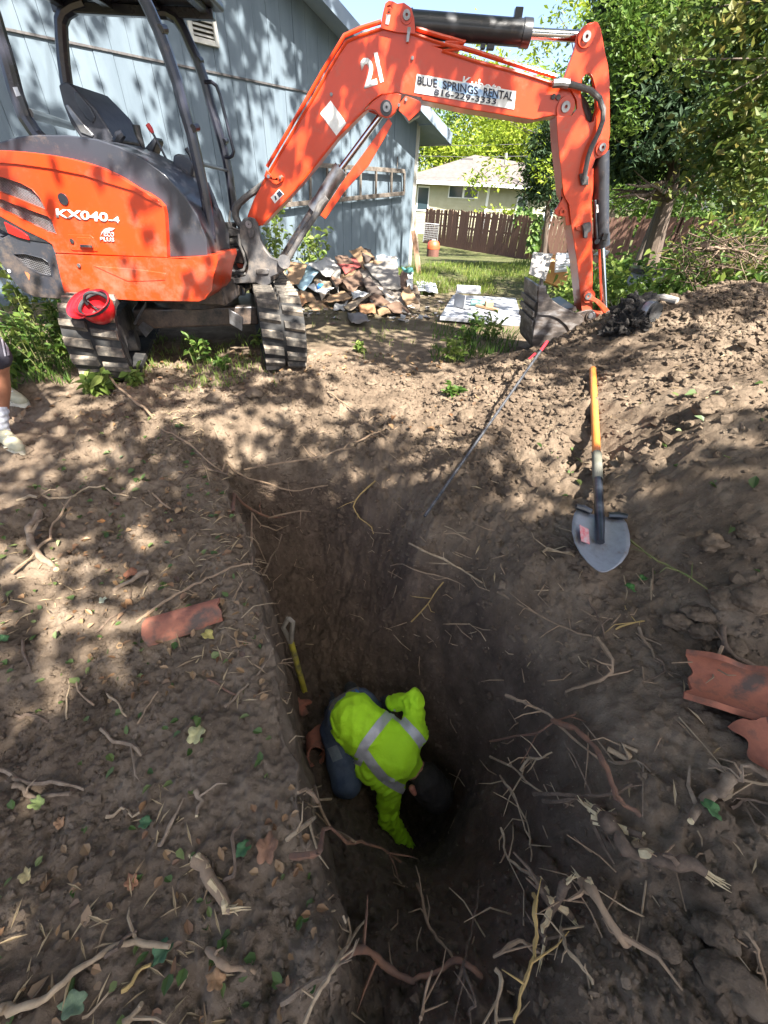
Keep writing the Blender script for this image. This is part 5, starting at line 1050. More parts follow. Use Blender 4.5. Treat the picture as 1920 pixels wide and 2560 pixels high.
# --- shade trees behind the viewer: their leaves throw the dappled light
e1_ = unit(np.cross(SUN, (0, 0, 1))); e2_ = np.cross(SUN, e1_)
ctl = []
for x, y, L in ((60, 120, .4), (200, 150, .45), (330, 250, .45), (450, 350, .35), (350, 420, .5), (560, 220, .2), (640, 120, .12), (620, 400, .3), (760, 300, .12), (900, 450, .2), (960, 590, .4), (870, 620, .15)):
    s_, z_ = onw(x, y); ctl.append((W(s_, z_), L * .65))
for x, y, L in ((60, 420, .5), (120, 520, .3), (220, 480, .55), (330, 530, .35), (150, 650, .55), (300, 680, .6), (440, 690, .45)): ctl.append((py(x, y, 3.3), L))
for x, y, L in ((660, 460, .85), (720, 380, .9), (780, 300, .6), (850, 150, .45), (940, 110, .4), (1100, 200, .25), (1250, 230, .25), (1370, 250, .3), (1480, 130, .8), (1490, 260, .6), (1420, 420, .12), (1430, 600, .12)): ctl.append((py(x, y, 3.97), L))
for x, y, L in ((800, 850, .75), (950, 820, .7), (1100, 850, .7), (1200, 800, .6), (700, 880, .75), (250, 880, .5), (150, 1000, .3), (60, 1000, .35), (400, 930, .7), (1150, 720, .6), (850, 760, .35), (60, 800, .25), (1300, 760, .5),
                (800, 1020, .8), (900, 1080, .75), (700, 980, .7), (560, 1050, .5), (980, 980, .5), (820, 1180, .3), (1080, 990, .75), (1200, 960, .75),
                (1400, 950, .75), (1600, 940, .8), (1750, 850, .7), (1680, 1060, .85), (1580, 1030, .8), (1800, 1040, .7), (1850, 950, .6), (1330, 1080, .6), (1700, 940, .8), (1520, 1100, .5), (1600, 1250, .05), (1700, 1330, .03), (1450, 1300, .03), (1350, 1250, .05), (1250, 1250, .05), (1100, 1200, .1), (1200, 1120, .4), (1800, 1180, .2), (1450, 1150, .3), (1550, 830, .5), (1870, 780, .4),
                (130, 1250, .4), (60, 1330, .35), (200, 1290, .4), (350, 1180, .25), (480, 1150, .15), (300, 1380, .02), (430, 1650, .6), (300, 1880, .6), (190, 2120, .6), (60, 2330, .6), (90, 2270, .5), (440, 1790, .55), (130, 2210, .3), (320, 1740, .1), (200, 1800, .05), (80, 1850, .05), (380, 2000, .04), (330, 2250, .04), (220, 2330, .04), (530, 1900, .03), (150, 1600, .03), (50, 1550, .04), (300, 1560, .03), (520, 1580, .03), (600, 1700, .02), (500, 1450, .02), (600, 2000, .01), (300, 2450, .05), (80, 1650, .03), (200, 1500, .02), (100, 1450, .02), (620, 1850, .01), (480, 2100, .02), (650, 2250, .01), (450, 2350, .02), (640, 1550, .01), (560, 1300, .03), (400, 1300, .05), (250, 1700, .04),
                (900, 1700, .004), (850, 1550, .004), (950, 1560, .004), (800, 1650, .004), (1000, 1460, .006), (900, 1450, .006), (1050, 1650, .004), (860, 1350, .02), (760, 1300, .03), (1100, 1750, .004), (850, 1850, .004), (900, 2000, .004), (980, 1350, .03), (1000, 1780, .004), (1000, 2300, .01), (1400, 1900, .01), (1700, 1700, .01), (1700, 2300, .01), (1300, 1500, .02), (1150, 1350, .03), (1900, 1500, .03), (1900, 1900, .02), (800, 2500, .01), (1100, 2050, .005), (960, 1850, .005), (1500, 1400, .03)):
    ctl.append((hit(x, y), L if y > 1130 or x < 520 else L ** .6))
q = np.array([[p @ e1_, p @ e2_] for p, _ in ctl]); lv_ = -np.log(np.array([L for _, L in ctl]))
rng = np.random.default_rng(2024); lo_, hi_ = q.min(0) - .8, q.max(0) + .8; AC = math.pi * .32 ** 2
N0 = int((hi_ - lo_).prod() * 6.2 / AC); cand = lo_ + rng.random((N0, 2)) * (hi_ - lo_)
d2 = ((cand[:, None] - q[None]) ** 2).sum(2) + .02; wgt = 1 / d2 ** 1.6; dens = (wgt * lv_).sum(1) / wgt.sum(1); far_ = np.sqrt(d2.min(1)) > 1.3
cand = cand[(rng.random(N0) < np.clip(dens, 0, 6.2) / 6.2) & ~far_]
tt = rng.uniform(7.0, 11.5, len(cand))
fs_ = q[lv_ > 4.5]; cand = np.concatenate([cand, (fs_[:, None] + rng.normal(size=(len(fs_), 4, 2)) * .22).reshape(-1, 2)]); tt = np.zeros(len(cand))
CP = cand[:, :1] * e1_ + cand[:, 1:] * e2_ + SUN * 0; 
# slide each clump along the sun ray to its height in the crown
h0 = CP[:, 2]; nc = ((cand[:, None] - q[None]) ** 2).sum(2).argmin(1); hr_ = rng.random(len(cand)); tt = (np.where(nc < 12, 6.5 + 2.3 * hr_, 3.7 + 1.8 * hr_) - h0) / SUN[2]; CP = CP + SUN * tt[:, None]
tr_b = np.array([[-2.4, -6.5], [2.6, -7.2], [7.2, -4.2], [8.2, 1.0], [5.5, -6.5]]); own = ((CP[:, None, :2] - tr_b[None]) ** 2).sum(2).argmin(1)
lab_ = ['leafy shade tree behind the viewer to the left', 'leafy shade tree straight behind the viewer', 'leafy shade tree behind the viewer to the right', 'leafy shade tree right of the viewer beside the mound', 'leafy shade tree far behind the viewer between the other shade trees']
for k in range(5):
    C_ = CP[own == k]
    if len(C_) == 0: continue
    bs = np.array([tr_b[k][0], tr_b[k][1], float(far_z(0, -5)) - .1]); r2 = np.random.default_rng(300 + k); t = thing('shade_tree', bs, lab_[k], 'tree', 'shade trees round the viewer'); b = MB()
    top = np.array([bs[0], bs[1], 3.6]); b.tube([bs, bs + (0.05, .05, 2.5), top], [.18, .15, .11], 10)
    for e in C_[r2.permutation(len(C_))[:9]]: limb_tubes(b, top - (0, 0, r2.uniform(0, 1.5)), [e], .03, r2, .14)
    b.build('trunk', m_bark, t); per = 100
    P = (C_[:, None] + r2.normal(size=(len(C_), per, 3)) * np.array([.18, .18, .10])).reshape(-1, 3); leafobj('crown', P, .115, r2, m_lf_mid, t, .6, .8)
# ================================================================== tools
za = zo(1000, 880, 1.8033); zw = zo(650, 1450, 2.765); zl1 = zo(0, 1100, 2.0738); zr1 = zo(1100, 1450, 2.0232); zh = zo(640, 580, 3.77); z6 = zo(1000, 400, 1.8033); zk = zo(1400, 550, 3.19); zp = zo(0, 750, 4.917)
m_hand = mat('varnished_ash_handle', (.58, .17, .028), (.44, .12, .022), .38, 0, 6, 6, .1, 40, c3=(.64, .24, .05), stretch=(1, .15, 1), coat=.4)
m_grip = mat('grey_rubber_sleeve', (.11, .11, .085), (.15, .145, .12), .8, 0, 20, 4)
m_blk = mat('black_enamel', (.012, .014, .02), (.04, .045, .055), .28, .2, 20, 5, .05, 60, coat=.3)
m_blade = mat('polished_shovel_blade', (.27, .28, .30), (.15, .115, .085), .42, .55, 9, 8, .2, 40, c3=(.23, .23, .25), contrast=(.42, .66))
m_rtape = mat('red_tape', (.55, .02, .03), (.4, .02, .03), .45, 0, 30)
m_rebar = mat('dark_rebar', (.055, .06, .072), (.16, .16, .165), .5, .7, 40, 4)
m_rust = mat('rust', (.17, .05, .025), (.30, .12, .06), .85, .1, 15, 6, .3, 50)
m_clay = mat('terracotta', (.20, .070, .042), (.085, .058, .045), .9, 0, 9, 8, .5, 40, c3=(.29, .10, .056), bdist=.004)
m_clayd = mat('dirty_terracotta', (.17, .065, .045), (.095, .065, .05), .85, 0, 9, 7, .35, 50, c3=(.30, .11, .065))
# long-handled shovel on the mound
for lf_ in np.arange(.0, .4, .01):                                   # slide it towards the lens until it just rests on the lumps
    a = hit(*za((868, 72))[0], .01 + lf_ * .8); e = hit(*za((911, 985))[0], .015 + lf_ * .6); tl = np.linspace(0, 1, 40)[:, None]; ln = a * (1 - tl) + e * tl
    if (ground(ln[:, 0], ln[:, 1]) - ln[:, 2]).max() < .004: break
d = unit(e - a); L = np.linalg.norm(e - a)
nrm = unit(np.cross(d, np.cross((0, 0, 1), d))); nrm = nrm if nrm[2] > 0 else -nrm; sdv = np.cross(d, nrm)
# rest it on the highest lumps beneath
mx = max(float(ground(np.array([p[0]]), np.array([p[1]]))[0]) - p[2] for p in [a + d * L * t for t in np.linspace(0, 1, 30)]); off = 0
sv = thing('shovel', e, 'round-point shovel with orange wooden handle lying on the spoil mound', 'shovel')
q = lambda t: a + d * L * t
tpx = lambda yy: float(np.interp(za((0, yy))[0][1], [pix(q(t))[1] for t in np.linspace(0, 1, 60)], np.linspace(0, 1, 60)))
tA, tB, tC = tpx(455), tpx(575), tpx(830)
MB().tube([q(0), q(.01), q(.2), q(tA)], [.012, .019, .0195, .019], 14).build('handle', m_hand, sv); MB().tube([q(tA), q(tA + .005), q(tB - .005), q(tB)], [.019, .022, .022, .019], 14).build('grip_sleeve', m_grip, sv)
MB().tube([q(tB - .002), q((tB + tC) / 2), q(tC - .04), q(tC + .02)], [.0195, .019, .0185, .014], 14).build('socket', m_blk, sv)
hwp = [(.0, .088), (.03, .100), (.08, .107), (.13, .107), (.18, .096), (.225, .073), (.26, .045), (.282, .02), (.29, .004)]; nv = 13; V = []; o0 = q(1.0) - d * .29
for u, hw in hwp:
    for j in range(nv):
        v = (j / (nv - 1) * 2 - 1) * hw; z = .030 * (v / .12) ** 2 + .012 * math.exp(-(v / .018) ** 2) * max(0, 1 - u / .2) - .008 - .012 * math.sin(u / .29 * math.pi)
        V.append(o0 + d * u + sdv * v + nrm * z)
Fs = [(i * nv + j, i * nv + j + 1, (i + 1) * nv + j + 1, (i + 1) * nv + j) for i in range(len(hwp) - 1) for j in range(nv - 1)]
bl = MB().add(V, Fs).build('blade', m_blade, sv); s_ = bl.modifiers.new('sheet', 'SOLIDIFY'); s_.thickness = .004
for sg_ in (-1, 1):
    b = MB(); b.tube([o0 + sdv * sg_ * .035 + nrm * .004 - d * .004, o0 + sdv * sg_ * .07 + nrm * .014 - d * .006, o0 + sdv * sg_ * .1 + nrm * .022 + d * .002], [.012, .014, .010], 8); b.build('foot_rest', m_blk, bl)
b = MB(); b.prism([o0 + d * .10 + sdv * .085 + nrm * .016, o0 + d * .10 + sdv * .045 + nrm * .001, o0 + d * .17 + sdv * .04 + nrm * -.006, o0 + d * .175 + sdv * .075 + nrm * .006], nrm * .003); b.build('red_label', mat('worn_red_label', (.55, .10, .12), (.45, .35, .34), .6, 0, 60), bl)
# rebar
p0 = hit(*za((628, 82))[0], .02); p1 = hit(*za((95, 868))[0], .03); up_ = np.array([0, 0, .015]); n = 130; pts = []; rr = []
for i in range(n):
    t = i / (n - 1); p = p0 * (1 - t) + p1 * t; p[2] = max(p[2], float(ground(np.array([p[0]]), np.array([p[1]]))[0]) + .006); pts.append(p)
zz_ = np.array([p[2] for p in pts]); t_ = np.linspace(0, 1, n); ln = p0[2] * (1 - t_) + p1[2] * t_; lift = (zz_ - ln).max()
pts = [p0 * (1 - t) + p1 * t + (0, 0, lift * 1.0) for t in t_]
rb = thing('rebar', pts[0], 'dark ribbed steel bar with red tape at its upper end, on the trench bank', 'steel bar')
MB().tube(pts[8:], [.0085 if i % 2 else .0068 for i in range(n - 8)], 8).build('bar', m_rebar, rb); MB().tube(pts[:10], .0098, 8).build('tape', m_rtape, rb)
MB().bar(pts[12] + (-.02, 0, .004), pts[17] + (-.035, 0, .0), .012, .003).build('tape_tail', m_rtape, rb)
# shovel standing in the trench
m_yel = mat('scuffed_yellow_fibreglass', (.42, .36, .03), (.10, .09, .05), .6, 0, 14, 6, c3=(.30, .26, .04)); m_dirtgrip = mat('muddy_grip', (.16, .14, .11), (.28, .25, .2), .85, 0, 14, 5)
t0 = pd(*zw((212, 420))[0], 2.30); t1 = pd(*zw((330, 850))[0], 2.50); dd = unit(t1 - t0)
t1 = t1 + dd * max(0, (t1[2] - float(ground(np.array([t1[0]]), np.array([t1[1]]))[0]))) * .9
ts = thing('trench_shovel', t1, 'muddy yellow short-handled shovel standing in the far end of the trench', 'shovel')
MB().tube([t0, (t0 + t1) / 2, t1], .017, 12).build('shaft', m_yel, ts)
gA, gB, gC, gD = [pd(*zw(p)[0], dp) for p, dp in (((160, 330), 2.27), ((195, 265), 2.24), ((228, 290), 2.24), ((212, 430), 2.30))]
MB().tube([gD, gA, gB], [.016, .013, .014], 8).build('grip_arm', m_dirtgrip, ts); MB().tube([gD, gC, gB], [.016, .013, .014], 8).build('grip_arm', m_dirtgrip, ts)
b = MB(); w0 = unit(np.cross(dd, (.3, 1, 0))); Vb = []
for i, (u, hw) in enumerate(((-.04, .03), (.0, .085), (.08, .095), (.18, .08), (.24, .03))):
    for j in range(5): v = (j / 2 - 1) * hw; Vb.append(t1 + dd * (u - .05) + w0 * v + np.cross(w0, dd) * (.03 * (j / 2 - 1) ** 2))
b.add(Vb, [(i * 5 + j, i * 5 + j + 1, (i + 1) * 5 + j + 1, (i + 1) * 5 + j) for i in range(4) for j in range(4)]); o = b.build('blade', m_rust, ts); o.modifiers.new('sheet', 'SOLIDIFY').thickness = .004
# ---- clay pipe pieces
def shard(label, a, e, rad, arc, th, mt, seed, up=(0, 0, 1), r1=None, wav=.12, name='clay_pipe'):
    """a broken piece of pipe wall: an arc swept along an axis, with chipped edges"""
    rng = np.random.default_rng(seed); a = np.asarray(a, float); e = np.asarray(e, float); d = unit(e - a); u = unit(np.asarray(up) - d * np.dot(up, d)); v = np.cross(d, u); nu, na = 16, 18; V = []
    for layer in (0, 1):
        for i in range(nu + 1):
            t = i / nu
            for k in range(na + 1):
                an = R(-arc / 2 + arc * k / na) * (1 + wav * math.sin(3.1 * t * 3 + seed)); r_ = (rad + ((r1 or rad) - rad) * t) - th * layer
                jg = fbm(np.array([k * .31 + seed * 5.3, layer * .05, (t > .5) * 9.0]), 1.0, 3, seed); lo_e = wav * 1.3 * jg * ((1 - t) ** 4 - t ** 4)
                V.append(a + (e - a) * (t + float(lo_e) * .5) + u * r_ * math.cos(an) + v * r_ * math.sin(an))
    m_ = na + 1; B0 = (nu + 1) * m_; Fs = []
    for i in range(nu):
        for k in range(na): Fs.append((i * m_ + k, i * m_ + k + 1, (i + 1) * m_ + k + 1, (i + 1) * m_ + k)); Fs.append((B0 + i * m_ + k, B0 + (i + 1) * m_ + k, B0 + (i + 1) * m_ + k + 1, B0 + i * m_ + k + 1))
        Fs.append((i * m_, (i + 1) * m_, B0 + (i + 1) * m_, B0 + i * m_)); Fs.append((i * m_ + na, B0 + i * m_ + na, B0 + (i + 1) * m_ + na, (i + 1) * m_ + na))
    for k in range(na): Fs.append((k, B0 + k, B0 + k + 1, k + 1)); Fs.append((nu * m_ + k, nu * m_ + k + 1, B0 + nu * m_ + k + 1, B0 + nu * m_ + k))
    o = MB().add(V, Fs).build(name, mt, None, origin=a, ang=50); tag(o, label, 'pipe', 'broken clay pipe pieces'); return o
a = hit(*zl1((775, 1005))[0], 0); e = hit(*zl1((1150, 880))[0], 0); shard('half-round dirty clay pipe lying on the left bank of the trench', a + (0, 0, .0), e + (0, 0, -.005), .066, 190, .014, m_clayd, 3, r1=.055, wav=.05)
a = hit(*zr1((1190, 560))[0], 0); e = hit(*zr1((1600, 690))[0], 0); shard('orange clay pipe trough, hollow side up, at the right edge', a + (0, 0, .105), e + (0, 0, .11), .08, 165, .018, m_clay, 5, up=(.25, .45, -1), wav=.12)
a = hit(*zr1((1530, 720))[0], 0); e = hit(*zr1((1690, 930))[0], 0); shard('curved orange clay pipe shard, rounded side up, at the right edge', a + (0, 0, .02), e + (.02, 0, -.01), .075, 160, .018, m_clay, 8, up=(.1, -.3, 1), wav=.14)
a = hit(*zw((375, 1120))[0], 0); shard('broken clay pipe mouth on the trench floor beside the worker knee', a + (0, .03, .03), a + (.03, -.10, .06), .05, 300, .01, m_clayd, 6, up=(0, .3, 1), wav=.3)
a = hit(*zw((290, 885))[0], 0); shard('small red clay shard by the foot of the trench shovel', a + (-.05, 0, .0), a + (.05, -.02, .01), .06, 90, .01, m_clayd, 7, wav=.3)
# ---- hard hat on the left track
m_hat = mat('red_helmet_plastic', (.55, .012, .018), (.45, .01, .015), .3, 0, 10, coat=.4); m_web = mat('black_webbing', (.015, .015, .018), (.04, .04, .042), .8, 0, 30)
hc = py(*zb((1125, 1960))[0], 2.93); ax = unit((-.12, -.5, .86)); u, v, _ = frame(ax)
lft = unit(np.array([-1, -.15, -.1]) - ax * np.dot((-1, -.15, -.1), ax)); sdh = np.cross(ax, lft)
ht = thing('hard_hat', hc, 'red hard hat turned upside down on the left excavator track', 'hard hat'); rh = .108; b = MB(); prof = [(rh * math.sin(t) * (1.0), -rh * 1.15 * math.cos(t)) for t in np.linspace(.02, math.pi / 2, 12)]
b.lathe(prof + [(rh, .02), (rh * 1.1, .025)], hc, ax, 28); o = b.build('shell', m_hat, ht); o.modifiers.new('sheet', 'SOLIDIFY').thickness = .004
V = []; 
for i in range(13):
    an = R(-75 + 150 * i / 12); r0_, r1_ = rh * 1.02, rh * 1.02 + .055 * math.cos(R(-75 + 150 * i / 12)) ** .7 + .01
    dr = lft * math.cos(an) + sdh * math.sin(an); V += [hc + dr * r0_ + ax * .018, hc + dr * r1_ + ax * .03]
b = MB().add(V, [(2 * i, 2 * i + 1, 2 * i + 3, 2 * i + 2) for i in range(12)]); o = b.build('peak', m_hat, ht); o.modifiers.new('sheet', 'SOLIDIFY').thickness = .004
b = MB(); b.tube([hc + (u * math.cos(t) + v * math.sin(t)) * rh * .93 + ax * .008 for t in np.linspace(0, 2 * math.pi, 25)], .011, 8, False); b.build('sweatband', m_web, ht)
b = MB(); b.tube([hc + lft * rh * .7 * math.cos(t) + np.array([0, .05, 0]) + ax * (.012 + .075 * math.sin(t)) for t in np.linspace(0, math.pi, 13)], .010, 8); b.build('nape_strap', m_web, ht)
for dr in (lft + sdh, lft - sdh): dr = unit(dr); b = MB(); b.tube([hc + dr * rh * .9 * math.cos(t) - ax * .06 * math.sin(t) for t in np.linspace(0, math.pi, 9)], .006, 6); b.build('crown_strap', m_web, ht)
# ================================================================== rubbish heap
def sheet(label, pts, col, seed, crump=.05, dY=(0, 0, 0, 0), name='cardboard', n=9, Yf=None, group='rubbish heap in front of the blue house', curl=0.0, cat=None, c2=None):
    """a crumpled sheet hung between four corner pixels at depths Y"""
    cx_ = sum(p[0] for p in pts) / 4; cy_ = sum(p[1] for p in pts) / 4; kx = 1.3 if Yf is None else 1; pts = [(cx_ + (x - cx_) * kx, cy_ + (y - cy_) * (1 + (kx - 1) * .5)) for x, y in pts]
    rng = np.random.default_rng(seed); Yf = Yf or (lambda y: 5.75 + (782 - y) / 165 * 1.55); Q = [py(x, y, Yf(y) + dy) for (x, y), dy in zip(pts, dY)]
    V = []; sz = (np.linalg.norm(Q[0] - Q[2]) + np.linalg.norm(Q[1] - Q[3])) / 2; nn = unit(np.cross(Q[2] - Q[0], Q[3] - Q[1])); nn = nn if nn[1] < 0 else -nn
    for i in range(n):
        for j in range(n):
            u, v = j / (n - 1), i / (n - 1); p = (Q[0] * (1 - u) + Q[1] * u) * (1 - v) + (Q[3] * (1 - u) + Q[2] * u) * v; V.append(p + nn * curl * sz * math.sin(math.pi * u))
    V = np.array(V); g_ = V / max(sz, .05); f1 = 1 - 2 * np.abs(fbm(g_ + seed * 3.3, .55, 2, seed)); f2 = fbm(g_ + seed, .22, 2, seed + 5)
    V = V + nn * (crump * (f1 * sz * .6 + f2 * sz * .3))[:, None] + rng.normal(size=V.shape) * sz * .006
    Fs = [(i * n + j, i * n + j + 1, (i + 1) * n + j + 1, (i + 1) * n + j) for i in range(n - 1) for j in range(n - 1)]
    c2 = c2 or tuple(c * .7 for c in col); key = 'scrap_%02d_%02d_%02d' % tuple(int(99 * c) for c in col); mt = bpy.data.materials.get(key) or mat(key, col, c2, .85, 0, 6, 6, .15, 30)
    o = MB().add(V, Fs).build(name, mt, None, True, origin=V.mean(0), ang=25); s_ = o.modifiers.new('sheet', 'SOLIDIFY'); s_.thickness = .006; tag(o, label, cat or name.replace('_', ' '), group); return o
tan, pale, whi, gry, brn, ora = (.27, .17, .092), (.31, .24, .165), (.38, .37, .345), (.24, .22, .195), (.14, .085, .055), (.33, .17, .08)
H_ = [('tan cardboard box side with a hand slot at the left of the heap', [(315, 295), (465, 322), (400, 480), (318, 500)], tan, .02), ('blue and white printed carton panel at the left of the heap', [(370, 465), (480, 310), (565, 390), (450, 560)], (.42, .62, .70), .04), ('crumpled white sheet on the upper left of the heap', [(520, 330), (690, 255), (775, 345), (680, 425)], whi, .12), ('pale grey torn strip hanging down the middle of the heap', [(690, 330), (785, 360), (772, 570), (705, 430)], gry, .08), ('curled pale cardboard beside the blue and white box', [(560, 460), (640, 390), (700, 520), (620, 640)], pale, .1),
      ('white carton with a blue lining near the heap front', [(500, 520), (605, 465), (708, 532), (640, 588)], (.68, .68, .66), .05), ('bright blue carton corner near the heap front', [(570, 485), (600, 468), (628, 500), (585, 535)], (.04, .20, .55), .05), ('tan wrapping paper at the lower left of the heap next to the track', [(240, 650), (360, 560), (492, 640), (400, 765)], ora, .12), ('cream paper scrap at the left end of the heap', [(150, 470), (260, 380), (312, 480), (200, 560)], pale, .12), ('crumpled whitish-green plastic at the left end of the heap', [(250, 560), (320, 500), (382, 560), (290, 612)], (.50, .54, .48), .15),
      ('tan cardboard flap in the middle of the heap', [(770, 470), (910, 350), (935, 420), (880, 550)], tan, .06), ('mottled brown soaked cardboard in the middle of the heap', [(830, 480), (960, 390), (1005, 480), (900, 560)], brn, .12), ('long rolled tan paper at the heap front', [(660, 655), (800, 570), (880, 640), (700, 672)], tan, .1), ('long grey-tan cardboard sliding down the right of the heap', [(1000, 390), (1085, 340), (1385, 645), (1300, 690)], (.34, .29, .24), .05), ('tan cardboard peak on top of the heap', [(905, 180), (1000, 168), (1105, 270), (1040, 390)], tan, .1), ('dark charred cardboard on top of the heap', [(1000, 200), (1075, 175), (1100, 260), (1040, 270)], (.07, .05, .04), .15),
      ('tall grey cardboard wall at the right of the heap', [(1060, 330), (1300, 250), (1332, 520), (1210, 520)], gry, .04), ('white box lid on the right top of the heap', [(1148, 232), (1190, 212), (1306, 250), (1160, 268)], (.66, .68, .70), .02), ('red and black printed carton near the heap top', [(790, 290), (930, 258), (965, 330), (850, 375)], (.28, .06, .05), .1), ('tan cardboard wedge at the heap front centre', [(850, 692), (1040, 580), (1062, 604), (900, 745)], pale, .04), ('orange-brown scrap at the heap front', [(980, 700), (1100, 690), (1112, 772), (1000, 782)], ora, .12), ('white paper scrap at the heap front', [(760, 680), (850, 658), (825, 752), (740, 742)], whi, .12),
      ('narrow open carton standing at the right end of the heap', [(1330, 505), (1380, 380), (1420, 400), (1430, 540)], brn, .04), ('white carton end at the right end of the heap', [(1405, 380), (1470, 392), (1470, 532), (1430, 505)], (.60, .60, .56), .04), ('grey cardboard strip at the lower right of the heap', [(1110, 650), (1260, 640), (1382, 765), (1250, 742)], gry, .08), ('curled tan carton flap at the far right of the heap', [(1380, 610), (1440, 510), (1512, 680), (1420, 690)], tan, .12), ('teal plastic scrap on the carton at the right end of the heap', [(1390, 350), (1470, 352), (1476, 386), (1400, 392)], (.10, .30, .27), .2), ('pale plastic bag in the middle front of the heap', [(910, 580), (960, 558), (1042, 580), (930, 642)], (.52, .52, .50), .15),
      ('brown wet paper in the heap centre', [(700, 400), (770, 380), (830, 470), (760, 520)], brn, .1), ('tan crumpled paper at the heap left front', [(430, 560), (520, 600), (560, 660), (450, 650)], tan, .12), ('dark soaked cardboard in the heap right centre', [(1010, 460), (1080, 450), (1180, 590), (1080, 600)], (.10, .075, .06), .1), ('tan sack paper at the heap left behind the track', [(60, 620), (180, 540), (260, 600), (150, 700)], tan, .12), ('brown crumpled paper low at the left of the heap', [(150, 700), (250, 660), (330, 740), (220, 790)], brn, .12), ('tan torn carton low in the heap front', [(520, 690), (640, 660), (700, 740), (560, 770)], tan, .1), ('dark brown carton in the upper middle of the heap', [(760, 250), (850, 230), (900, 300), (800, 330)], brn, .1), ('tan folded carton at the right shoulder of the heap', [(1120, 290), (1200, 300), (1240, 420), (1130, 400)], tan, .08), ('brown scrap at the lower right foot of the heap', [(1240, 700), (1340, 680), (1420, 760), (1300, 780)], brn, .12), ('tan paper at the right foot of the heap', [(1150, 720), (1230, 700), (1260, 780), (1170, 790)], tan, .12), ('brown cardboard at the heap right front', [(1060, 600), (1160, 600), (1260, 700), (1120, 700)], brn, .1)]
for k, (lab, p, c, cr) in enumerate(H_): sheet(lab, zh(*p), c, 500 + k, cr * 1.1, dY=tuple(np.random.default_rng(k).uniform(-.15, .1, 4)), cat='rubbish')
fl_ = lambda y: gz(1000, y, .03)[1]
for k, (lab, p, c, nm) in enumerate((('small white paper on the dirt right of the heap front', [(1362, 775), (1412, 790), (1404, 825), (1360, 818)], whi, 'paper_scrap'), ('torn white paper lying by the heap right end', [(1535, 780), (1575, 788), (1568, 826), (1532, 818)], whi, 'paper_scrap'), ('white painted board flat beside the heap', [(1510, 452), (1700, 485), (1710, 585), (1512, 562)], (.60, .62, .66), 'white_board'), ('brown bark-like scrap lying on the bare ground', [(560, 860), (700, 840), (760, 870), (600, 900)], brn, 'cardboard'), ('grey flat cardboard in front of the heap', [(430, 800), (720, 770), (740, 800), (450, 830)], gry, 'cardboard'), ('grey rag in front of the heap right side', [(860, 800), (1040, 790), (1060, 870), (900, 880)], (.20, .18, .17), 'rag'))):
    sheet(lab, zh(*p), c, 560 + k, .03 if nm != 'rag' else .15, Yf=fl_, name=nm)
# a low hump of fine rubbish under the heap
rng = np.random.default_rng(6); V = []; nx_, ny_ = 44, 26
for j in range(ny_):
    for i in range(nx_):
        u = i / (nx_ - 1); t = j / (ny_ - 1); x = 665 + 385 * u; top = np.interp(x, [660, 700, 760, 830, 880, 900, 960, 1000, 1040, 1060], [735, 690, 675, 660, 640, 640, 660, 690, 715, 760]); y = 785 + (top - 785) * t
        Yv = 5.85 + (782 - y) / 165 * 1.55 + .12; p = py(x, y, Yv); g_ = 1.0 if 0 < j else 0.0
        V.append(p if j else (p[0], Yv - .1, -.05))
V = np.array(V); V[:, 2] += .04 * fbm(V, .2, 3, 4); 
bk_ = V[-nx_:] + np.array([0, .9, 0]); bk_[:, 2] = -.1; V = np.concatenate([V, bk_]); ny_ += 1
me = fastmesh('debris_mound', V, [(j * nx_ + i, j * nx_ + i + 1, (j + 1) * nx_ + i + 1, (j + 1) * nx_ + i) for j in range(ny_ - 1) for i in range(nx_ - 1)], True)
o = link('debris_mound', me, None, mat('rotten_rubbish', (.06, .045, .035), (.22, .17, .12), .95, 0, 14, 8, .8, 40)); tag(o, 'dark rotten fine rubbish under the cardboard heap', 'rubbish', kind='stuff')
# fine scraps
P = []; 
for _ in range(520):
    x, y = rng.uniform(640, 1100), rng.uniform(700, 800); p = gz(x, y, 0.0); p[2] = float(ground(np.array([p[0]]), np.array([p[1]]))[0]) + .012; P.append(p)
o = leafobj('litter_scraps', np.array(P), .075, rng, leafmat('litter', [(.16, .11, .07), (.36, .28, .2), (.5, .48, .45), (.1, .07, .05)], trans=0), None, 2.5, .8); tag(o, 'small paper and leaf litter strewn round the heap', 'litter', kind='stuff')
# ---- boards on the lawn
m_pboard = mat('dusty_white_board', (.36, .38, .42), (.26, .26, .27), .6, 0, 4, 6, .1, 20); m_pl = mat('raw_pine', (.45, .30, .17), (.34, .22, .12), .8, 0, 8, 5, stretch=(1, .2, 1)); m_teal = mat('teal_canister', (.10, .28, .24), (.2, .36, .32), .5, 0, 10)
Q = [gz(*p, .05) for p in z6((180, 705), (240, 607), (522, 622), (556, 735))]; o = MB().prism(Q, (0, 0, -.045)).build('fallen_door', m_pboard, None, False, .004, origin=Q[0]); tag(o, 'dusty white door panel lying flat on the yard', 'door panel')
def item(name, lab, cat, mt, fn, org): b = MB(); fn(b); o = b.build(name, mt, None, True, .004, origin=org); return tag(o, lab, cat, 'odds and ends on the fallen door')
c = gz(*z6((265, 665))[0], .06); item('bracket', 'bent white metal bracket standing on the fallen door', 'bracket', m_pboard, lambda b: (b.box(c + (0, 0, .08), (.015, .2, .16), ((.8, .6, 0), (-.6, .8, 0), (.0, 0, 1))), b.box(c + (.07, .02, .01), (.14, .2, .015), ((.8, .6, 0), (-.6, .8, 0), (0, 0, 1)))), c)
c2_ = gz(*z6((305, 600))[0], .06); item('metal_channel', 'short pale metal channel at the back of the fallen door', 'channel', m_pboard, lambda b: (b.box(c2_ + (0, 0, .05), (.36, .10, .1)), b.box(c2_ + (0, -.06, .02), (.38, .03, .03))), c2_)
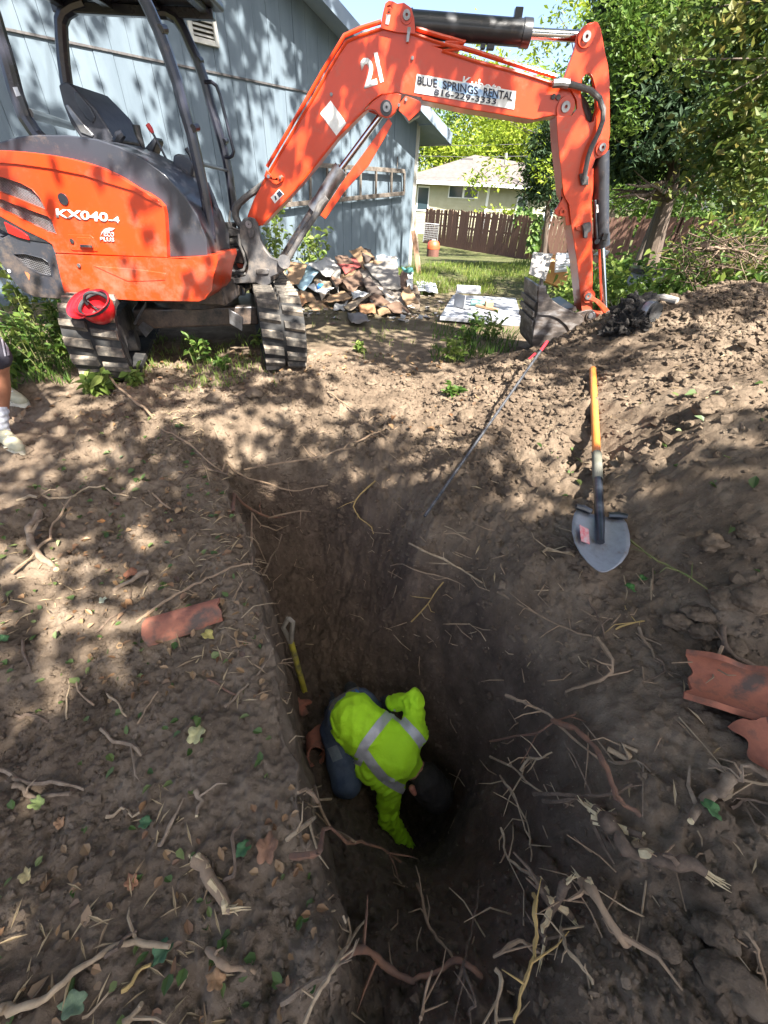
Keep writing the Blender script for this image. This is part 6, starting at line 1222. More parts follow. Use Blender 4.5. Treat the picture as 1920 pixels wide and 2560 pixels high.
c3_, c4_ = gz(*z6((320, 640))[0], .10), gz(*z6((395, 648))[0], .09); item('canister', 'teal tube lying on the fallen door', 'tube', m_teal, lambda b: b.cyl(c3_, c4_, .04, .035), c3_)
c5_, c6_ = gz(*z6((345, 655))[0], .075), gz(*z6((440, 676))[0], .075); item('pine_batten', 'long pine batten on the fallen door', 'batten', m_pl, lambda b: b.bar(c5_, c6_, .05, .03), c5_)
c7_, c8_ = gz(*z6((385, 652))[0], .10), gz(*z6((415, 655))[0], .10); item('wood_block', 'small wooden block beside the teal tube', 'wood block', m_pl, lambda b: b.box((c7_ + c8_) / 2, (.1, .12, .09)), c7_)
# ---- panels beyond the bucket
Yp = 7.6; m_gboard = mat('grey_hardboard', (.30, .28, .26), (.36, .34, .31), .7, 0, 4); m_owood = mat('orange_cabinet_wood', (.52, .24, .06), (.40, .17, .04), .5, 0, 5, 6, stretch=(3, 1, .3), c3=(.60, .30, .09))
def slab(name, lab, cat, pts, Y0, Y1, th, mt):
    ys = [p[1] for p in pts]; y0, y1 = min(ys), max(ys); Q = [py(x, y, Y1 + (Y0 - Y1) * (y - y0) / (y1 - y0)) for x, y in pts]; n = unit(np.cross(Q[1] - Q[0], Q[2] - Q[0])); n = n if n[1] > 0 else -n
    o = MB().prism(Q, n * th).build(name, mt, None, False, .003, 1, origin=Q[0]); return tag(o, lab, cat)
slab('hardboard_sheet', 'grey hardboard panel leaning behind the bucket teeth', 'panel', z6((600, 414), (690, 422), (655, 545), (582, 512)), 7.2, 7.5, .02, m_gboard)
slab('cabinet_door', 'orange wooden cabinet panel between the bucket and the arm', 'cabinet panel', z6((690, 424), (790, 430), (738, 580), (652, 546)), 7.25, 7.55, .04, m_owood)
nw = slab('newspaper_stack', 'stack of white newspapers hung over the orange cabinet panel', 'newspapers', z6((706, 418), (800, 420), (792, 488), (702, 496)), 7.12, 7.40, .05, m_white)
for k in range(4): yy_ = 445 + k * 12; p = [py(*q_, 7.16 - .01 * k) for q_ in z6((706, yy_), (796, yy_ - 6), (796, yy_ - 2), (706, yy_ + 4))]; MB().prism(p, (0, .012, 0)).build('fold', m_gboard, nw, False)
slab('brown_board', 'dark brown panel standing just right of the excavator arm', 'panel', z6((860, 440), (905, 438), (900, 560), (850, 555)), 7.6, 7.8, .03, mat('brown_hardboard', (.16, .085, .055), (.22, .12, .08), .8, 0, 5))
sheet('white plastic bag on the brown panel right of the arm', z6((872, 428), (900, 398), (946, 410), (930, 432)), (.68, .70, .74), 590, .2, Yf=lambda y: 7.6, name='plastic_bag', group='')
o = bpy.data.objects[-1] if False else None
# tub in the shrubs, boulder, black root clump on the mound
c = py(*z6((1105, 540))[0], 7.0); g0 = gpt(c[0], 7.0); tb2 = thing('grey_tub', g0, 'upturned grey tub with a dark rim among the shrubs', 'tub')
hz_ = py(*z6((1105, 490))[0], 7.0)[2] - g0[2]; MB().lathe([(.28, 0), (.22, hz_ * .9), (.2, hz_ * .95)], g0, (0, 0, 1), 20, cap=True).build('body', mat('grey_tub_plastic', (.28, .28, .27), (.2, .2, .2), .6, 0, 6), tb2); MB().lathe([(.24, hz_ * .9), (.27, hz_ * .93), (.27, hz_ * 1.02), (.05, hz_ * 1.04)], g0, (0, 0, 1), 20).build('rim', m_blk, tb2)
def rock(name, lab, c, r_, mt, seed, cat='rock', group=None, amp=.35, ico=ICO4, fs=1.0, squash=(1, 1, 1)):
    V, Fs = ico; n1 = fbm(V * fs + seed * 7.1, .9, 2, seed); n2 = 1 - np.abs(fbm(V * fs + seed, .38, 4, seed + 3, .6)); n3 = np.max(V @ rnd3(np.random.default_rng(seed), 9).T, axis=1); W_ = V * (1 + amp * n1 + amp * .7 * (n2 - .6) - .55 * np.clip(n3 - .8, 0, 1))[:, None] * np.asarray(r_) * np.asarray(squash)
    me = fastmesh(name, W_, Fs, True); o = link(name, me, None, mt, loc=c); tag(o, lab, cat, group); return o
m_black = mat('black_root_muck', (.008, .007, .007), (.05, .042, .035), .9, 0, 20, 8, 1.0, 40, bdist=.03)
pm = hit(*zk((560, 800))[0]); 
rc = thing('root_clump', pm, 'black mucky root mass lying on the crest of the spoil mound', 'root clump')
rng = np.random.default_rng(15); b = MB()
for x, y, r_ in ((600, 700, .075), (540, 750, .075), (640, 770, .07), (500, 810, .065), (570, 830, .07), (450, 870, .055), (640, 840, .05), (400, 920, .045), (600, 770, .08), (520, 880, .05)):
    p = hit(*zk((x, y))[0]); V, Fs = ICO4; n1 = fbm(V + x, .55, 5, y, .65); b.add(V * (1 + .75 * n1)[:, None] * r_ * (1.1, 1.1, .8) + p + (0, 0, r_ * .2), Fs)
b.build('muck', m_black, rc, ang=80); b = MB()
for k in range(70):
    p = hit(*zk((rng.uniform(400, 720), rng.uniform(680, 920)))[0]); dr = rnd3(rng, 1)[0] * rng.uniform(.05, .16); dr[2] = abs(dr[2]) * .7; b.tube([p, p + dr * .6 + (0, 0, .05), p + dr + (0, 0, .02)], [.0025, .002, .0008], 4, False)
tag(b.build('rootlets', m_black, rc), kind='stuff')
pa = hit(*zk((660, 720))[0], .12); pb2 = hit(*zk((745, 735))[0], .10); cp = thing('pipe_coupling', pb2, 'dark rubber pipe coupling with a steel band beside the black root mass', 'coupling'); dd = unit(pb2 - pa)
MB().tube([pa, pa + dd * .10, pb2], [.055, .058, .06], 20).build('sleeve', m_rub, cp); MB().tube([pb2 - dd * .05, pb2 - dd * .035, pb2 - dd * .015, pb2 - dd * .0], [.062, .065, .065, .062], 20, False).build('band', m_steel, cp)
pa = hit(*zk((690, 630))[0], .04); pb2 = hit(*zk((935, 645))[0], .03); o = MB().tube([pa, (pa + pb2) / 2 + (0, 0, .015), pb2], [.022, .024, .02], 10).build('pale_pipe', mat('pale_plastic_pipe', (.50, .48, .44), (.36, .32, .27), .6, 0, 12), None, origin=pa); tag(o, 'pale pipe length lying along the mound crest behind the coupling', 'pipe')
pc = hit(*zk((705, 590))[0]); rock('boulder', 'rounded brown earth boulder on the mound crest behind the root mass', pc + (0, .05, .02), (.2, .16, .15), m_clod, 4)
for k, (lab, p, r_) in enumerate((('pale rounded stone beside the bucket on the mound edge', zk((150, 885))[0], (.075, .05, .045)), ('tan lump half way down the mound right of the shovel handle', za((1390, 262))[0], (.085, .07, .06)), ('cracked round clod left of the rebar', za((300, 300))[0], (.075, .07, .07)), ('tan clod at the top right of the shovel handle', za((1250, 120))[0], (.06, .06, .045)), ('brown clod at the right edge above the clay pipes', zr1((1200, 210))[0], (.075, .06, .05)), ('brown clod beside the clod above the clay pipes', zr1((1310, 175))[0], (.075, .055, .045)), ('flat brown clod right of the paired clods', zr1((1330, 270))[0], (.06, .05, .045)), ('large brown clod at the right edge below the green stem', zr1((1560, 100))[0], (.10, .08, .06)), ('brown clod in the upper right corner of the bank', zr1((1430, 90))[0], (.09, .08, .06)), ('grey clod on the right bank near the bottom edge', (1790, 2330), (.07, .06, .05)), ('grey block of soil in the lower right corner', (1820, 2450), (.09, .08, .06)), ('pale grey clod left of the soil block at lower right', (1660, 2370), (.045, .04, .035)), ('brown clod below the shovel blade on the right', za((1560, 820))[0], (.055, .05, .04)), ('brown clod right of the shovel blade', za((1400, 870))[0], (.075, .06, .045)), ('lump of soil on the far bank of the trench', (930, 960), (.08, .07, .06)), ('soil lump at the far left corner of the trench', (640, 985), (.09, .08, .06)), ('soil lump beside the far trench edge', (540, 1000), (.08, .07, .06)), ('lump at the lower end of the right clay shards', (1830, 1620), (.06, .05, .05)))):
    r_ = tuple(.68 * v for v in r_); rock('soil_clod', lab, hit(*p) + (0, 0, r_[2] * .3), r_, m_clod, 40 + k, 'clod', 'large clods of dug soil', .32)
# ================================================================== people
def solid(name, blobs, parent, mt, vox=.008, smooth=4, disp=None, extra=None, zcut=None):
    """one continuous skin grown over tapered limbs: blobs are (p0, p1, r0, r1) or (p0, p1, r0, r1, flatten axis, factor)"""
    b = MB()
    for bb in blobs:
        p0, p1, r0, r1 = bb[:4]; p0 = np.asarray(p0, float); p1 = np.asarray(p1, float); L = np.linalg.norm(p1 - p0); k = max(2, int(L / (min(r0, r1) * .35)) + 1)
        for i in range(k):
            t = i / (k - 1); V, Fs = ICO2; rr = r0 + (r1 - r0) * t; W_ = V * rr
            if len(bb) > 4: ax = unit(bb[4]); W_ = W_ - np.outer(W_ @ ax, ax) * (1 - bb[5])
            b.add(W_ + p0 * (1 - t) + p1 * t, Fs)
    o0 = wloc(parent); me = bpy.data.meshes.new(name); me.from_pydata([tuple(np.array(v) - o0) for v in b.V], [], b.F)
    o = bpy.data.objects.new(name, me); COL.objects.link(o); o.parent = parent
    rm = o.modifiers.new('skin', 'REMESH'); rm.mode = 'VOXEL'; rm.voxel_size = vox; sm = o.modifiers.new('soft', 'SMOOTH'); sm.iterations = smooth; sm.factor = .5
    bpy.context.view_layer.update(); dg = bpy.context.evaluated_depsgraph_get(); m2 = bpy.data.meshes.new_from_object(o.evaluated_get(dg)); o.modifiers.clear(); o.data = m2; m2.name = name
    n = len(m2.vertices); co = np.zeros(n * 3, np.float32); m2.vertices.foreach_get('co', co); co = co.reshape(-1, 3).astype(float); no = np.zeros(n * 3, np.float32); m2.vertices.foreach_get('normal', no); no = no.reshape(-1, 3)
    if disp is not None: co = co + no * disp(co + o0)[:, None]; m2.vertices.foreach_set('co', co.astype(np.float32).ravel())
    m2.polygons.foreach_set('use_smooth', [True] * len(m2.polygons)); m2.materials.clear(); m2.materials.append(mt); m2.update(); return o
m_hv = mat('hi_vis_lime_fabric', (.42, .78, .015), (.24, .44, .02), .8, 0, 5, 9, .55, 22, bdist=.014, contrast=(.52, .85)); m_refl = mat('silver_reflective_tape', (.48, .49, .52), (.40, .41, .44), .5, .25, 40, 4)
m_jean = mat('dark_blue_denim', (.035, .055, .10), (.075, .10, .15), .85, 0, 18, 6, .3, 120, bdist=.003); m_patch = mat('worn_denim_patch', (.12, .15, .18), (.17, .2, .23), .85, 0, 30)
m_skin = mat('skin', (.33, .16, .105), (.38, .19, .12), .5, 0, 20); m_hair = mat('cropped_black_hair', (.009, .007, .006), (.024, .017, .014), .75, 0, 60, 5, .8, 200, bdist=.006); m_glove = mat('dark_work_glove', (.02, .02, .022), (.05, .05, .05), .85, 0, 30)
m_bluband = mat('blue_waistband', (.05, .17, .45), (.03, .12, .34), .7, 0, 40); m_camo = mat('faded_camo_cloth', (.20, .18, .14), (.10, .11, .08), .85, 0, 40)
Wz = lambda x, y, dp: pd(*zw((x, y))[0], dp)
pel, spi, che, nek = Wz(610, 950, 2.13), Wz(730, 1040, 2.07), Wz(920, 1170, 2.06), Wz(1055, 1290, 2.08)
hd = Wz(1175, 1428, 2.08); lsh, lel, lhd = Wz(1060, 1060, 2.07), Wz(1062, 830, 2.08), Wz(915, 850, 2.20)
rsh, rel, rwr = Wz(905, 1390, 2.07), Wz(882, 1650, 2.15), Wz(1030, 1865, 2.24); rhip, rkn = Wz(560, 1040, 2.16), Wz(598, 1380, 2.07); lhip, lkn = Wz(680, 870, 2.2), Wz(860, 1000, 2.34)
rft = Wz(500, 960, 2.36); lft_ = Wz(640, 860, 2.42)
vd = unit(-ray(*zw((900, 1150))[0]))                                  # from the back towards the viewer
wk = thing('person', (pel[0], pel[1], -1.2), 'worker in lime hi-vis shirt and jeans kneeling in the trench, reaching into a hole', 'person')
hdir = unit(hd - nek)
body = solid('body', [(pel, spi, .11, .10), (spi, che, .10, .10, vd, .8), (che, nek, .095, .055, vd, .85), (nek, hd, .058, .062), (hd - hdir * .02, hd + hdir * .045, .092, .088), (lsh, lel, .045, .036), (lel, lhd, .034, .028), (rsh, rel, .052, .042), (rel, rwr, .04, .03), (che, rsh, .07, .05), (che, lsh, .07, .05), (pel, rhip, .1, .09), (rhip, rkn, .082, .065), (pel, lhip, .1, .085), (lhip, lkn, .08, .06), (rkn, rft, .06, .045), (lkn, lft_, .055, .045)], wk, m_skin, .009, 4)
# face under the brow: nose, jaw and ears
fwd_ = unit(np.cross(np.cross(hdir, vd), hdir)) * -1.0; sd_ = unit(np.cross(hdir, vd)); eL = hd - sd_ * .083 - hdir * .02 - vd * .01; eR = hd + sd_ * .083 - hdir * .02 - vd * .01
for ee in (eL, eR): solid('ear', [(ee + hdir * .018, ee - hdir * .02, .014, .010, sd_, .5)], body, mat('ear_skin', (.42, .16, .11), None, .5) if 'ear_skin' not in bpy.data.materials else bpy.data.materials['ear_skin'], .004, 1)
solid('nose', [(hd - vd * .082 + hdir * .0, hd - vd * .10 - hdir * .02, .012, .016)], body, m_skin, .004, 1)
solid('hair', [(hd + vd * .012 - hdir * .03, hd + vd * .010 + hdir * .042, .094, .092)], body, m_hair, .006, 3, lambda P: .003 * fbm(P, .02, 3, 2))
solid('ear', [(Wz(1050, 1440, 2.0), Wz(1068, 1475, 2.0), .017, .012)], body, bpy.data.materials['ear_skin'], .004, 1)
# folds: long creases running from the armpits and down the sleeves
axs = unit(che - pel); 
def folds(P):
    q_ = (P - che); a = q_ @ axs; c = q_ @ sd_
    f = np.sin((c * 55 + 14 * fbm(P, .16, 2, 3)) + a * 18) * sstep(-.02, .25, np.abs(c)) * .004
    dl = np.linalg.norm(P - rel, axis=1); s1 = np.sin((P @ unit(rwr - rsh)) * 120 + 9 * fbm(P, .09, 2, 7)) * .0045 * np.exp(-(dl / .22) ** 2)
    dl2 = np.linalg.norm(P - lel, axis=1); s2 = np.sin((P @ unit(lel - lsh)) * 90 + 5 * fbm(P, .12, 2, 8)) * .002 * np.exp(-(dl2 / .18) ** 2)
    cr_ = np.abs(np.sin(c * 34 + a * 22 + 5 * fbm(P, .2, 2, 13))) ** .5; f = f - .0035 * (1 - cr_) * sstep(.0, .12, np.abs(c)); rg_ = 1 - np.abs(fbm(P * (1, 1, 1) + .3 * np.outer(P @ axs, axs), .11, 3, 6)); return f * 1.2 + s1 * 1.5 + s2 * 1.2 + .006 * fbm(P, .16, 2, 5) + .006 * (rg_ ** 3 - .4)
hemA, hemB = Wz(640, 920, 2.06), Wz(560, 1060, 2.10)
shirt = solid('shirt', [(Wz(655, 965, 2.10), spi, .136, .134), (spi, che, .134, .148, vd, .8), (che, nek, .135, .062, vd, .85), (che, rsh, .115, .078), (che, lsh, .115, .078), (lsh, lel, .070, .058), (lel, Wz(920, 848, 2.19), .056, .046), (rsh, rel, .072, .055), (rel, rwr, .053, .042), (Wz(560, 1050, 2.08), Wz(650, 1120, 2.08), .045, .07), (Wz(520, 1050, 2.07), Wz(580, 1010, 2.07), .018, .05), (Wz(760, 1260, 2.07), rsh, .09, .08)], wk, m_hv, .0085, 5, folds)
jeans = solid('jeans', [(pel, rhip, .125, .112), (rhip, rkn, .105, .088), (rkn, rkn + (rft - rkn) * .9, .082, .06), (pel, lhip, .125, .1), (lhip, lkn, .098, .08), (lkn, lkn + (lft_ - lkn) * .9, .072, .055)], wk, m_jean, .009, 5, lambda P: .006 * fbm(P, .07, 3, 11))
solid('boot', [(rft, rft + (rft - rkn) * .25 + (0, .06, -.02), .05, .042)], wk, m_glove, .008, 3); solid('boot', [(lft_, lft_ + (-.02, .1, 0), .05, .042)], wk, m_glove, .008, 3)
def drape(name, pts, hw, mt, parent, target, lift=.004, n=28, dp=1.2):
    """a band of cloth laid over the garment along a line of pixels"""
    me = target.data; o0 = wloc(target); nV = len(me.vertices); co = np.zeros(nV * 3, np.float32); me.vertices.foreach_get('co', co); co = co.reshape(-1, 3) + o0
    bv = BVHTree.FromPolygons([tuple(c) for c in co], [tuple(p.vertices) for p in me.polygons]); P = np.array(pts, float); seg = np.r_[0, np.cumsum(np.linalg.norm(np.diff(P, axis=0), axis=1))]; V = []; W_ = 7; ok = []
    for i in range(n):
        s_ = seg[-1] * i / (n - 1); p = np.array([np.interp(s_, seg, P[:, 0]), np.interp(s_, seg, P[:, 1])]); p2 = np.array([np.interp(min(s_ + 2, seg[-1]), seg, P[:, 0]), np.interp(min(s_ + 2, seg[-1]), seg, P[:, 1])]); p1 = np.array([np.interp(max(s_ - 2, 0), seg, P[:, 0]), np.interp(max(s_ - 2, 0), seg, P[:, 1])])
        d = (p2 - p1) / (np.linalg.norm(p2 - p1) + 1e-9); nn = np.array([-d[1], d[0]])
        for j in range(W_):
            q_ = p + nn * hw * (j / (W_ - 1) * 2 - 1); r_ = ray(*q_); h, no, _, _ = bv.ray_cast(Vector(CAM), Vector(unit(r_))); 
            if h is None: V.append((np.nan,) * 3)
            else: V.append(np.array(h) + np.array(no) * lift)
    Fs = []
    for i in range(n - 1):
        for j in range(W_ - 1):
            f = (i * W_ + j, i * W_ + j + 1, (i + 1) * W_ + j + 1, (i + 1) * W_ + j); q4 = [V[k] for k in f]
            if any(np.isnan(v[0]) for v in q4) or max(np.linalg.norm(q4[a] - q4[(a + 1) % 4]) for a in range(4)) > .06: continue
            Fs.append(f)
    used = sorted({i for f in Fs for i in f}); mp = {u: k for k, u in enumerate(used)}; o = MB().add([V[u] for u in used], [tuple(mp[i] for i in f) for f in Fs]).build(name, mt, parent); return o
for pts in (((905, 915), (840, 985), (770, 1075), (715, 1150), (690, 1210), (668, 1275)), ((720, 1190), (790, 1290), (860, 1370), (940, 1420), (1025, 1465)), ((910, 915), (985, 970), (1060, 1050), (1120, 1130), (1150, 1230))):
    drape('reflective_stripe', zw(*pts), 12, m_refl, shirt, shirt)
drape('knee_patch', zw((500, 1150), (540, 1245)), 13, m_patch, jeans, jeans, .003, 10)
drape('waistband', zw((505, 930), (545, 860), (610, 805), (680, 770)), 7, m_bluband, jeans, jeans, .004, 16); drape('underlayer_band', zw((492, 905), (530, 835), (600, 775), (680, 748)), 7, m_camo, jeans, jeans, .004, 16)
# hands
def hand(name, wr, d, palm_n, mt, par, curl=.6, sgn=1):
    d = unit(d); palm_n = unit(np.asarray(palm_n) - d * np.dot(palm_n, d)); s_ = np.cross(d, palm_n) * sgn; bl = [(wr, wr + d * .045, .026, .034, palm_n, .6), (wr + d * .045 + s_ * .02, wr + d * .075 + s_ * .02, .026, .024, palm_n, .6), (wr + d * .045 - s_ * .02, wr + d * .075 - s_ * .02, .026, .024, palm_n, .6)]
    for k, (of, ln) in enumerate(((-.032, .062), (-.011, .074), (.011, .07), (.031, .055))):
        a = wr + d * .085 + s_ * of; m1 = a + unit(d + palm_n * curl * .6) * ln * .5; e = m1 + unit(d * .7 + palm_n * curl * 1.6) * ln * .5; bl += [(a - d * .015, m1, .0095, .009), (m1, e, .009, .0075)]
    a = wr + d * .03 - s_ * .03; m1 = a + unit(d - s_ * .9 + palm_n * .4) * .035; bl += [(a, m1, .013, .011), (m1, m1 + unit(d + palm_n * .6) * .03, .0105, .008)]
    return solid(name, bl, par, mt, .0035, 1)
hand('glove', rwr + unit(rwr - rel) * .01, rwr - rel, -vd * .6 + np.array([.5, 0, 0]), m_glove, wk); hand('glove', lhd - unit(lhd - lel) * .0, lhd - lel, -vd, m_glove, wk, sgn=-1)
# ---------------- bystander at the left edge
Pf = lambda x, y: hit(*zp((x, y))[0])
toe = Pf(290, 1890); heel = Pf(40, 1690); heel[2] = toe[2] = min(toe[2], heel[2]) + .0; sdir = unit((toe - heel) * (1, 1, 0)); heel = toe - sdir * .27
ank = heel + sdir * .06 + np.array([0, 0, .09]); f2t = Pf(320, 1300); f2h = f2t - unit(np.array([.75, -.35, 0])) * .26; f2h[2] = f2t[2]; ank2 = f2h + unit(f2t - f2h) * .06 + (0, 0, .09)
kn = py(-14, 835, ank[1] + .08); kn = ank + unit(kn - ank) * .42; kn2 = ank2 + np.array([-.10, .0, .41]); hp = (kn + kn2) / 2 + np.array([-.06, .02, .44]); lat = unit(np.array([.55, -.83, 0])); h1, h2 = hp + lat * .09, hp - lat * .09
by = thing('person', (hp[0], hp[1], toe[2]), 'bystander at the left edge in dark striped shorts, white socks and cream sneakers', 'person')
tor = hp + np.array([.0, 0, .28]); sh_c = hp + np.array([.02, 0, .50]); hd2 = sh_c + np.array([.02, -.02, .24])
m_skin2 = mat('tanned_skin', (.30, .125, .07), (.36, .16, .09), .5, 0, 15, 4); m_short = mat('dark_shorts', (.022, .02, .03), (.04, .036, .05), .8, 0, 20); m_gstripe = mat('grey_stripe', (.30, .29, .33), None, .7); m_sock = mat('white_ribbed_sock', (.62, .63, .68), (.5, .51, .56), .9, 0, 60, 3, .3, 120, stretch=(1, 1, .1)); m_sneak = mat('cream_sneaker', (.42, .39, .27), (.30, .28, .19), .75, 0, 10, 5, .2, 60); m_sole = mat('pale_sole', (.58, .54, .42), (.36, .33, .26), .7, 0, 20); m_tee = mat('grey_tee', (.18, .18, .2), (.22, .22, .24), .85, 0, 15)
calf = lambda k_, a_: [(k_, k_ * .65 + a_ * .35 + (-.01, .015, 0), .058, .062), (k_ * .65 + a_ * .35 + (-.01, .015, 0), a_, .062, .036)]
bb = solid('body', [(hp, tor, .13, .13), (tor, sh_c, .13, .12), (sh_c, sh_c + (0, 0, .12), .055, .05), (hd2 - (0, 0, .02), hd2 + (0, 0, .05), .085, .09), (h1, kn, .085, .062), (h2, kn2, .085, .062), *calf(kn, ank), *calf(kn2, ank2), (sh_c + lat * .17, sh_c + lat * .24 - (0, 0, .28), .05, .04), (sh_c + lat * .24 - (0, 0, .28), sh_c + lat * .22 + (.12, -.06, -.5), .04, .03), (sh_c - lat * .17, sh_c - lat * .24 - (0, 0, .28), .05, .04), (sh_c - lat * .24 - (0, 0, .28), sh_c - lat * .22 + (.12, -.06, -.5), .04, .03), (sh_c + lat * .18, sh_c - lat * .18, .06, .06)], by, m_skin2, .011, 5)
fd = unit(np.array([.8, -.5, 0])); sd2 = np.cross(fd, (0, 0, 1)); solid('nose', [(hd2 + fd * .085 + (0, 0, .02), hd2 + fd * .1 - (0, 0, .01), .010, .015)], bb, m_skin2, .004, 1)
for s_ in (-1, 1): solid('ear', [(hd2 + sd2 * s_ * .088 + (0, 0, .02), hd2 + sd2 * s_ * .088 - (0, 0, .02), .014, .01)], bb, m_skin2, .004, 1)
solid('hair', [(hd2 - fd * .01 + (0, 0, .05), hd2 - fd * .012 + (0, 0, .065), .092, .088)], bb, m_hair, .008, 3); hand('hand', sh_c + lat * .22 + (.12, -.06, -.5), (.2, -.1, -1), (-.5, .8, 0), m_skin2, by); hand('hand', sh_c - lat * .22 + (.12, -.06, -.5), (.2, -.1, -1), (-.5, -.8, 0), m_skin2, by)
solid('shirt', [(hp + (0, 0, .05), tor, .15, .15), (tor, sh_c, .15, .13), (sh_c + lat * .17, sh_c + lat * .22 - (0, 0, .18), .07, .06), (sh_c - lat * .17, sh_c - lat * .22 - (0, 0, .18), .07, .06), (sh_c + lat * .17, sh_c - lat * .17, .075, .075)], by, m_tee, .011, 4, lambda P: .006 * fbm(P, .1, 3, 3))
sho = solid('shorts', [(hp, hp + (0, 0, .08), .15, .145), (h1, kn + (0, 0, .06), .115, .098), (h2, kn2 + (0, 0, .06), .115, .098)], by, m_short, .010, 4, lambda P: .006 * fbm(P, .09, 3, 4))
drape('side_stripe', zp((15, 300), (60, 480), (100, 680)), 3.0, m_gstripe, sho, sho, .003, 16); drape('side_stripe', zp((-25, 300), (20, 500), (60, 690)), 2.2, m_gstripe, sho, sho, .003, 16)
for A_, T_, H_2, K_ in ((ank, toe, heel, kn), (ank2, f2t, f2h, kn2)):
    d = unit((T_ - H_2) * (1, 1, 0)); solid('sock', [(A_ + unit(K_ - A_) * .15, A_ + unit(K_ - A_) * .05, .050, .046), (A_ + unit(K_ - A_) * .05, A_ - (0, 0, .03), .046, .044)], by, m_sock, .006, 2, lambda P: .002 * np.sin(P[:, 2] * 160))
    sk = solid('sneaker', [(H_2 + d * .035 + (0, 0, .05), H_2 + d * .10 + (0, 0, .065), .040, .045), (H_2 + d * .10 + (0, 0, .06), H_2 + d * .20 + (0, 0, .042), .045, .042), (H_2 + d * .20 + (0, 0, .040), H_2 + d * .245 + (0, 0, .034), .042, .034)], by, m_sneak, .006, 3)
    b = MB(); u_ = np.cross(d, (0, 0, 1)); out = []
    for k in range(24):
        an = 2 * math.pi * k / 24; x = .145 * math.cos(an); wv = .049 * (1 + .12 * math.cos(an)); out.append(H_2 + d * (.14 + x) + u_ * wv * math.sin(an) + (0, 0, -.006))
    b.prism(out, (0, 0, .028)); b.build('sole', m_sole, sk, bevel=.006)
    b = MB()
    for t in (.09, .115, .14, .165): b.tube([H_2 + d * t + u_ * .028 + (0, 0, .105 - t * .18), H_2 + d * (t + .008) + (0, 0, .120 - t * .2), H_2 + d * t - u_ * .028 + (0, 0, .105 - t * .18)], .004, 6)
    b.build('laces', m_sock, sk)
# ================================================================== sticks, roots, crumbs, leaves
zl2 = zo(0, 1800, 1.8433); zr2 = zo(900, 1950, 1.6265); zc = zo(400, 950, 2.0738); zm = zo(700, 1900, 1.587); zq = zo(0, 640, 3.456)
m_w = {'g': mat('grey_bark_stick', (.13, .088, .055), (.26, .195, .135), .9, 0, 30, 6, .5, 90), 'p': mat('pale_dry_stick', (.22, .155, .092), (.36, .27, .17), .85, 0, 30, 6, .3, 90), 'd': mat('dark_root_bark', (.07, .046, .03), (.16, .11, .075), .9, 0, 30, 6, .5, 90), 'r': mat('reddish_root_bark', (.20, .095, .052), (.12, .07, .048), .85, 0, 25, 6, .4, 90), 'y': mat('ochre_root', (.40, .27, .09), (.30, .2, .08), .85, 0, 30, 6, .3, 90), 't': mat('tan_root', (.30, .20, .12), (.20, .14, .09), .85, 0, 30, 6, .4, 90), 'n': m_stem}
m_cut = mat('cut_wood_end', (.62, .50, .30), (.52, .40, .22), .8, 0, 30); m_spl = mat('splintered_pale_wood', (.58, .47, .28), (.40, .28, .15), .85, 0, 25, 6, .5, 60, stretch=(1, 1, 1))
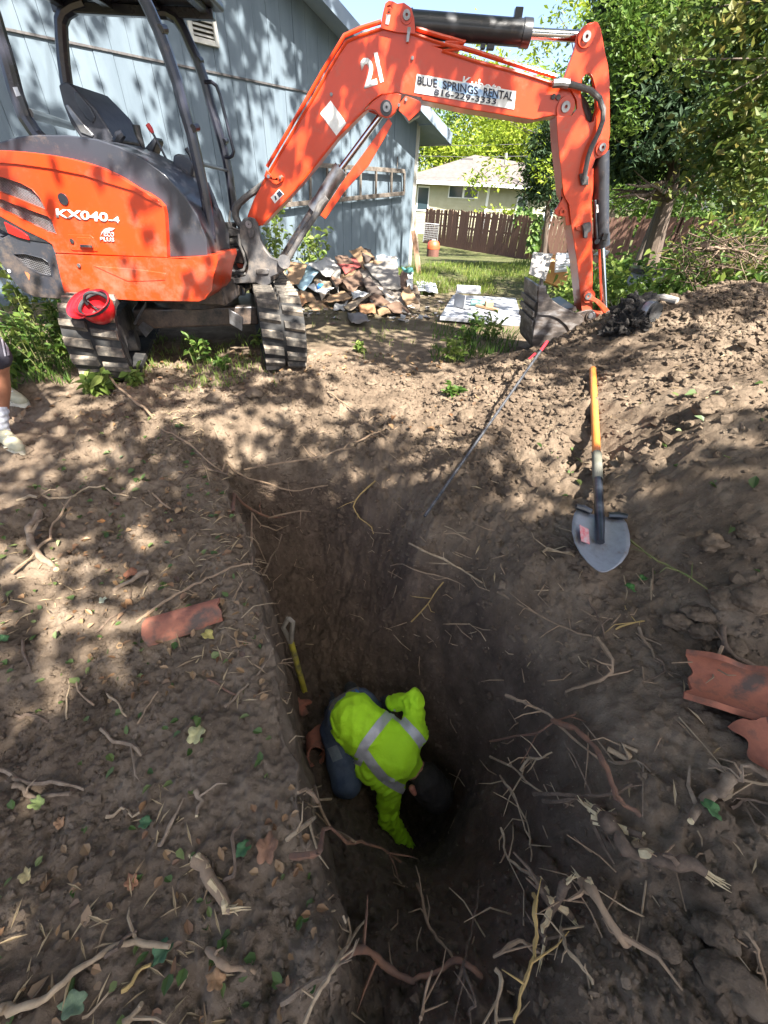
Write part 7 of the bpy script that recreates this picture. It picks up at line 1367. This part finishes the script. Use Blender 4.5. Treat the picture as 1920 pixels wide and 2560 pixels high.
def stick(label, pts, r_, kind='g', lift=None, name='stick', tip=False, seed=None, group=None, twigs=0, splint=0):
    rng = np.random.default_rng(seed if seed is not None else abs(hash(label)) % 9999 if False else sum(map(ord, label)) % 9973)
    P2 = np.array(pts, float); seg = np.r_[0, np.cumsum(np.linalg.norm(np.diff(P2, axis=0), axis=1))]; n = max(5, min(22, int(seg[-1] / 18) + 2)); Q = []
    for i in range(n):
        s_ = seg[-1] * i / (n - 1); x, y = np.interp(s_, seg, P2[:, 0]), np.interp(s_, seg, P2[:, 1]); l_ = 0 if lift is None else float(np.interp(i / (n - 1), np.linspace(0, 1, len(lift)), lift))
        p = hit(x, y); Q.append(p + np.array([0, 0, r_ * .9]) + (CAM - p) / np.linalg.norm(CAM - p) * l_ + rng.normal(size=3) * r_ * .12)
    r_ = r_ * (.72 if r_ > .006 else .95); Q = np.array(Q)
    wv_ = rng.normal(size=3) * r_ * 1.4; ph = rng.uniform(0, 6); Q = Q + np.sin(np.linspace(0, 5 + 4 * rng.random(), n) + ph)[:, None] * wv_
    for _ in range(3): Q[1:-1, 2] = np.maximum(Q[1:-1, 2], (Q[:-2, 2] + Q[2:, 2]) / 2)        # stiff wood bridges the hollows
    rr = r_ * np.linspace(1.0, .62, n) * (1 + .17 * rng.normal(size=n).clip(-1.5, 1.5)); o0 = Q[0]
    b = MB(); b.tube(Q, rr, 8 if r_ > .008 else 5); me_parts = b
    for k in range(twigs):
        i = rng.integers(1, n - 1); d = rnd3(rng, 1)[0] * (1, 1, .4); d[2] = abs(d[2]); L = rng.uniform(.06, .16); b.tube([Q[i], Q[i] + d * L * .6 + rng.normal(size=3) * .008, Q[i] + d * L + (0, 0, -.01)], [r_ * .5, r_ * .35, r_ * .15], 4)
    if tip or splint:
        t = thing(name, o0, label, 'root' if 'root' in label else 'stick', group); b.build('wood', m_w[kind], t, ang=60)
        d0 = unit(Q[0] - Q[1]); d1 = unit(Q[-1] - Q[-2])
        if tip: MB().tube([Q[-1] - d1 * .004, Q[-1] + d1 * .004], [rr[-1] * .97, rr[-1] * .93], 10).build('cut_end', m_cut, t)
        if splint:
            b = MB()
            for e_, d_, re_ in ((Q[0], d0, rr[0]), (Q[-1], d1, rr[-1])):
                fu, fv, _ = frame(d_)
                for k in range(max(5, splint // 3)):
                    an = rng.uniform(0, 6.28); of = (fu * math.cos(an) + fv * math.sin(an)) * re_ * rng.uniform(.1, .85); L = rng.uniform(.015, .06)
                    b.tube([e_ - d_ * .02 + of, e_ + d_ * L * .5 + of * 1.05, e_ + d_ * L + of * 1.2 + rng.normal(size=3) * .004], [re_ * .3, re_ * .2, .0006], 4)
            for k in range(2):
                i0 = rng.integers(0, max(1, n - 4)); i1 = min(n - 1, i0 + rng.integers(2, 5)); of = unit(np.array([rng.normal() * .5, rng.normal() * .5, 1])); sgm = [Q[i] + of * rr[i] * .55 for i in range(i0, i1 + 1)]
                if len(sgm) > 1: b.tube([p_ + rng.normal(size=3) * r_ * .12 for p_ in sgm], [r_ * rng.uniform(.35, .65) for _ in sgm], 5)
            tag(b.build('splinters', m_spl, t, False), kind='stuff')
        return t
    o = b.build(name, m_w[kind], None, origin=o0, ang=60); return tag(o, label, 'root' if 'root' in label else 'stick', group)
G1, G2, G3 = 'sticks strewn on the left bank', 'roots over the trench', 'roots and sticks on the right bank'
for a in [('thick bent cut branch with a pale sawn end at the left edge', zl1((195, 385), (205, 470), (182, 540), (200, 610), (240, 650), (290, 685)), .027, 'g', None, 1), ('thin brown stick crossing the thick cut branch', zl1((75, 700), (150, 620), (250, 520), (330, 400), (390, 300)), .009, 't', [.02, .05, .03], 0), ('pale straight stick in sunlight above the thick cut branch', zl1((85, 330), (300, 305), (540, 255)), .010, 'p', None, 0), ('thin twig continuing right from the pale sunlit stick', zl1((540, 255), (700, 310), (805, 345)), .005, 'p', None, 0), ('long slender tan stem running to the trench edge above the clay pipe', zl1((710, 950), (850, 850), (1000, 760), (1200, 660), (1380, 640)), .006, 't', [0, .02, .03, .03], 0), ('short grey log with a pale end above the clay pipe', zl1((840, 690), (760, 718), (680, 760), (602, 800)), .020, 'g', None, 1), ('curved grey stick on the lip of the trench', zl1((1140, 1395), (1240, 1330), (1320, 1260), (1360, 1190), (1395, 1090)), .007, 'g', None, 0), ('bowed thin stick left of the clay pipe', zl1((500, 1000), (600, 930), (660, 870), (700, 775)), .006, 'd', None, 0), ('knobbly grey stick in the sun patches below the clay pipe', zl1((520, 1520), (600, 1560), (680, 1600), (740, 1640)), .011, 'g', None, 0), ('hooked brown twig in the middle of the left bank', zl1((400, 1240), (410, 1300), (450, 1350), (490, 1380)), .007, 't', None, 0), ('straight pale twig right of the hooked twig', zl1((560, 1315), (610, 1370), (660, 1430)), .007, 'p', None, 0), ('upright thin twig left of the hooked twig', zl1((350, 1450), (360, 1250)), .004, 'p', None, 0), ('short dark stick at the left edge below the hooked twig', zl1((90, 1425), (180, 1440), (250, 1475)), .008, 'd', None, 0), ('reddish twig below the clay pipe near the trench', zl1((1080, 1245), (1150, 1290), (1230, 1330)), .007, 'r', None, 0), ('thin slanting twig below the clay pipe', zl1((710, 1480), (820, 1310)), .004, 't', None, 0), ('frayed tan twig at the top of the left bank', zl1((770, 270), (830, 320), (890, 365)), .009, 't', None, 0), ('dark bowed twig at the left edge under the green leaf', zl1((120, 1040), (130, 1120), (165, 1200)), .006, 'd', None, 0),
          ('long pale stick slanting across the bottom left corner', zl2((0, 1380), (150, 1270), (350, 1160), (550, 1090), (790, 1020)), .013, 'p', None, 0), ('dark stick entering from the left edge, upper of two', zl2((0, 240), (100, 280), (230, 300), (400, 320)), .010, 'g', None, 0), ('grey stick entering from the left edge, lower of two', zl2((30, 325), (150, 325), (220, 345), (300, 360)), .012, 'g', None, 0), ('grey forked stick near the splintered chunk', zl2((740, 570), (790, 490), (830, 425)), .009, 'g', None, 0), ('straight short pale straw in the middle of the lower left bank', zl2((500, 432), (648, 428)), .006, 'p', None, 0), ('stubby grey stick with a broken pale end', zl2((920, 330), (925, 440)), .012, 'g', None, 1), ('dark thin root standing beside the splintered chunk', zl2((1045, 760), (1080, 640), (1095, 450)), .006, 'd', [0, .05, .03], 0), ('yellowish strip of bark near the bottom edge', zl2((560, 1250), (620, 1200), (700, 1130)), .008, 'y', None, 0), ('pale wood chip at the bottom edge of the left bank', zl2((600, 1395), (640, 1340), (680, 1295)), .012, 'p', None, 0), ('dark short stick above the long pale stick', zl2((490, 1095), (560, 1040), (630, 970)), .008, 'd', None, 0), ('frayed brown root end on the lower left bank', zl2((940, 1075), (1020, 1090), (1090, 1150), (1170, 1175)), .014, 't', None, 0), ('thin straw near the bottom left', zl2((370, 1395), (450, 1310), (540, 1220)), .004, 'p', None, 0),
          ('crooked brown branch sticking up beside the bystander and the left track', zq((240, 600), (330, 590), (430, 610), (520, 690), (640, 770), (720, 870), (850, 980), (980, 1110), (1110, 1240), (1320, 1400)), .018, 't', [.28, .22, .16, .10, .05, .02], 0)]:
    stick(a[0], a[1], a[2], a[3], a[4], tip=bool(a[5]), group=G1, twigs=1 if a[2] > .008 else 0)
stick('splintered pale wood chunk on the lower left bank', zl2((905, 665), (960, 730), (1020, 790), (1075, 890)), .024, 't', None, splint=22, group=G1, name='broken_branch')
for a in [('long root bridging the far end of the trench', zc((250, 470), (400, 500), (560, 540), (650, 580), (720, 590), (800, 560), (870, 550)), .008, 't', [.02, .10, .12, .08, .02]), ('forked root running to the far trench corner', zc((100, 520), (200, 440), (330, 490), (400, 535), (560, 560), (690, 600)), .007, 'd', [.01, .03, .08, .1, .05]), ('pale root rising right over the far trench end', zc((440, 460), (600, 450), (750, 430), (850, 400), (1000, 330), (1160, 270)), .009, 't', [.06, .12, .06, .01]), ('thick reddish root end poking from the left trench wall', zc((350, 690), (500, 710), (660, 730)), .012, 'r', [.02, .06, .16]), ('straight root stub beside the reddish root end', zc((560, 722), (680, 692), (790, 685)), .008, 't', [.12, .18, .2]), ('tan root stub pointing up over the trench', zc((470, 835), (580, 800), (665, 755)), .007, 't', [.02, .08, .2]), ('grey root with a pale snapped tip at the left trench lip', zc((530, 1020), (570, 950), (610, 880), (630, 810)), .010, 'g', [.01, .05, .1, .16]), ('thin dark root left of the far trench corner', zc((90, 530), (150, 480), (260, 460)), .005, 'd', None), ('twisted ochre root hanging on the far right bank', zc((1110, 530), (1040, 590), (1010, 650), (1030, 720), (1080, 770), (1100, 805)), .007, 'y', [.02, .03, .03]), ('pale root below the rebar end', za((50, 865), (200, 950), (290, 1000), (380, 1045)), .008, 'p', [.03, .05, .02]), ('fine root crossing the bank under the rebar', zc((1190, 975), (1300, 965), (1450, 1030), (1580, 1075)), .004, 't', [.03, .03]), ('ochre rootlet dangling on the right trench wall', zc((1310, 1250), (1390, 1160), (1470, 1050)), .005, 'y', [.03, .03]), ('stick on the far bank above the trench', zc((870, 60), (1000, 170), (1090, 240), (1180, 310)), .008, 't', [.02, .03, .02]), ('tangle root along the far left lip', zc((0, 250), (150, 330), (260, 440), (350, 490)), .006, 't', [.02, .04, .04]),
          ('reddish root arching over the trench in front of the worker', zm((50, 375), (130, 382), (220, 342), (330, 336), (420, 362), (475, 396)), .010, 'r', [.12, .35, .45, .42, .36]), ('broken tan root crossing at the left wall beside the worker', zm((60, 140), (160, 210), (230, 262), (280, 350)), .009, 't', [.08, .3, .4, .42]), ('pale splintered root stub in the left wall by the worker', zm((60, 302), (120, 240), (190, 162)), .010, 'p', [.08, .22, .35]), ('thin pale stem standing at the bottom centre', zm((100, 1040), (170, 900), (240, 780), (335, 650)), .008, 'p', [.05, .12, .16, .2]), ('grey root curving out of the left wall near the bottom', zm((30, 950), (120, 900), (200, 850), (250, 800)), .010, 'g', [.03, .06, .08]), ('thick reddish root lying across the bottom centre', zm((240, 820), (420, 812), (560, 822), (690, 850), (800, 890)), .014, 'r', [.10, .06, .02, .01]), ('fine upright straw at the bottom centre left', zm((275, 800), (265, 620)), .005, 'p', [.05, .2])]:
    stick(a[0], a[1], a[2], a[3], a[4], name='root', group=G2, twigs=2)
for a in [('long thin root slanting down below the shovel blade', zr1((290, 70), (400, 145), (560, 210), (700, 265), (790, 295)), .007, 't', None), ('bent brown root joined below the slanting root', zr1((800, 300), (850, 360), (880, 410), (860, 470), (780, 520), (640, 570)), .011, 't', [.01, .04, .05, .02]), ('dark twig above the bent brown root', zr1((745, 110), (790, 190), (835, 310)), .006, 'd', None), ('grey stick above the clay trough', zr1((1000, 260), (1050, 340), (1080, 395)), .010, 'g', None), ('thin stick running into the clay trough', zr1((1090, 400), (1150, 490)), .007, 'd', None), ('dark stick at the right edge over the clay pieces', zr1((1405, 240), (1460, 330), (1540, 430), (1659, 520)), .013, 'd', [.03, .04, .03]), ('branching pale-tipped root over the right trench wall', zr1((315, 575), (430, 630), (560, 700), (660, 800), (750, 880), (800, 900)), .009, 't', [.2, .16, .1, .05, .02]), ('long reddish root in the middle of the right bank', zr1((560, 700), (680, 770), (740, 840), (820, 930), (870, 1050), (920, 1140), (1000, 1220)), .014, 'r', [.10, .09, .08, .06, .03]), ('orange-tipped root pointing left over the trench', zr1((250, 820), (380, 795), (500, 775), (560, 730), (680, 685)), .007, 'r', [.2, .14, .1, .04]), ('pale rootlet pointing left below the orange-tipped root', zr1((260, 895), (360, 950), (440, 1020), (520, 1080)), .006, 'p', [.2, .16, .1, .05]), ('short pale fork on the right trench wall', zr1((405, 965), (450, 920), (570, 880)), .006, 'p', [.16, .12, .06]), ('dark root running level over the right bank', zr1((465, 1080), (600, 1095), (740, 1110), (860, 1085), (950, 1020)), .009, 'd', [.1, .08, .05, .03]), ('brown root beneath the level dark root', zr1((530, 1095), (640, 1130), (760, 1165), (900, 1160)), .011, 'd', [.08, .05, .02]), ('thin pale root hanging by the hole', zr1((300, 980), (380, 1120), (440, 1230), (455, 1310)), .005, 'p', [.16, .14, .1, .06]), ('grey cut log at the right below the clay shard', zr1((1480, 990), (1420, 1040), (1330, 1130), (1240, 1235)), .024, 'g', None), ('brown stick crossing the end of the grey cut log', zr1((1380, 950), (1500, 990), (1659, 1000)), .011, 'g', [.03, .05, .03]), ('pale stick below the grey cut log top', zr1((1400, 1095), (1500, 1030), (1659, 1010)), .009, 'p', None), ('short pale stub in the middle right bank', zr1((875, 890), (990, 870)), .012, 'p', None), ('thin grey twig under the short pale stub', zr1((850, 905), (960, 930), (1060, 960)), .006, 'g', None), ('thin dark twig at the right edge below the clay shard', zr1((1440, 1145), (1540, 1125), (1659, 1130)), .008, 'd', None),
          ('pale thin stem rising at the trench mouth', zr2((560, 195), (590, 290), (640, 360), (720, 420)), .006, 'p', [.22, .16, .1, .05]), ('thin brown stem in the bottom centre right', zr2((225, 435), (280, 570), (330, 680), (390, 770)), .006, 't', [.2, .14, .08, .03]), ('tall tan stem at the bottom right centre', zr2((705, 470), (710, 620), (700, 730), (660, 850), (620, 990)), .008, 'y', [.18, .14, .1, .05]), ('slanting tan root at the bottom right', zr2((805, 600), (850, 700), (940, 830)), .007, 'p', [.1, .06, .02]), ('fine dark stem at the bottom centre', zr2((390, 830), (460, 600), (480, 410)), .004, 'd', [.04, .1, .16]), ('fine stem left of the level dark root', zr2((590, 20), (640, 120), (690, 210), (685, 350)), .004, 'p', [.2, .14, .08, .04]), ('pale straw pair near the bottom edge', zr2((545, 780), (555, 870), (570, 980)), .006, 'p', [.12, .08, .04]), ('thin twig near the bottom edge left of centre', zr2((245, 980), (265, 870), (290, 790)), .005, 't', [.04, .08, .1]), ('thin root curving at the lower right edge', zr2((1550, 590), (1610, 680), (1620, 780), (1659, 900)), .006, 't', None), ('level rootlet at the bottom right centre', zr2((550, 690), (640, 685), (730, 670)), .006, 't', [.1, .08, .06]), ('dark thin stem at the bottom edge', zr2((430, 750), (450, 870), (460, 980)), .005, 'd', [.1, .06, .03]), ('pale stick left of the shovel blade', za((635, 910), (720, 915), (800, 925)), .009, 'p', None), ('thin twig above the clay trough right end', zr1((1345, 475), (1405, 380)), .010, 't', [.03, .08]), ('long fine root high on the right bank', zr1((880, 255), (960, 225), (1045, 205)), .004, 'y', None)]:
    stick(a[0], a[1], a[2], a[3], a[4], name='root' if 'root' in a[0] else 'stick', group=G3, twigs=3 if a[2] < .012 else 1, tip='cut log' in a[0])
for lab, p, r_, kd, lf, sp in (('rotten splintered log at the lower right', zr2((900, 170), (1000, 210), (1100, 260), (1200, 320), (1330, 400)), .030, 'd', [.05, .06, .04, .02], 34), ('pale splintered branch stub at the bottom right', zr2((700, 400), (760, 480), (840, 560)), .021, 'd', [.14, .10, .04], 20), ('upright broken branch crossing the pale splintered stub', zr2((830, 410), (780, 520), (740, 600), (735, 680)), .016, 'd', [.16, .12, .08, .03], 8), ('brown broken branch right of the crossing stubs', zr2((870, 370), (920, 450), (980, 540), (1070, 640)), .021, 't', [.10, .08, .05, .02], 14), ('frayed dark branch end by the long reddish root', zr1((720, 1215), (800, 1240), (880, 1270), (960, 1300)), .02, 'd', [.05, .04, .02], 12)):
    stick(lab, p, r_, kd, lf, name='broken_branch', splint=sp, group=G3, twigs=2)
stick('fresh green stem lying right of the shovel blade', za((1035, 850), (1150, 940), (1290, 1015), (1390, 1075)), .0045, 'n', [.02, .03, .03, .02], name='green_stem', twigs=4)
# fine root ends fringing the cut and the banks
rng = np.random.default_rng(99); b = MB(); bd = MB()
for k in range(75):
    y = rng.uniform(-.05, 2.1); x = float(edge_x(y)) - .04 + rng.uniform(-.01, .03); z = float(ground(np.array([x]), np.array([y]))[0]) - rng.uniform(0, .1); L = rng.uniform(.015, .085) * rng.random() ** .4; a = np.array([1, rng.normal() * 1.0, rng.normal() * .8]); a = unit(a)
    (b if rng.random() < .6 else bd).tube([(x - .01, y, z), np.array([x, y, z]) + a * L * .5 + rng.normal(size=3) * L * .18, np.array([x, y, z]) + a * L + rng.normal(size=3) * L * .3 + (0, 0, -.3 * L)], [.003, .0025, .001], 4, False)
for k in range(330):
    if rng.random() < .5: x_, y_ = rng.uniform(950, 1750), rng.uniform(1300, 2500)
    else: x_, y_ = rng.uniform(480, 1300), rng.uniform(1000, 1650)
    p = hit(x_, y_); L = rng.uniform(.03, .16); a = rnd3(rng, 1)[0]; a[2] = a[2] * .35 + .1; a = unit(a); q = p + a * L * .5 + rng.normal(size=3) * L * .12
    (b if rng.random() < .35 else bd).tube([p, q, p + a * L + rng.normal(size=3) * L * .1], [.0028, .0022, .001], 4, False)
for bb_, mt, lab in ((b, m_w['p'], 'fine pale root ends fringing the trench walls'), (bd, m_w['t'], 'fine brown rootlets hanging on the trench banks')):
    o = bb_.build('rootlets', mt, None); tag(o, lab, 'roots', kind='stuff')
# crumbs of soil
def crumbs(n, lo, hi, seed, x0, x1, y0, y1, pw=2.2, dens=None):
    r2 = np.random.default_rng(seed); X = r2.uniform(x0, x1, n); Y = r2.uniform(y0, y1, n); m_ = fbm(np.stack([X, Y, X * 0], -1), .5, 3, 9) + .4 * r2.normal(size=n); kp = m_ > -.25
    if dens is not None: kp &= dens(X, Y, r2)
    X, Y = X[kp], Y[kp]; Z = ground(X, Y); k = len(X); sz = lo + (hi - lo) * r2.random(k) ** pw; V, Fs = ICO; V0 = V[None] * (1 + .42 * (r2.random((k, 12, 1)) * 2 - 1)) * (np.array([1, 1, .75]) * (1 + .3 * r2.normal(size=(k, 1, 3)).clip(-1, 1))) * sz[:, None, None]
    ang = r2.uniform(0, 6.28, k); c, s_ = np.cos(ang)[:, None], np.sin(ang)[:, None]; V1 = np.stack([V0[..., 0] * c - V0[..., 1] * s_, V0[..., 0] * s_ + V0[..., 1] * c, V0[..., 2]], -1); V1 = V1 + np.stack([X, Y, Z + sz * .12], -1)[:, None]
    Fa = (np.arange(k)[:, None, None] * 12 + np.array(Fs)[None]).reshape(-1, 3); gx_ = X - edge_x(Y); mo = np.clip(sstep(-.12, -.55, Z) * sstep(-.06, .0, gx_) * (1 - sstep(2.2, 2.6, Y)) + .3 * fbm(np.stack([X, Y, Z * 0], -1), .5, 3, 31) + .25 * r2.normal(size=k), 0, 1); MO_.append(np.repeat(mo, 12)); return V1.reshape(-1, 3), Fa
MO_ = []
out_tr = lambda X, Y, r2: (X - edge_x(Y) < -.05) | (ground(X, Y, False) > -.3) | (r2.random(len(X)) < .65)
parts = [crumbs(34000, .003, .012, 1, -1.9, 2.6, -.05, 2.2, 2.0, out_tr), crumbs(20000, .005, .021, 2, -2.2, 3.0, 2.0, 3.6), crumbs(3600, .01, .03, 3, .5, 2.9, 1.4, 3.6, 3.0), crumbs(1500, .008, .024, 4, -1.8, 2.2, 0, 2.4, 3, out_tr)]
V = []; Fa = []; o_ = 0
for v_, f_ in parts: V.append(v_); Fa.append(f_ + o_); o_ += len(v_)
me = fastmesh('soil_crumbs', np.concatenate(V), np.concatenate(Fa), False); pattr(me, 'soil_tone', np.concatenate(MO_)); o = link('soil_crumbs', me, None, m_clod); tag(o, 'loose crumbs and small clods of brown soil', 'soil', kind='stuff')
# leaf litter
def litter(name, n, size, mt, label, seed, x0, x1, y0, y1, wid=.7, dens=None, up=2.2):
    r2 = np.random.default_rng(seed); X = r2.uniform(x0, x1, n); Y = r2.uniform(y0, y1, n); kp = fbm(np.stack([X, Y, X * 0], -1), .6, 2, seed) > -.2
    if dens is not None: kp &= dens(X, Y, r2)
    X, Y = X[kp], Y[kp]; P = np.stack([X, Y, ground(X, Y) + .008], 1); T = rnd3(r2, len(P)) * (1, 1, .25); o = leafobj(name, P, size, r2, mt, None, up, wid, T=T, hexa=wid > .3); tag(o, label, 'litter', kind='stuff')
left_ = lambda X, Y, r2: X < edge_x(Y) - .05
m_dead = leafmat('dead_leaf', [(.14, .07, .035), (.22, .125, .06), (.29, .19, .10), (.10, .06, .04)], trans=.1); m_green = leafmat('torn_green_leaf', [(.04, .075, .018), (.075, .12, .03), (.17, .20, .07)], trans=.25); m_straw = leafmat('straw_bit', [(.34, .25, .14), (.46, .36, .22), (.26, .18, .11)], trans=.1)
litter('dead_leaf_litter', 1100, .028, m_dead, 'brown dead leaf fragments on the left bank', 11, -1.9, .05, -.05, 2.4, .7, left_); litter('green_leaf_litter', 520, .028, m_green, 'small torn green leaves on the left bank', 12, -1.9, .05, -.05, 2.4, .75, left_); litter('straw_litter', 1500, .06, m_straw, 'straw and bark shreds on the left bank', 13, -1.9, .05, -.05, 2.6, .10, left_)
litter('straw_litter', 900, .05, m_straw, 'straw and chips on the right bank and mound', 14, .2, 2.6, -.05, 3.3, .12, lambda X, Y, r2: (ground(X, Y, False) > -.35) & (r2.random(len(X)) < .55)); litter('dead_leaf_litter', 420, .04, m_dead, 'dead leaves on the ground by the excavator', 15, -2.6, .6, 2.3, 4.2, .7); litter('green_leaf_litter', 160, .035, m_green, 'few green leaf bits on the right bank', 16, .8, 2.2, 0, 2, .7)
# single leaves one can tell apart
def bigleaf(label, pt, sz, col, seed, lobes=5, curl=.25, lift=.012):
    rng = np.random.default_rng(seed); p = hit(*pt) + (0, 0, lift); a0 = rng.uniform(0, 6.28); n = 26; ring = []; c0 = np.array([math.cos(a0), math.sin(a0), 0]); c1 = np.array([-math.sin(a0), math.cos(a0), 0])
    for i in range(n):
        an = 2 * math.pi * i / n; r_ = sz * (.55 + .3 * abs(math.cos(an * lobes / 2)) + .1 * rng.random()) * (1.25 if i == 0 else 1); ring.append(p + c0 * r_ * math.cos(an) + c1 * r_ * .8 * math.sin(an) + np.array([0, 0, curl * sz * (math.sin(an) ** 2) + .15 * sz * rng.normal() * curl]))
    mid = [p + (q - p) * .5 + (0, 0, -.05 * sz) for q in ring]; V = [p] + mid + ring; Fs = [(0, 1 + i, 1 + (i + 1) % n) for i in range(n)] + [(1 + i, 1 + n + i, 1 + n + (i + 1) % n, 1 + (i + 1) % n) for i in range(n)]
    b = MB().add(V, Fs); mt = mat('leaf_%d' % seed, col, tuple(c * .6 for c in col), .7, 0, 40, 5, .3, 90)
    o = b.build('fallen_leaf', mt, None, origin=p, ang=180); o.modifiers.new('sheet', 'SOLIDIFY').thickness = .0015; tag(o, label, 'leaf', 'single fallen leaves')
for k, (lab, p, sz, c) in enumerate((('curled brown leaf on the lip of the trench above the splintered chunk', zl2((1235, 600))[0], .065, (.26, .13, .07)), ('yellow maple leaf in front of the clay pipe', zl1((1080, 1020))[0], .045, (.52, .42, .12)), ('orange-brown curled leaf above the clay pipe', zl1((690, 705))[0], .06, (.36, .14, .07)), ('bright orange leaf near the thick cut branch', zl1((530, 432))[0], .032, (.55, .24, .07)), ('brown pointed leaf in the middle of the lower left bank', zl2((615, 750))[0], .035, (.26, .12, .06)), ('tan leaf near the bottom edge left of the trench', zl2((1000, 1200))[0], .04, (.36, .2, .09)), ('green leaf in the middle of the lower left bank', zl2((675, 480))[0], .034, (.06, .14, .05)), ('long green leaf beside the splintered chunk', zl2((1125, 600))[0], .04, (.06, .15, .05)), ('pale green leaf near the two sticks at the left edge', zl2((180, 390))[0], .04, (.26, .32, .10)), ('green leaf at the end of the long pale stick', zl2((755, 1070))[0], .045, (.05, .12, .05)), ('pale yellow torn leaf below the clay pipe in the sun', zl2((910, 75))[0], .06, (.50, .46, .22)), ('grey-green leaf at the bottom left', zl2((350, 1310))[0], .05, (.16, .22, .12)), ('brown leaf at the left by the green leaf', zl2((285, 480))[0], .03, (.40, .22, .11)), ('yellowed leaf at the lower left edge', zl2((130, 720))[0], .032, (.45, .36, .16)), ('green leaf at the left edge of the left bank', zl1((20, 1045))[0], .04, (.08, .18, .06)), ('pale green leaf on the left bank under the log', zl1((540, 840))[0], .03, (.4, .42, .3)), ('green leaf pair below the shovel blade', za((1030, 1070))[0], .035, (.05, .16, .03)), ('green leaf right of the leaf pair below the shovel', za((1090, 1030))[0], .03, (.05, .15, .03)), ('green leaf under the grey cut log on the right', zr1((1355, 1165))[0], .04, (.06, .15, .04)))):
    bigleaf(lab, p, sz * .68, c, 700 + k, curl=.45)
# brush pile behind the mound
rng = np.random.default_rng(123); zbr = zo(1480, 450, 3.77); k = 0
for lab, p, r_ in (('thick bent grey branch on top of the brush pile', ((1040, 610), (1110, 640), (1170, 700), (1210, 760), (1225, 850)), .03), ('long grey branch sloping right across the brush pile', ((1140, 625), (1300, 640), (1450, 700), (1640, 760)), .014), ('dark branch sloping left down the brush pile', ((1100, 780), (1050, 900), (980, 1040)), .016), ('grey branch crossing the middle of the brush pile', ((1180, 720), (1300, 800), (1400, 880), (1500, 950)), .014), ('thin branch near the brush pile top right', ((1250, 640), (1380, 720), (1560, 840)), .010), ('low branch at the front of the brush pile', ((1000, 960), (1200, 900), (1420, 840), (1600, 800)), .012), ('short grey branch at the right end of the brush pile', ((1300, 1000), (1400, 940), (1600, 860)), .012), ('slim branch at the left end of the brush pile', ((900, 980), (1010, 880), (1150, 800)), .009), ('pale branch at the back of the brush pile', ((1060, 640), (1300, 610), (1500, 600)), .010), ('bare twig rising from the brush pile', ((1200, 860), (1230, 700), (1260, 560)), .008)):
    Q = [PX(*q, 5.3 + .25 * rng.normal()) for q in zbr(*p)]; b = MB(); Qs = []
    for a, c in zip(Q[:-1], Q[1:]):
        for t in (0, .5): Qs.append(a * (1 - t) + c * t + rng.normal(size=3) * .012)
    Qs.append(Q[-1]); b.tube(Qs, np.linspace(r_, r_ * .5, len(Qs)), 7)
    for _ in range(4):
        i = rng.integers(1, len(Qs)); d = rnd3(rng, 1)[0] * .35; b.tube([Qs[i], Qs[i] + d * .5 + rng.normal(size=3) * .03, Qs[i] + d], [r_ * .4, r_ * .3, r_ * .1], 4)
    o = b.build('brush_branch', m_w['d' if len(lab) % 2 else 'g'], None, origin=Q[0], ang=60); tag(o, lab, 'branch', 'brush pile behind the mound')
b = MB()
for _ in range(120):
    p = PX(rng.uniform(1700, 1930), rng.uniform(600, 720), rng.uniform(4.9, 6.0)); d = rnd3(rng, 1)[0] * (1, .6, .35) * rng.uniform(.2, .5); b.tube([p - d, p + rng.normal(size=3) * .05, p + d], [.005, .004, .002], 4, False)
o = b.build('brush_twigs', m_w['d'], None); tag(o, 'mass of thin grey twigs in the brush pile', 'twigs', kind='stuff')
